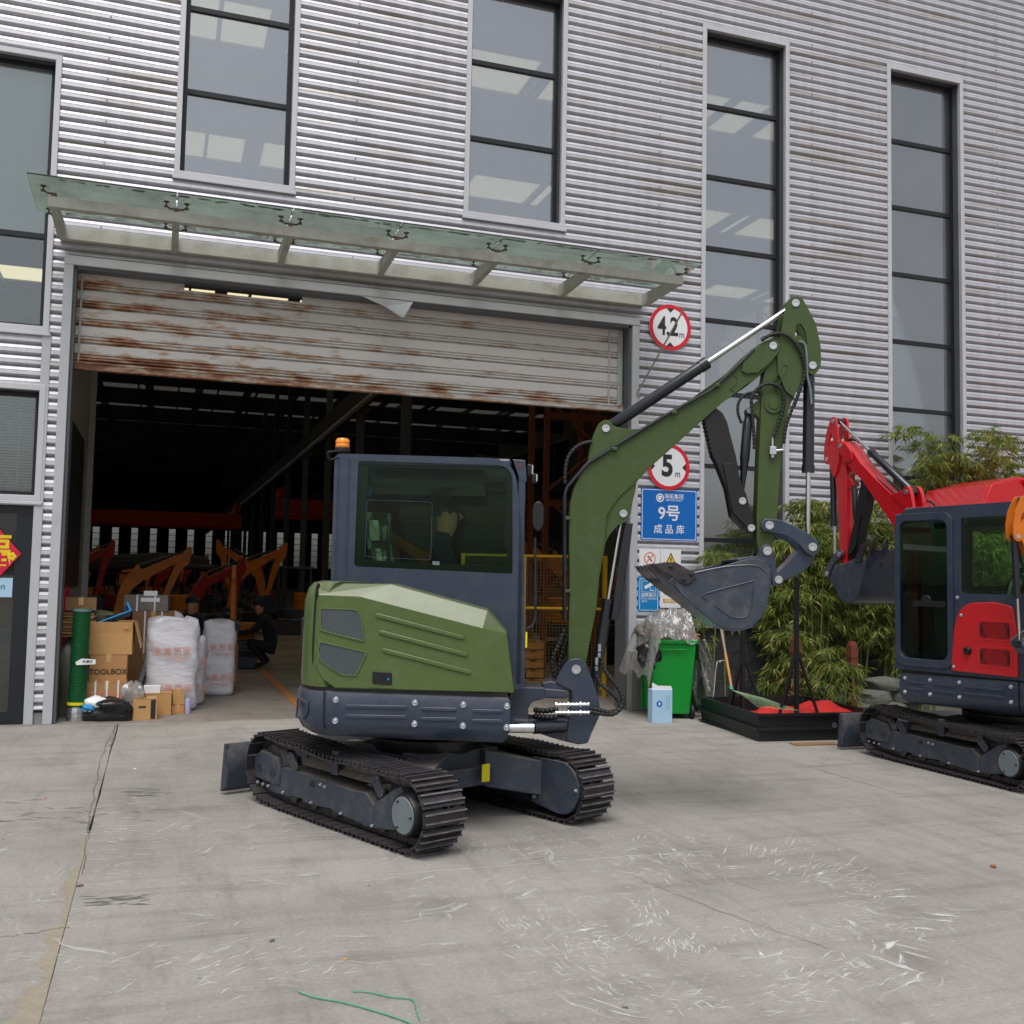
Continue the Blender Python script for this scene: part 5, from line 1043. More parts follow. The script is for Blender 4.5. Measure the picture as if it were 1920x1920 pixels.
# ---- simpler machines parked inside the hall (each seen only in part, dark and small)
def lite(label, loc, rz, paint, sc=.72, boom=0., stick=0., proto=[None], cabtype=1, extra=None):
    r = thing('parked_excavator', label, 'excavator', loc, rz, 'excavators parked in the hall'); r.scale = (sc,)*3
    if proto[0] is None:
        ps = {}
        for s in (-1, 1):
            m = MB(); m.prism([(-1.0, .24), (-.92, .06), (-.8, 0), (.8, 0), (.95, .06), (1.05, .26), (.9, .48), (-.85, .46)], s*.80, s*.50, 'y'); ps['track%d' % s] = m.build('track', 'steel_dark', r, smooth=0, bevel=.02)
        m = MB(); m.box((0, 0, .4), (.9, 1.0, .2)); m.box((1.3, 0, .22), (.06, 1.6, .36)); m.box((.95, 0, .28), (.7, .5, .12)); m.build('undercarriage', 'navy', r, smooth=0, bevel=.01)
        proto[0] = True
    else:
        for s in (-1, 1):
            m = MB(); m.prism([(-1.0, .24), (-.92, .06), (-.8, 0), (.8, 0), (.95, .06), (1.05, .26), (.9, .48), (-.85, .46)], s*.80, s*.50, 'y'); m.build('track', 'steel_dark', r, smooth=0, bevel=.02)
        m = MB(); m.box((0, 0, .4), (.9, 1.0, .2)); m.box((1.3, 0, .22), (.06, 1.6, .36)); m.box((.95, 0, .28), (.7, .5, .12)); m.build('undercarriage', 'navy', r, smooth=0, bevel=.01)
    m = MB(); m.prism(rrect(-.85, -.74, .55, .74, .25, 4), .58, .9, 'z'); m.build('lower_body', 'navy', r, smooth=30, bevel=.02)
    m = MB(); m.prism(rrect(-.82, -.72, .05, .72, .25, 4), .9, 1.5, 'z'); m.build('engine_cover', paint, r, smooth=30, bevel=.04)
    if cabtype:
        m = MB()
        for x in (-.55, .60):
            for y in (-.28, .72): m.box((x, y, 1.65), (.06, .06, 1.5))
        m.box((.02, .22, 2.40), (1.26, 1.08, .08)); m.build('cab', 'navy', r, smooth=0, bevel=.01)
        m = MB(); m.box((-.15, .2, 1.3), (.5, .45, .2)); m.box((-.38, .2, 1.6), (.12, .42, .6)); m.build('seat', 'seat_black', r, smooth=0, bevel=.02)
    f = lambda p: rot2(p, (1.07, 1.02), boom)
    def g(p): return f(rot2(p, (2.35, 3.2), stick))
    bp = [(1.02, .95), (1.0, 1.9), (1.05, 2.25), (1.2, 2.55), (1.30, 2.75), (1.42, 2.62), (2.2, 3.2), (2.35, 3.28), (2.42, 3.18), (2.3, 3.02), (1.55, 2.35), (1.32, 2.05), (1.18, 1.2), (1.14, .95)]
    m = MB(); m.prism([f(p) for p in bp], -.08, .08, 'y'); m.build('boom', paint, r, smooth=0, bevel=.01)
    m = MB(); m.prism([g(p) for p in [(2.28, 3.1), (2.45, 3.55), (2.55, 3.55), (2.62, 3.1), (2.5, 2.9), (2.42, 1.75), (2.3, 1.72), (2.28, 2.8)]], -.065, .065, 'y'); m.build('stick', paint, r, smooth=0, bevel=.01)
    m = MB(); a, b = f((1.28, 2.68)), g((2.5, 3.48)); m.cyl((a[0], 0, a[1]), (a[0]+(b[0]-a[0])*.55, 0, a[1]+(b[1]-a[1])*.55), .045); m.cyl((a[0], 0, a[1]), (b[0], 0, b[1]), .02); m.build('cylinder', 'cyl', r)
    m = MB(); m.prism([g(p) for p in [(2.1, 1.62), (2.42, 1.74), (2.62, 1.6), (2.6, 1.35), (2.35, 1.2), (2.1, 1.35), (1.75, 1.65)]], -.25, .25, 'y'); m.build('bucket', 'navy', r, smooth=0, bevel=.01)
    m = MB(); m.prism([(.55, .7), (1.0, .75), (1.2, .9), (1.07, 1.12), (.95, 1.1), (.85, .95), (.55, .92)], -.12, .12, 'y'); m.build('swing_bracket', 'navy', r, smooth=0, bevel=.01)
    return r
lite('orange boom excavator just behind the cartons, boom lowered to the right', (-2.45, 7.6, 0), R_(8), 'orange_hall', .66, R_(-12), R_(-8), cabtype=0)
lite('dark red boom excavator behind the white woven bags', (-1.1, 9.6, 0), R_(20), 'red_hall', .62, R_(-14), R_(10), cabtype=0)
lite('orange excavator with raised elbow right of the dark red boom', (-.2, 13.4, 0), R_(12), 'orange_hall', .74, R_(-10), R_(-4))
lite('small orange excavator facing out beside the crouching worker', (.30, 6.9, 0), R_(-96), 'orange_hall', .50, R_(-2), R_(6), cabtype=0)
labs = [('orange', 'second row orange excavator at the far left of the hall'), ('red', 'second row dark red excavator by the left hall wall'), ('orange', 'orange excavator in the third row near the left wall'), ('red', 'red excavator in the third row behind the orange elbow'), ('orange', 'orange excavator with folded arm deep in the left bay'), ('orange', 'orange excavator standing by the first hall column'), ('red', 'red excavator deep in the left bay near the column row'), ('orange', 'orange excavator in the back row under the red crane'), ('orange', 'orange excavator in the fourth row by the left wall'), ('orange', 'orange excavator in the fourth row left of the red one'), ('red', 'red excavator in the fourth row near the columns'), ('orange', 'orange excavator in the fifth row at left'), ('orange', 'orange excavator in the fifth row at centre'), ('red', 'red excavator in the fifth row'), ('orange', 'hindmost orange excavator left of the column row')]
spots = [(-5.6, 15, 30), (-4.0, 13, 15), (-5.0, 20, 10), (-1.8, 19, 24), (-3.2, 26, 15), (2.6, 17, 170), (2.2, 24, 160), (-1.0, 31, 20), (-6.2, 27, 20), (-4.6, 32, 160), (.8, 28, 12), (-6.8, 38, 24), (-3.0, 38, 8), (-5.4, 44, 150), (1.2, 40, 18)]
for k, ((p, l), (x, y, a)) in enumerate(zip(labs, spots)): lite(l, (x, y, 0), R_(a), p+'_hall', .66+.05*(k % 3), R_(-16+(k*7) % 13), R_(-6+(k*5) % 11))
lab2 = [('orange', 'orange excavator in the right bay nearest the mesh fence'), ('orange', 'orange excavator with high boom in the right bay'), ('orange', 'orange excavator seen through the yellow mesh fence'), ('red', 'red excavator at the rear of the right bay')]
for (p, l), (x, y, a) in zip(lab2, [(6.2, 11.5, 195), (8.6, 9, 150), (7.0, 7.0, 25), (11, 17, 200)]): lite(l, (x, y, 0), R_(a), p+'_hall', .85, R_(-10), 0, cabtype=0)
m = MB(); rr = random.Random(31)
m.loft([[(-6.4+6.6*t, 16.0+dy, 2.15+.28*math.sin(math.pi*min(1, t*2.0))*(t < .5)+.10*math.sin(9*t)-.25*t+dz) for dy, dz in ((-1.1, -.25), (-.9, .0), (.2, .10), (1.3, -.15), (1.2, -.2), (.2, .04), (-.85, -.06), (-1.05, -.3))] for t in [k/24 for k in range(25)]])
tag(m.build('tarpaulin', 'cloth_black', smooth=50), 'long black tarpaulin stretched over the machines before the far windows', 'tarpaulin')

# third machine: only its stick and bucket cylinder enter at the right edge
K3 = hz(1514, 1027)
ex3h = math.pi-.33+R_(6); sc3 = .655
tgt = onp(1917, 1234, AF, CP+AF*8.0)
off = Vector((math.cos(ex3h), math.sin(ex3h), 0))*K3[0]*sc3
TY = 0
ex3 = thing('excavator', 'orange excavator outside the right edge, only its bucket cylinder and stick showing', 'excavator', (tgt.x-off.x, tgt.y-off.y, 0), ex3h); ex3.scale = (sc3,)*3
undercarriage(ex3, 0); house(ex3, 'orange'); arm(ex3, 'orange', R_(-2.0))

# ================================================================ PEOPLE
def person(name, label, J, R, loc, rz, sc=1., cloth='cloth_black', cap=None, parent=None, hairc='hair'):
    """J: joints, one continuous skinned body; head, hands in skin colour"""
    me = bpy.data.meshes.new(name); idx = {k: i for i, k in enumerate(J)}
    ed = [('pelvis', 'waist'), ('waist', 'chest'), ('chest', 'neck'), ('neck', 'jaw'), ('jaw', 'head'), ('head', 'crown')]
    for s in 'lr': ed += [('chest', 'sh'+s), ('sh'+s, 'el'+s), ('el'+s, 'wr'+s), ('wr'+s, 'ha'+s), ('pelvis', 'hi'+s), ('hi'+s, 'kn'+s), ('kn'+s, 'an'+s), ('an'+s, 'to'+s)]
    for s in 'lr':
        w, h = Vector(J['wr'+s]), Vector(J['ha'+s]); d = (h-w).normalized(); q = d.cross(Vector((0, 0, 1))).normalized()
        for i, (o, ln) in enumerate(((-.03, .062), (-.01, .075), (.01, .07), (.028, .055), (.045, .04))):
            k = 'f%d%s' % (i, s); a = h+q*o*.9+d*.015; b = h+q*o*1.15+d*ln+Vector((0, 0, -.02)); J[k+'a'] = tuple(a); J[k+'b'] = tuple(b); R[k+'a'] = .009; R[k+'b'] = .008; ed += [('ha'+s, k+'a'), (k+'a', k+'b')]
    idx = {k: i for i, k in enumerate(J)}
    me.from_pydata([J[k] for k in J], [(idx[a], idx[b]) for a, b in ed], [])
    o = bpy.data.objects.new(name, me); C.objects.link(o); md = o.modifiers.new('skin', 'SKIN'); md.use_smooth_shade = True
    for k, i in idx.items():
        v = me.skin_vertices[0].data[i]; r = R.get(k) or R.get(k[:2]) or .05; v.radius = (r, r) if not isinstance(r, tuple) else r; v.use_root = (k == 'pelvis')
    s2 = o.modifiers.new('sub', 'SUBSURF'); s2.levels = 2; s2.render_levels = 2
    dg = bpy.context.evaluated_depsgraph_get(); m2 = bpy.data.meshes.new_from_object(o.evaluated_get(dg)); bpy.data.objects.remove(o)
    m2.materials.clear(); [m2.materials.append(MATS[x]) for x in (cloth, 'skin', 'rubber')]
    for p in m2.polygons:
        c = p.center; best = min(J, key=lambda k: (Vector(J[k])-c).length)
        p.material_index = 1 if (best in ('jaw', 'head', 'crown') or best[:2] == 'ha' or best[0] == 'f') else (2 if best[:2] == 'to' or (best[:2] == 'an' and c.z < J[best][2]-.02) else 0); p.use_smooth = True
    r = bpy.data.objects.new(name, m2); link(r, parent); r.location = loc; r.rotation_euler = (0, 0, rz); r.scale = (sc,)*3; tag(r, label, 'person')
    H = Vector(J['head']); fw = (Vector(J['jaw'])-Vector(J['neck'])); 
    m = MB(); hx = Vector((1, 0, 0))
    m.tube([H+hx*.085+Vector((0, 0, .02)), H+hx*.112+Vector((0, 0, -.02)), H+hx*.09+Vector((0, 0, -.035))], [.008, .016, .006], 6); m.build('nose', 'skin', r, smooth=60)
    for s in (-1, 1):
        m = MB(); m.lathe([(0, 0), (.02, .0), (.028, .01), (0, .014)], 10, H+Vector((-.005, s*.08, -.01)), (0, s, 0)); m.build('ear', 'skin', r)
        m = MB(); m.lathe([(0, 0), (.010, 0), (0, .005)], 8, H+Vector((.092, s*.032, .018)), (1, 0, 0)); m.build('eye', 'black', r)
    m = MB(); m.box(H+Vector((.092, 0, -.062)), (.008, .045, .008)); m.build('mouth', 'rusty', r)
    m = MB(); rg = []
    for t in range(7):
        a = R_(-20+110*t/6); z = math.sin(a)*.105+.02; rr = math.cos(a)*.105
        rg.append([H+Vector((rr*math.cos(R_(b))*1.02-.012, rr*math.sin(R_(b))*.88, z+(.045 if (b > 290 or b < 70) and t == 0 else 0))) for b in range(0, 360, 20)])
    m.loft(rg); m.build('hair' if not cap else 'cap', cap or hairc, r, smooth=60)
    if cap: m = MB(); m.prism([(.06, -.075), (.15, -.05), (.165, 0), (.15, .05), (.06, .075)], H.z+.045, H.z+.055, 'z'); m.X = None; b = m.build('cap_peak', cap, r, smooth=30); b.location = (H.x, H.y, 0)
    return r
RR = dict(pelvis=.15, waist=.135, chest=.16, neck=.055, jaw=.075, head=.095, crown=.05, sh=.075, el=.05, wr=.033, ha=.035, hi=.10, kn=.068, an=.045, to=.042)
def seated(): return dict(pelvis=(0, 0, 0), waist=(-.02, 0, .18), chest=(-.01, 0, .38), neck=(.01, 0, .56), jaw=(.04, 0, .635), head=(.035, 0, .73), crown=(.02, 0, .80), shl=(0, .18, .47), shr=(0, -.18, .47), ell=(.12, .23, .24), elr=(.12, -.23, .24), wrl=(.33, .24, .24), wrr=(.33, -.20, .24), hal=(.40, .23, .25), har=(.40, -.19, .25), hil=(.06, .10, -.02), hir=(.06, -.10, -.02), knl=(.46, .13, .04), knr=(.46, -.13, .04), anl=(.50, .13, -.36), anr=(.50, -.13, -.36), tol=(.63, .14, -.40), tor=(.63, -.14, -.40))
hd = hz(838, 962, .2); rt = Matrix.Rotation(HH, 4, 'Z') @ Vector((hd[0]-.035, .2, 0))
person('person', 'driver in a dark jacket sitting in the cab of the green excavator', seated(), dict(RR), (HO.x+rt.x, HO.y+rt.y, hd[1]-.74), HH, 1., 'cloth_navy')
def squat(): return dict(pelvis=(0, 0, .34), waist=(.06, 0, .50), chest=(.14, 0, .70), neck=(.22, 0, .87), jaw=(.27, 0, .93), head=(.28, 0, 1.02), crown=(.27, 0, 1.09), shl=(.16, .19, .80), shr=(.16, -.19, .80), ell=(.36, .22, .60), elr=(.36, -.20, .60), wrl=(.56, .14, .56), wrr=(.56, -.12, .58), hal=(.63, .12, .56), har=(.63, -.10, .58), hil=(.04, .11, .32), hir=(.04, -.11, .32), knl=(.42, .17, .46), knr=(.40, -.17, .42), anl=(.14, .15, .10), anr=(.10, -.15, .10), tol=(.30, .17, .05), tor=(.26, -.17, .05))
p = G(508, 1253); person('person', 'crouching worker in black clothes and cap facing the small orange excavator', squat(), dict(RR), (p.x+.05, p.y, 0), R_(170), 1.05, 'cloth_black', cap='cloth_black')
person('person', 'worker with black hair bending behind the white woven bags', squat(), dict(RR), (-.62, 4.3, .12), R_(-70), 1.02, 'cloth_black')

# ================================================================ GOODS BY THE DOORWAY
def lump(name, mat, c, size, seed=1, amp=.12, n=20, rings=12, parent=None, sq=.5, fold=9, lean=(0, 0), kind=None, bottom=True):
    """a soft irregular body: superellipse sections with folds"""
    rr = random.Random(seed); ph = [rr.uniform(0, 6.28) for _ in range(8)]; m = MB(); R = []
    for i in range(rings+1):
        t = i/rings; z = t; w = min(1., (math.sin(min(1, (1-t)*3.2+.02)*math.pi/2))**.55)*(1-.06*math.sin(3*t+ph[0])); w *= (.93+.07*min(1, t*5))
        ring = []
        for k in range(n):
            a = 2*math.pi*k/n; ca, sa = math.cos(a), math.sin(a)
            x = math.copysign(abs(ca)**sq, ca); y = math.copysign(abs(sa)**sq, sa)
            d = 1+amp*(.5*math.sin(3*a+ph[1]+4*t)+.35*math.sin(fold*a+ph[2]+7*t)+.3*math.sin(2*a+9*t+ph[3])+.25*rr.uniform(-1, 1))
            ring.append((c[0]+size[0]/2*x*w*d+lean[0]*t, c[1]+size[1]/2*y*w*d+lean[1]*t, c[2]+size[2]*z+(amp*.25*size[2]*math.sin(2*a+ph[4])*(t > .7)*t)))
        R.append(ring)
    m.loft(R); o = m.build(name, mat, parent, smooth=60, kind=kind)
    return o
def carton(label, c, d, rz=0, mat='cardboard', open_=False, straps=0, par=None, tape=True):
    r = thing('carton', label, 'cardboard box', c, rz)
    m = MB(); w, l, h = d
    if open_:
        m.prism([(-w/2, -l/2), (w/2, -l/2), (w/2, l/2), (-w/2, l/2)], 0, h, 'z', holes=[[(-w/2+.01, -l/2+.01), (w/2-.01, -l/2+.01), (w/2-.01, l/2-.01), (-w/2+.01, l/2-.01)]]); m.box((0, 0, .01), (w-.01, l-.01, .01))
    else: m.box((0, 0, h/2), (w, l, h))
    m.build('box', mat, r, smooth=0, bevel=.004)
    if tape and not open_:
        m = MB(); m.box((0, 0, h+.001), (w+.004 if w > l else .05, .05 if w > l else l+.004, .003)); m.box((0, -l/2-.0015, h-.04), (.05, .003, .08)) if w <= l else m.box((-w/2-.0015, 0, h-.04), (.003, .05, .08)); m.build('tape', 'tape', r, smooth=0)
        m = MB(); m.box((0, -l/2-.0008, h*.995), (w*.98, .0012, .004)); m.build('edge', 'cardboard_dark', r, smooth=0)
    for k in range(straps):
        x = -w/2+w*(k+.75)/(straps+.5); m = MB(); m.box((x, 0, h/2), (.018, l+.008, h+.008)); m.build('strap', 'sign_white', r, smooth=0)
    return r
def bx(u0, v0, u1, v1, y):   # front face measured on the plane y -> centre x, width, z0, z1
    a, b = WY(u0, v1, y), WY(u1, v0, y); return (a.x+b.x)/2, b.x-a.x, a.z, b.z
yF = .42
x, w, z0, z1 = bx(161, 1278, 238, 1326, .30); lo = carton('strapped brown carton with red print under the TOOLBOX carton', (x, .55, 0), (w, .5, z1), 0, 'cardboard', straps=3); zz = z1
T(lo, '工具机械', .10, 'ink_red', 0, zz*.62, -.253, .001)
x, w, z0, zt_ = bx(166, 1228, 239, 1277, .36); tb_ = carton('brown carton printed TOOLBOX in the middle of the stack', (x, .62, zz), (w, .46, zt_-zz), 0, 'cardboard'); T(tb_, 'TOOLBOX', .082, 'ink', .0, .10, -.234, .0012)
x, w, z0, zu = bx(163, 1167, 251, 1229, .33); up = carton('large opened carton on top of the TOOLBOX carton', (x, .66, zt_), (w, .52, zu-zt_), R_(-2), 'cardboard_tan', open_=True)
m = MB(); m.X = Matrix.Translation((.0, -.27, zu-zt_-.0)) @ Matrix.Rotation(R_(186), 4, 'X'); m.box((0, 0, .10), (w*.96, .006, .2)); m.build('flap', 'cardboard_tan', up, smooth=0)
m = MB(); m.X = Matrix.Translation((w/2+.03, 0, zu-zt_-.05)) @ Matrix.Rotation(R_(-14), 4, 'Y'); m.box((0, 0, -.1), (.006, .45, .3)); m.build('flap', 'cardboard_tan', up, smooth=0)
T(up, '易碎', .035, 'ink_red', .17, .30, -.28, .002)
m = MB(); a = WY(212, 1160, .6); m.X = Matrix.Translation((a.x, .62, zu+.02)) @ Euler((R_(-15), R_(-22), R_(10))).to_matrix().to_4x4(); m.box((0, 0, 0), (.40, .3, .016)); m.box((.19, 0, .05), (.02, .3, .10)); tag(m.build('blue_card', 'blue_card', smooth=0, bevel=.004), 'bright blue folded card lying in the top open carton', 'card')
tag(lump('camouflage_cloth', 'cloth_camo', (x-.20, .9, zu-.05), (.42, .4, .16), 4, .2), 'faded camouflage cloth heaped behind the blue card', 'cloth')
# small boxes in front
x, w, z0, z1 = bx(247, 1310, 294, 1347, .10); sb_ = carton('small carton with black printed corner at the front of the pile', (x, .10+.12, 0), (w, .24, z1), R_(4), 'cardboard_tan')
m = MB(); m.box((w*.33, -.1225, z1*.5), (w*.2, .002, z1*.9)); m.build('label', 'ink', sb_, smooth=0); m = MB(); m.box((-w*.12, -.1225, z1*.62), (w*.3, .002, .02)); m.build('label', 'ink', sb_, smooth=0)
x, w, z0, z1 = bx(250, 1300, 322, 1340, .42); carton('low carton behind the black cornered one, two white boxes on it', (x, .56, 0), (w, .26, z1), 0, 'cardboard_tan'); zl = z1
for k, u in enumerate((277, 292)): q = WY(u, 1303, .48); b_ = carton(('small white box left of its twin on the low carton', 'small white box right of its twin on the low carton')[k], (q.x, .50, zl), (.092, .10, .085), 0, 'sign_white', tape=False)
x, w, z0, z1 = bx(321, 1324, 345, 1340, .50); c_a = carton('small square carton with orange label on the floor by the lilac can', (x, .60, 0), (w, .16, .105), 0, 'cardboard_tan'); m = MB(); m.box((.01, -.0815, .05), (.08, .002, .05)); m.build('label', 'sign_orange', c_a, smooth=0)
carton('small square carton stacked upon the orange labelled one', (x, .60, .107), (w*.92, .15, .17), R_(3), 'cardboard_tan')
q = G(351, 1338); m = MB(); m.lathe([(0, 0), (.033, 0), (.034, .01), (.034, .15), (.028, .165), (.02, .17), (.02, .18), (0, .18)], 20, (q.x, q.y, 0)); tag(m.build('spray_can', 'lilac'), 'pale lilac can standing at the right end of the small cartons', 'can')
# woven bags
def sackbag(label, u0, u1, vt, vb, y, dep, rz, seed):
    q0, q1 = WY(u0, vb, y), WY(u1, vb, y); top = WY((u0+u1)/2, vt, y+.2).z; r = thing('woven_bag', label, 'sack', ((q0.x+q1.x)/2, y+dep/2, 0), rz, 'big white woven bags')
    rr = random.Random(seed); W_ = q1.x-q0.x; m = MB(); R = []; n = 44
    for i in range(25):
        t = i/24; k = 1-.16*max(0, t-.75)*2-(.12 if t < .04 else 0); ring = []
        for j in range(n):
            a = 2*math.pi*j/n; ca, sa = math.cos(a), math.sin(a); X_ = math.copysign(abs(ca)**.45, ca); Y_ = math.copysign(abs(sa)**.45, sa)
            d = 1+.025*math.sin(5*t*3+2*a+seed)+.018*math.sin(17*t+3*a)+.012*math.sin(31*t+5*a+seed)+rr.uniform(-.006, .006)
            ring.append((W_/2*X_*k*d+.03*t*math.sin(seed), dep/2*Y_*k*d, top*t*.985+.018*math.sin(3*a+seed)*t))
        R.append(ring)
    c0 = [sum(p[i] for p in R[-1])/n for i in range(3)]; R.append([(c0[0]+(p[0]-c0[0])*.6, c0[1]+(p[1]-c0[1])*.6, p[2]+.03) for p in R[-1]]); m.loft(R); m.build('bag', 'woven', r, smooth=70)
    for k, zc in enumerate((.62, .22)):
        T(r, '陈美思家', .11, 'ink_red', .03*k, top*zc+.03, -dep/2-.020, -.001, 1.); T(r, 'DEMOSIJIA', .055, 'ink_red', .05, top*zc-.05, -dep/2-.020, -.0006, 1.)
    return r
sackbag('tallest white woven bag with red characters beside the carton stack', 263, 366, 1160, 1330, .72, .55, R_(4), 1)
sackbag('white woven bag half hidden at the right of the tallest one', 335, 383, 1196, 1322, 1.30, .5, R_(-8), 2)
sackbag('shorter white woven bag standing apart to the right', 375, 440, 1165, 1306, 2.25, .45, R_(-4), 3)
sackbag('greyish woven bag lying on top behind the tallest one', 285, 345, 1150, 1310, 1.6, .5, R_(2), 5)
# wrapped crate
x, w, z0, z1 = bx(233, 1117, 318, 1150, 1.55); wr_ = carton('film wrapped grey carton with white straps on top of the rear boxes', (x, 1.85, 1.13), (w, .55, z1-1.13), R_(-3), 'grey_wrap', straps=2, tape=False)
m = MB(); m.box((.05, -.278, .14), (.22, .003, .05)); m.box((.05, -.278, .22), (.16, .003, .06)); m.build('label', 'sign_white', wr_, smooth=0)
carton('brown strapped carton under the film wrapped one', (x+.08, 1.85, .62), (w*.95, .55, .508), 0, 'cardboard_dark', straps=2); carton('lowest brown carton in the rear stack', (x, 1.85, 0), (w*1.05, .6, .618), 0, 'cardboard_dark')
q = G(400, 1300); carton('small carton with white label between the woven bags', (-.15, 3.0, .62), (.38, .3, .20), R_(6), 'cardboard_tan'); carton('brown carton under the small labelled one between the bags', (-.15, 3.05, 0), (.45, .4, .618), 0, 'cardboard_dark')
# left side: flattened cartons and duct
m = None; fl_ = thing('flattened_cartons', 'bundle of flattened brown cartons behind the green duct', 'cardboard', (-1.84, .62, .88))
for k in range(9): m = MB(); m.box((random.uniform(-.01, .01), 0, .015+k*.030), (.34+random.uniform(-.03, .03), .4, .022), (0, random.uniform(-.03, .03), random.uniform(-.05, .05))); m.build('sheet', 'cardboard' if k % 2 else 'cardboard_dark', fl_, smooth=0)
carton('brown box on the flattened cartons by the left door jamb', (-1.82, .66, 1.17), (.32, .35, .14), R_(3), 'cardboard_dark')
tag(lump('grey_sheet', 'grey_wrap', (-1.88, .62, 0), (.26, .4, .88), 12, .12), 'grey plastic sheeting hanging under the flattened cartons', 'sheeting')
du = thing('duct_hose', 'green spiral duct hose standing upright with a silver foot', 'duct', (-1.79, .18, 0), 0); du.rotation_euler = (R_(-1), R_(.6), 0)
m = MB(); pr_ = [(0, .14)]; k = 0
while .14+k*.0165 < 1.20: pr_ += [(.088, .14+k*.0165), (.097, .145+k*.0165), (.088, .150+k*.0165)]; k += 1
m.lathe(pr_+[(0, 1.2)], 28); m.build('hose', 'duct_green', du, smooth=20)
m = MB(); m.lathe([(0, 0), (.10, 0), (.10, .05), (.106, .055), (.10, .06), (.10, .12), (.085, .16), (0, .16)], 28); m.build('foot', 'silver', du)
for z in (.17, 1.17): m = MB(); m.lathe([(.09, z), (.101, z), (.101, z+.03), (.09, z+.03)], 24); m.build('clamp', 'yellow' if z < 1 else 'cover_grey', du)
m = MB(); m.prism([(-.02, .60), (.17, .61), (.17, .66), (.03, .67), (-.03, .63)], -.107, -.104, 'y'); m.build('tag', 'sign_white', du, smooth=0); T(du, '天津四', .035, 'ink', .09, .635, -.109, .0005)
m = MB(); m.prism([(0, 0), (.10, .0), (.13, .9), (.05, .9)], .36, .39, 'y'); o = m.build('cardboard_sheet', 'cardboard', smooth=0); o.location = (-1.72, .2, 0); o.rotation_euler = (R_(-10), 0, 0); tag(o, 'brown cardboard sheet leaning between duct and carton stack', 'cardboard')
m = MB(); m.cyl((-1.28, .45, 0), (-1.05, .95, .70), .022, 6); m.box((-1.165, .70, .35), (.05, .09, .80), (R_(-34), R_(17), 0)); tag(m.build('steel_profile', 'hall_steel', smooth=0), 'dark steel profile leaning on the tallest woven bag', 'steel profile')
# rubbish at the foot of the pile
tag(lump('rubbish_bag', 'bag_black', (-1.44, .17, 0), (.50, .28, .24), 3, .30, 26, 12, sq=.8, fold=7), 'crumpled black rubbish bag at the foot of the carton stack', 'rubbish bag')
tag(lump('plastic_bag', 'sign_white', (-1.60, .18, .10), (.26, .18, .16), 5, .25, 20, 10, sq=.8), 'white and blue plastic bag on the black rubbish bag', 'plastic bag')
tag(lump('blue_wrapper', 'blue_card', (-1.66, .10, .12), (.13, .06, .07), 6, .3), 'blue wrapper scrap on the white plastic bag', 'wrapper')
tag(lump('clear_bag', 'film', (-1.22, .22, .04), (.22, .2, .36), 8, .3, 22, 12, sq=.8), 'clear crumpled plastic bag right of the rubbish bag', 'plastic bag')
q = G(192, 1352); m = MB(); m.tube([(q.x-.05, q.y, .03), (q.x+.05, q.y, .032)], .03, 12); tag(m.build('paper_cup', 'sign_white'), 'white paper cup lying in front of the rubbish bag', 'cup')

# yellow mesh fence inside the doorway on the right
fe = thing('mesh_fence', 'yellow framed wire mesh fence inside the right of the doorway', 'fence', (0, 0, 0))
a, b = Vector((2.6, 1.6, 0)), Vector((5.35, 1.6, 0)); a = Vector((3.0, 1.9, 0)); b = Vector((4.9, 1.3, 0)); d_ = b-a; Lf = d_.length; d_.normalize()
zT = WY(1158, 1043, 1.3).z
for t in (0, .43, .86, 1): p = a+d_*Lf*t; m = MB(); m.box((p.x, p.y, zT/2), (.05, .05, zT)); m.build('post', 'mesh_yellow', fe, smooth=0)
for z in (zT-.02, zT*.62, .12): m = MB(); m.tube([a+Vector((0, 0, z)), b+Vector((0, 0, z))], .020, 6); m.build('rail', 'mesh_yellow', fe)
m = MB(); n = int(Lf/.045)
for k in range(n): p = a+d_*Lf*k/n; m.box((p.x, p.y-.01, zT/2), (.0045, .0045, zT-.1))
for k in range(int(zT/.045)): m.tube([a+Vector((0, -.01, .05+k*.045)), b+Vector((0, -.01, .05+k*.045))], .0024, 4, False)
m.build('wire_mesh', 'wire', fe, smooth=0, kind='stuff')
# storage rack seen above the fence
rk = thing('storage_rack', 'tall orange storage rack with diagonal bracing in the right bay', 'rack', (0, 0, 0))
for x in (5.55, 6.55, 8.3):
    for y in (5.4, 6.2): m = MB(); m.box((x, y, 2.8), (.10, .08, 5.6)); m.build('upright', 'rack_orange', rk, smooth=0)
for k in range(6):
    for (xa, xb) in ((5.55, 6.55),): m = MB(); m.tube([(xa, 5.4, .5+k*.9), (xb, 5.4, 1.3+k*.9)] if k % 2 else [(xb, 5.4, .5+k*.9), (xa, 5.4, 1.3+k*.9)], .035, 4); m.build('brace', 'rack_orange', rk, smooth=0)
for z in (1.4, 3.0, 4.6): m = MB(); m.box((7.0, 5.4, z), (3.0, .06, .12)); m.build('beam', 'rack_orange', rk, smooth=0)
for k, (x, z) in enumerate(((4.2, 0), (4.75, 0))): pass
pa = thing('wooden_pallets', 'stack of orange brown wooden pallets behind the mesh fence', 'pallet', (4.0, 3.1, 0))
for k in range(5):
    m = MB()
    for j in range(5): m.box((-.45+.225*j, 0, .12+k*.14), (.12, 1.0, .02))
    for j in (-.45, 0, .45): m.box((0, j, .06+k*.14), (1.0, .1, .09))
    m.build('pallet', 'wood', pa, smooth=0)

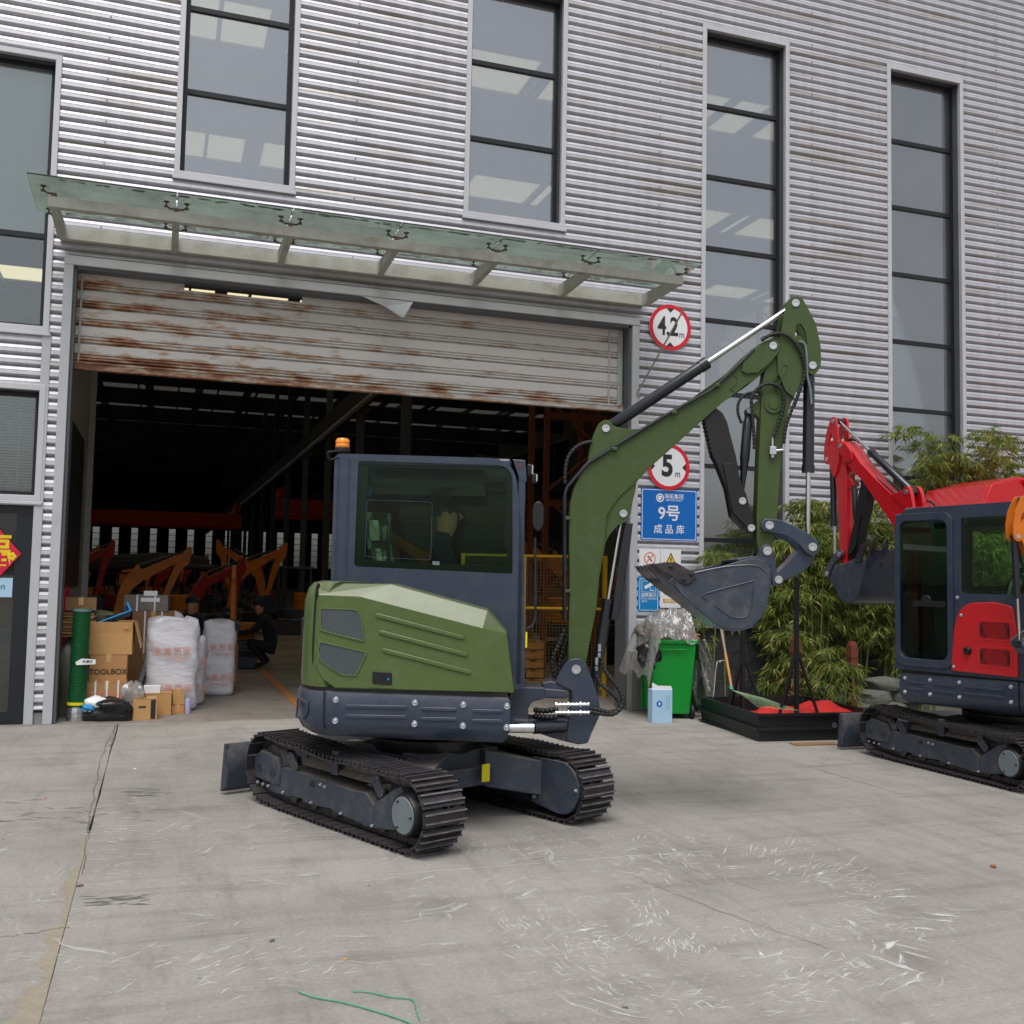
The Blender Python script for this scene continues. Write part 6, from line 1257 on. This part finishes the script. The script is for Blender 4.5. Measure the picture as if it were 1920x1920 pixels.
# ================================================================ RIGHT OF THE DOORWAY
bn = thing('wheelie_bin', 'bright green wheelie bin overflowing with rubbish beside the doorway', 'bin', (4.83, -.72, 0), R_(-14))
m = MB(); W0, W1_ = .43, .53
m.loft([[(-W0/2, -.24, .06), (W0/2, -.24, .06), (W0/2, .20, .06), (-W0/2, .20, .06)], [(-W1_/2, -.33, .88), (W1_/2, -.33, .88), (W1_/2, .27, .88), (-W1_/2, .27, .88)], [(-W1_/2-.02, -.35, .885), (W1_/2+.02, -.35, .885), (W1_/2+.02, .29, .885), (-W1_/2-.02, .29, .885)], [(-W1_/2-.02, -.35, .93), (W1_/2+.02, -.35, .93), (W1_/2+.02, .29, .93), (-W1_/2-.02, .29, .93)]]); m.build('body', 'bin_green', bn, smooth=0, bevel=.012)
for x in (-.19, .19):
    m = MB(); m.lathe([(0, -.025), (.07, -.025), (.085, -.015), (.085, .015), (.07, .025), (0, .025)], 20, (x*1.3, -.20, .085), (1, 0, 0)); m.build('wheel', 'rubber', bn)
m = MB(); m.box((0, -.352, .82), (.30, .012, .02)); m.box((0, .30, .50), (.5, .03, .9)); m.build('lid', 'bin_green', bn, smooth=0, bevel=.008)
def film(name, label, pts_fn, nu, nv, mat='film', seed=2, amp=.02):
    rr = random.Random(seed); m = MB(); vs = []
    for i in range(nu+1):
        for j in range(nv+1):
            u, v = i/nu, j/nv; p = Vector(pts_fn(u, v)); p += Vector([rr.uniform(-amp, amp) for _ in range(3)]); vs.append(p)
    m.add(vs, [(i*(nv+1)+j, i*(nv+1)+j+1, (i+1)*(nv+1)+j+1, (i+1)*(nv+1)+j) for i in range(nu) for j in range(nv)]); o = m.build(name, mat, smooth=25); return tag(o, label, 'plastic sheet')
def drape(u, v):
    a = (u-.5)*2; b = (v-.5)*2; x = 4.80+a*.46; y = -.72+b*.40
    r = max(abs(a), abs(b)); z = 1.29-.24*r*r-.14*abs(a)+.05*math.sin(9*u+3*v)+.04*math.sin(14*v+5*u)+.012*math.sin(28*u+19*v)+.010*math.sin(32*v-31*u)
    if a < -.55: z -= (-.55-a)*.95; x = 4.80-.26+(a+.55)*.35
    if a > .5: z -= (a-.5)*1.9; x = 5.02+(a-.5)*.36
    if b < -.75: z -= (-.75-b)*.35
    return (x, y, max(.05, z))
film('plastic_sheet', 'clear wrinkled plastic sheet heaped over the green bin', drape, 90, 70, amp=.0055)
def tail(u, v): w = .10+.07*v; return (5.13+(u-.5)*2*w+.04*math.sin(5*v)+.16*v*v, -.90+.05*math.cos(u*9+4*v)+.02*math.cos(u*26-9*v)-.05*v, .95-.80*v+.02*math.sin(u*12))
film('plastic_sheet', 'clear plastic sheet trailing down the right side of the green bin', tail, 40, 60, amp=.0055, seed=4)
tag(lump('rubbish_bag', 'bag_black', (4.52, -.86, .60), (.26, .26, .30), 9, .25, 26, 12, sq=.8, fold=7), 'black rubbish bag bulging from the left of the green bin', 'rubbish bag')
tag(lump('rubbish_heap', 'grey_wrap', (4.80, -.70, .84), (.55, .48, .28), 11, .2, 26, 12, sq=.8), 'grey rubbish heap under the plastic sheet on the green bin', 'rubbish')
tag(lump('brown_rag', 'cardboard_dark', (4.98, -.95, .90), (.26, .2, .12), 12, .3, 26, 8, sq=.8), 'brown rag hanging over the bin rim', 'rag')
pb = thing('paper_box', 'pale blue and white box standing before the green bin', 'box', (4.50, -1.18, 0), R_(-8))
m = MB(); m.box((0, 0, .19), (.24, .16, .38)); m.build('box', 'box_paleblue', pb, smooth=0, bevel=.003)
m = MB(); m.prism([(-.12, .38), (.12, .38), (.11, .42), (-.05, .425), (-.12, .46)], -.07, -.064, 'y'); m.build('flap', 'sign_white', pb, smooth=0)
m = MB(); m.lathe([(0, 0), (.035, 0), (.035, .002), (0, .002)], 20, (-.035, -.08, .22), (0, -1, 0)); m.build('print', 'sign_blue', pb); m = MB(); m.box((-.035, -.083, .22), (.022, .002, .03)); m.build('print', 'sign_white', pb, smooth=0); m = MB(); m.box((-.035, -.0845, .24), (.014, .002, .012)); m.build('print', 'sign_red', pb, smooth=0)
for k in range(3): m = MB(); m.box((.05+.018*k, -.081, .23), (.002, .002, .16)); m.build('print', 'sign_blue2', pb, smooth=0)

# black steel tray with two propped poles, red cloth, wire rake
tr_ = thing('steel_tray', 'black steel tray on the ground holding a red cloth', 'tray', (5.62, -1.95, 0), R_(-4))
m = MB(); m.prism([(-.72, -.80), (.72, -.80), (.72, .76), (-.62, .76)], .0, .28, 'z', holes=[[(-.70, -.78), (.70, -.78), (.70, .74), (-.60, .74)]]); m.box((0, -.02, .02), (1.36, 1.5, .01)); m.build('tray', 'tray_black', tr_, smooth=0, bevel=.004)
for (p, q) in (((-.745, -.825), (.745, -.825)), ((-.745, -.825), (-.645, .785))):
    for z in (.275, .13): m = MB(); m.tube([(*p, z), (*q, z)], .018, 4); m.build('rim', 'tray_black', tr_, smooth=0)
m = MB(); m.lathe([(.020, -.004), (.028, -.004), (.028, .004), (.020, .004)], 14, (.12, -.845, .16), (0, 1, 0)); m.build('ring', 'steel_worn', tr_)
def stand(label, x, y, h, s=1.):
    r = thing('pole_stand', label, 'stand', (x, y, .0)); m = MB(); m.box((0, 0, .03+h/2), (.04, .04, h)); m.build('pole', 'tray_black', r, smooth=0)
    for a in (-1, 1): m = MB(); m.tube([(0, 0, .92*s), (a*.30*s, -.05, .04)], .018, 4); m.build('leg', 'tray_black', r, smooth=0)
    m = MB(); m.tube([(0, 0, .92*s), (0, .32*s, .04)], .018, 4); m.build('leg', 'tray_black', r, smooth=0)
    return r
stand('black pole on splayed legs in the tray, right of the bucket', 5.60, -2.25, 1.66); stand('shorter black pole on splayed legs behind the rake', 5.42, -1.45, 1.2, .9)
def cloth(u, v): x = 5.35+u*.95; y = -2.45+v*1.0; return (x, y, .10+.20*math.exp(-((u-.75)**2+(v-.4)**2)*7)+.10*math.exp(-((u-.2)**2+(v-.6)**2)*12)+.018*math.sin(13*u+8*v)+.012*math.sin(23*v-9*u))
o = film('red_cloth', 'x', cloth, 44, 40, 'red_cloth', 5, .008); o['label'] = 'crumpled red tarpaulin lying in the black tray'; o['category'] = 'tarpaulin'; o['kind'] = 'thing'; del o['kind']
rk2 = thing('wire_rake', 'green wire rake with yellow wooden handle leaning in the tray', 'rake', (0, 0, 0))
h0 = WY(1351, 1172, -1.25); h1 = Vector((5.10, -1.75, .42)); m = MB(); m.tube([h0, h0.lerp(h1, .45)], .014, 8); m.build('handle_top', 'wood_grey', rk2); m = MB(); m.tube([h0.lerp(h1, .45), h1], .015, 8); m.build('handle', 'wood', rk2)
m = MB()
for k in range(16): t = k/15; e = Vector((5.10+.50*t-.02, -2.10-.28*(1-abs(t-.5)*.5), .30-.05*t)); m.tube([h1, h1.lerp(e, .5)+Vector((0, 0, .02)), e], .0022, 4)
for s in (.45, .75, .97): m.tube([h1.lerp(Vector((5.10+.50*k/8-.02, -2.10-.28*(1-abs(k/8-.5)*.5), .30-.05*k/8)), s) for k in range(9)], .002, 4)
m.build('tines', 'rake_wire', rk2, kind='stuff'); m = MB(); m.cyl(h1+Vector((0, .03, .04)), h1, .02); m.build('ferrule', 'green_twine', rk2)
p0, p1 = WY(1337, 1313, -1.35), WY(1343, 1248, -1.35); m = MB(); m.tube(smooth_path([p0, p1, p1+Vector((.03, 0, .04)), p1+Vector((.10, 0, .05))], 5), .014, 8); tag(m.build('bent_pipe', 'chrome'), 'short bent silver pipe standing at the left of the tray', 'pipe')
q = G(1520, 1396); m = MB(); m.box((q.x+.05, q.y, .006), (.5, .14, .006), (0, 0, R_(-6))); tag(m.build('cardboard_piece', 'cardboard_dark', smooth=0), 'flat brown cardboard piece on the ground by the tray', 'cardboard')
# rusty posts
for (lab, x, y, h) in (('rusty red brown steel post right of the black tray', 7.03, -1.32, .93), ('rusty red brown steel post standing behind the tall black pole', 6.43, -1.02, .98)):
    r = thing('steel_post', lab, 'post', (x, y, 0)); m = MB(); m.loft([[(a_*k, b_*k, z) for a_, b_ in ((-.045, -.045), (.045, -.045), (.045, .045), (-.045, .045))] for z, k in ((0, 1), (h*.78, 1), (h*.785, 1.12), (h*.80, 1.12), (h*.95, .95), (h, .6))]); m.build('post', 'rusty', r, smooth=0, bevel=.006)
# sandbags
rs = random.Random(8)
sbp = [(7.35, -1.1, 0), (7.8, -1.1, 0), (8.2, -1.05, 0), (7.55, -1.08, .15), (8.0, -1.08, .15), (7.72, -1.05, .30), (7.15, -1.05, 0), (6.75, -.75, 0), (6.9, -.85, .15), (6.35, -.5, 0), (7.3, -.6, .15)]
sbl = ['lowest left sandbag of the stack behind the rusty post', 'lowest middle sandbag of the stack behind the rusty post', 'lowest right sandbag of the stack behind the rusty post', 'second layer sandbag right behind the rusty post', 'second layer sandbag near the red machine blade', 'topmost grey sandbag of the stack', 'sandbag lying nearest the red machine blade', 'sandbag on the ground under the drooping bamboo', 'sandbag on top of the one under the bamboo', 'leftmost sandbag close to the stone wall', 'sandbag between the post and the bamboo, upper layer']
for k, ((x, y, z), l) in enumerate(zip(sbp, sbl)):
    o = lump('sandbag', 'sandbag', (0, 0, 0), (.48, .30, .17), 20+k, .10, 24, 10, sq=.75); o.location = (x, y, z); o.rotation_euler = (0, 0, rs.uniform(-.4, .4)); tag(o, l, 'sandbag', 'sandbags by the bamboo')

# red loader bucket behind the red cab
lbk = thing('loader_bucket', 'raised red steel bucket behind the red excavator cab', 'bucket', (9.55, -1.75, 2.50))
m = MB(); m.prism(rquad([(-.95, .02), (1.6, .0), (2.6, .1), (2.6, .42), (-.35, .50), (-.78, .40)], .05, 3), -.02, .02, 'y'); m.build('side_plate', 'red', lbk, smooth=30, bevel=.006)
m = MB(); m.loft([[(x, y, z) for x, z in ((-.95, .0), (-.80, .40), (-.35, .52), (2.6, .45), (2.6, .42), (-.34, .48), (-.76, .38), (-.90, .0))] for y in (.02, 1.1)]); m.build('shell', 'red', lbk, smooth=0, bevel=.006)
for z in (.46, .30, .06): m = MB(); m.tube([(.35 if z < .4 else -.3, -.05, z), (2.6, -.05, z-.03)], .028, 4); m.build('flange', 'red', lbk, smooth=0)
m = MB(); m.tube(smooth_path([(.12, -.05, .0), (.16, -.05, .18), (.02, -.05, .34), (-.25, -.05, .44)], 5), .026, 6); m.build('rib', 'red', lbk); m = MB(); m.lathe([(0, 0), (.035, 0), (.035, .04), (0, .04)], 12, (-.12, -.02, .34), (0, -1, 0)); m.build('pin', 'bolt', lbk)
m = MB(); m.tube([(1.9, .55, .1), (2.1, .55, -1.2), (2.2, .55, -2.5)], .09, 8); m.build('arm', 'red', lbk, smooth=0)

# ================================================================ BAMBOO
def bamboo(label, x, y, h, n, seed, spread=.5, mat='bamboo_leaf', dens=1., droop=.5, lo=.12):
    rr = random.Random(seed); r = thing('bamboo_plant', label, 'bamboo', (x, y, 0)); lv = MB()
    for c in range(n):
        a = rr.uniform(0, 6.28); bx_, by_ = .16*math.cos(a)*rr.random(), .12*math.sin(a); hh = h*rr.uniform(.6, 1.); d = Vector((rr.uniform(-1, 1), rr.uniform(-.75, .35), 0))*spread*rr.uniform(.3, 1)
        P = [Vector((bx_, by_, 0)), Vector((bx_, by_, hh*.4))+d*.15, Vector((bx_, by_, hh*.75))+d*.5, Vector((bx_, by_, hh*.97))+d*.95, Vector((bx_, by_, hh*(1.0-droop*.10)))+d*1.35]
        S_ = smooth_path(P, 6); m = MB(); m.tube(S_, [.010*(1-.8*i/len(S_)) for i in range(len(S_))], 5); m.build('culm', 'culm', r)
        for i in range(len(S_)):
            t = i/len(S_)
            if t < lo: continue
            for b in range(int(2.6*dens*(1+t))):
                ba = rr.uniform(0, 6.28); L = rr.uniform(.12, .42)*(1.15-.5*t); bd = Vector((math.cos(ba), math.sin(ba)*.85, rr.uniform(.0, .5))).normalized(); tip = S_[i]+bd*L+Vector((0, 0, -.25*L))
                if (y+tip.y) > -.07: tip.y = -.09-y
                lv.cur = 0; lv.tube([S_[i], S_[i].lerp(tip, .5)+Vector((0, 0, .03)), tip], .0018, 3, False)
                for k in range(rr.randint(7, 11)):
                    q = S_[i].lerp(tip, rr.uniform(.45, 1.02)); la = ba+rr.uniform(-1.3, 1.3); l = rr.uniform(.07, .165); w = rr.uniform(.005, .011)
                    dd = Vector((math.cos(la), math.sin(la)*.8, rr.uniform(-1.1, .15))).normalized(); sd_ = dd.cross(Vector((rr.uniform(-.5, .5), rr.uniform(-.5, .5), 1))).normalized()*w
                    mid = q+dd*l*.4; e = q+dd*l+Vector((0, 0, -l*.25))
                    if y+e.y > -.06: e.y = -.07-y; mid.y = min(mid.y, -.065-y)
                    lv.add([q, mid-sd_, e, mid+sd_], [(0, 1, 2), (0, 2, 3)])
    lv.build('foliage', mat, r, smooth=0, kind='stuff'); return r
BB = [('low bamboo clump peeking at the window left of the green stick', 5.75, -.35, 2.15, 3, .28, .5, .3), ('bamboo clump directly behind the raised bucket links', 6.6, -.40, 2.3, 12, .5, .9, .32), ('dense bamboo clump between the green stick and the red arm', 7.2, -.40, 2.75, 14, .5, .9, .3), ('bamboo clump behind the red stick', 7.8, -.38, 2.7, 14, .45, .9, .3), ('low bamboo clump drooping beside the tray', 6.6, -.75, 1.05, 5, .3, .7, .15), ('bamboo clump left of the red excavator cab', 8.4, -.40, 2.9, 14, .45, .9, .2), ('tall bamboo clump rising before the fourth window', 9.15, -.45, 4.0, 11, .6, .8, .2), ('tall feathery bamboo clump above the red cab', 9.95, -.45, 3.9, 10, .75, .8, .2), ('bamboo clump behind the red cab windows', 9.0, -1.5, 2.4, 12, .6, .9, .1), ('bamboo clump at the far right behind the red cab', 10.6, -.6, 3.3, 9, .6, .9, .1), ('slender wispy bamboo reaching highest before the fourth window', 9.3, -.60, 4.35, 4, .55, .55, .45), ('slender wispy bamboo leaning right above the red cab roof', 10.2, -.7, 4.2, 4, .8, .55, .45), ('wispy bamboo stems between the green bucket cylinder and the red arm', 6.95, -.6, 3.1, 4, .35, .6, .4), ('small leafy bamboo shoot beside the rusty post', 6.85, -1.25, .85, 4, .2, .6, .2), ('sparse bamboo shoot hanging right of the rusty post', 8.15, -1.3, 1.2, 4, .25, .6, .4)]
for k, (l, x, y, h, n, sp, dn, lo) in enumerate(BB): bamboo(l, x, y, h, n, 40+k, sp, dens=dn, lo=lo)

# ================================================================ SMALL THINGS ON THE YARD
def spline_thing(name, label, cat, px, r, mat, n=5, z=.006): m = MB(); P = [G(*p)+Vector((0, 0, z)) for p in px]; m.tube(smooth_path(P, n), r, 5); return tag(m.build(name, mat), label, cat)
spline_thing('green_twine', 'long strand of green plastic twine on the concrete near the bottom edge', 'twine', [(560, 1862), (585, 1872), (640, 1882), (700, 1898), (760, 1918), (790, 1935)], .0028, 'green_twine')
spline_thing('green_twine', 'curved strand of green plastic twine right of the longer one', 'twine', [(662, 1862), (690, 1863), (730, 1872), (772, 1877), (780, 1895), (786, 1915)], .0026, 'green_twine')
lit = [((1647/1, 1360/1), 0)]
for k, (u, v, mt, s_, l, c_) in enumerate(((647, 1800, 'litter', .03, 'small tan cigarette packet scrap on the concrete', 'litter'), (510, 1765, 'crack', .03, 'dark crumpled scrap left of the tan scrap', 'litter'), (253, 1442, 'sign_white', .035, 'small white paper scrap left of the dozer blade', 'litter'), (86, 1497, 'red', .022, 'tiny red scrap at the left of the yard', 'litter'), (1863, 1626, 'leaf_litter', .05, 'dry brown leaf at the right of the yard', 'leaf'), (1543, 1438, 'sign_orange', .02, 'orange scrap near the red machine blade', 'litter'), (1172, 1890, 'crack', .025, 'black pebble near the bottom edge', 'pebble'), (150, 1662, 'crack', .04, 'black crumb lying in the slab joint', 'pebble'))):
    q = G(u, v); o = lump('litter', mt, (0, 0, 0), (s_*1.0, s_*.6, s_*.25), 60+k, .25, 10, 4, sq=.9); o.location = q; o.rotation_euler = (0, 0, k); tag(o, l, c_)
# dusty filled patches along the left joint, long thin surface cracks
m = MB(); rr = random.Random(12)
vs = []; N_ = 150
for k in range(N_+1):
    t = k/N_; y = -5.0-3.4*t; w = (.010+.016*rr.random()+.075*min(1, max(0, t-.2)*3)*max(0, .6+.5*math.sin(9*t)+.35*math.sin(23*t+1)+.25*math.sin(61*t)))*(.75+.5*rr.random()); vs += [(-1.348, y, .0012), (-1.352-w*.6, y+rr.uniform(-.01, .01), .0012), (-1.354-w, y, .0011)]
m.add(vs, [(3*k+j, 3*k+j+1, 3*k+j+4, 3*k+j+3) for k in range(N_) for j in (0, 1)])
m.build('joint_dust', 'dust_patch', yd, smooth=0, kind='stuff')
def crackline(P, w=.004, z=.0016):
    P = smooth_path([G(*p) for p in P], 8); rr = random.Random(len(P)); vs = []
    for i, p in enumerate(P):
        d = (P[min(i+1, len(P)-1)]-P[max(i-1, 0)]).normalized(); q = Vector((-d.y, d.x, 0)); j = q*rr.uniform(-.012, .012); ww = w*rr.uniform(.4, 1.2); vs += [p+j-q*ww+Vector((0, 0, z)), p+j+q*ww+Vector((0, 0, z))]
    m = MB(); m.add(vs, [(2*i, 2*i+1, 2*i+3, 2*i+2) for i in range(len(P)-1)]); m.build('crack', 'crack', yd, smooth=0)
crackline([(0, 1758), (60, 1750), (130, 1738)], .003); crackline([(215, 1362), (190, 1420), (175, 1500), (165, 1570), (155, 1640)], .0045); crackline([(215, 1360), (212, 1385), (205, 1400)], .006)
crackline([(0, 1364), (60, 1362), (140, 1363), (230, 1358)], .006)
crackline([(1175, 1585), (1300, 1630), (1420, 1668)], .0025); crackline([(1180, 1640), (1300, 1690), (1440, 1740), (1560, 1780)], .0025)
# white scratch marks left by steel tracks: thin chalky slivers
m = MB(); rr = random.Random(21)
def sliver(u, v, du, dv, w):
    a = G(u-du/2, v-dv/2); b = G(u+du/2, v+dv/2); d = (b-a); L = d.length
    if L < .01: return
    q = Vector((-d.y, d.x, 0)).normalized()*w; mid = a.lerp(b, .5)+q*rr.uniform(-2, 2); z = Vector((0, 0, .0014+rr.random()*.0006))
    m.add([a+z, mid-q+z, b+z, mid+q+z], [(0, 1, 2, 3)])
def arc(cx, cy, rx, ry, a0, a1, n, rad, ln, jit=1., w=.0024, cl=6):
    cs = [rr.uniform(a0, a1) for _ in range(cl)]
    for k in range(n):
        a = R_(rr.gauss(rr.choice(cs), 7) if rr.random() < .75 else rr.uniform(a0, a1)); s_ = 1+rr.gauss(0, .15)*jit; x = cx+rx*s_*math.cos(a); y = cy+ry*s_*math.sin(a)
        if rad: dx, dy = math.cos(a)*rx, math.sin(a)*ry
        else: dx, dy = -math.sin(a)*rx, math.cos(a)*ry
        l = math.hypot(dx, dy) or 1; L = rr.uniform(.2, 1)*ln; rot = rr.gauss(0, .38); dx, dy = dx/l, dy/l; dx, dy = dx*math.cos(rot)-dy*math.sin(rot), dx*math.sin(rot)+dy*math.cos(rot)
        sliver(x, y, dx*L, dy*L*.8, w*rr.uniform(.3, 1.1))
arc(1390, 1690, 240, 95, 180, 400, 150, True, 30); arc(1330, 1740, 330, 120, 20, 175, 130, False, 36); arc(1100, 1720, 130, 48, 0, 360, 90, False, 26); arc(1400, 1700, 220, 80, -70, 60, 60, True, 30)
arc(1180, 1600, 330, 30, 180, 360, 150, True, 18, 1.6); arc(1340, 1800, 260, 90, 20, 160, 70, False, 36); arc(1250, 1715, 200, 60, 10, 170, 110, True, 24); arc(1560, 1740, 130, 70, -70, 80, 30, True, 30)
for k in range(60): x = rr.gauss(440, 150); sliver(x, rr.gauss(1810, 26), rr.uniform(10, 44), -rr.uniform(4, 16), .0022)
for k in range(70): sliver(rr.gauss(235, 38), rr.gauss(1555, 32), rr.uniform(8, 60), rr.uniform(-3, 6), .0018)
for k in range(26): sliver(rr.uniform(180, 240), 1560+rr.uniform(0, 100), rr.uniform(8, 30), 0, .0018)
for k in range(40): sliver(rr.uniform(860, 1300), rr.gauss(1590, 12), rr.uniform(6, 30), rr.uniform(-10, 10), .0018)
for k in range(5): sliver(345+k*8, 1522+k*3, rr.uniform(40, 70), 8, .002)
for k in range(420): u, v = rr.uniform(0, 1920), rr.uniform(1380, 1920); sliver(u, v, rr.uniform(3, 14), rr.uniform(-4, 4), .0014)
m.build('scratch_marks', 'scratch', yd, smooth=0, kind='stuff')
def scuff(name, cpx, r0, r1, rad, tang, seed, amt):
    c = G(*cpx); mt = M('scuff%d' % seed, lin((232, 232, 230)), .9, var=.05, sc=20); t = mt.node_tree; n = t.nodes; L = t.links; b = n['Principled BSDF']
    g = n.new('ShaderNodeNewGeometry'); sb = n.new('ShaderNodeVectorMath'); sb.operation = 'SUBTRACT'; sb.inputs[1].default_value = c; L.new(g.outputs['Position'], sb.inputs[0])
    wn = n.new('ShaderNodeTexNoise'); wn.inputs['Scale'].default_value = 1.6; wn.inputs['Detail'].default_value = 3; L.new(g.outputs['Position'], wn.inputs['Vector'])
    sp = n.new('ShaderNodeSeparateXYZ'); L.new(sb.outputs[0], sp.inputs[0])
    ln_ = n.new('ShaderNodeVectorMath'); ln_.operation = 'LENGTH'; L.new(sb.outputs[0], ln_.inputs[0]); at = n.new('ShaderNodeMath'); at.operation = 'ARCTAN2'; L.new(sp.outputs[1], at.inputs[0]); L.new(sp.outputs[0], at.inputs[1])
    rw = n.new('ShaderNodeMath'); rw.operation = 'MULTIPLY_ADD'; rw.inputs[1].default_value = .5; L.new(wn.outputs['Fac'], rw.inputs[0]); L.new(ln_.outputs['Value'], rw.inputs[2])
    cb = n.new('ShaderNodeCombineXYZ'); ms = []
    for src, k in ((at, rad), (rw, tang)):
        q = n.new('ShaderNodeMath'); q.operation = 'MULTIPLY'; q.inputs[1].default_value = k; L.new(src.outputs[0], q.inputs[0]); ms.append(q)
    L.new(ms[0].outputs[0], cb.inputs[0]); L.new(ms[1].outputs[0], cb.inputs[1])
    st = n.new('ShaderNodeTexNoise'); st.inputs['Scale'].default_value = 1; st.inputs['Detail'].default_value = 5; st.inputs['Roughness'].default_value = .65; L.new(cb.outputs[0], st.inputs['Vector'])
    pn = n.new('ShaderNodeTexNoise'); pn.inputs['Scale'].default_value = 2.1; pn.inputs['Detail'].default_value = 6; pn.inputs['Roughness'].default_value = .7; L.new(g.outputs['Position'], pn.inputs['Vector'])
    def mr_(f, a, b2, c2, d2): x = n.new('ShaderNodeMapRange'); x.inputs[1].default_value = a; x.inputs[2].default_value = b2; x.inputs[3].default_value = c2; x.inputs[4].default_value = d2; L.new(f, x.inputs[0]); return x.outputs[0]
    a1 = mr_(st.outputs['Fac'], .575, .66, 0, 1); a2 = mr_(pn.outputs['Fac'], .46, .57, 0, 1); a3 = mr_(rw.outputs[0], r0+.05, r0+.3, 0, 1); a4 = mr_(rw.outputs[0], r1-.1, r1+.2, 1, 0)
    o_ = a1
    for f in (a2, a3, a4):
        q = n.new('ShaderNodeMath'); q.operation = 'MULTIPLY'; L.new(o_, q.inputs[0]); L.new(f, q.inputs[1]); o_ = q.outputs[0]
    q = n.new('ShaderNodeMath'); q.operation = 'MULTIPLY'; q.inputs[1].default_value = amt; L.new(o_, q.inputs[0]); L.new(q.outputs[0], b.inputs['Alpha'])
    m = MB(); m.add([(c.x+(r1+.5)*math.cos(2*math.pi*k/32), c.y+(r1+.5)*math.sin(2*math.pi*k/32), .0021+seed*.0006) for k in range(32)], [tuple(range(32))]); m.build(name, 'scuff%d' % seed, yd, smooth=0, kind='stuff')
scuff('scuff_marks', (1370, 1690), .25, 1.3, 22, 3.0, 1, .75); scuff('scuff_marks', (1290, 1720), .6, 1.5, 3.2, 26, 2, .7); scuff('scuff_marks', (1120, 1722), .05, .55, 2.2, 34, 3, .7); scuff('scuff_marks', (600, 1600), .4, 2.2, 2.0, 20, 4, .35)
m = MB()
for k in range(60):
    u, v = rr.choice(((rr.uniform(0, 300), rr.gauss(1530, 14)), (rr.uniform(160, 280), rr.gauss(1690, 5)), (rr.uniform(240, 300), rr.gauss(1487, 3)))); sliver(u, v, rr.uniform(20, 70), rr.uniform(-6, 4), .006)
m.build('tyre_marks', 'tarmark', yd, smooth=0, kind='stuff')
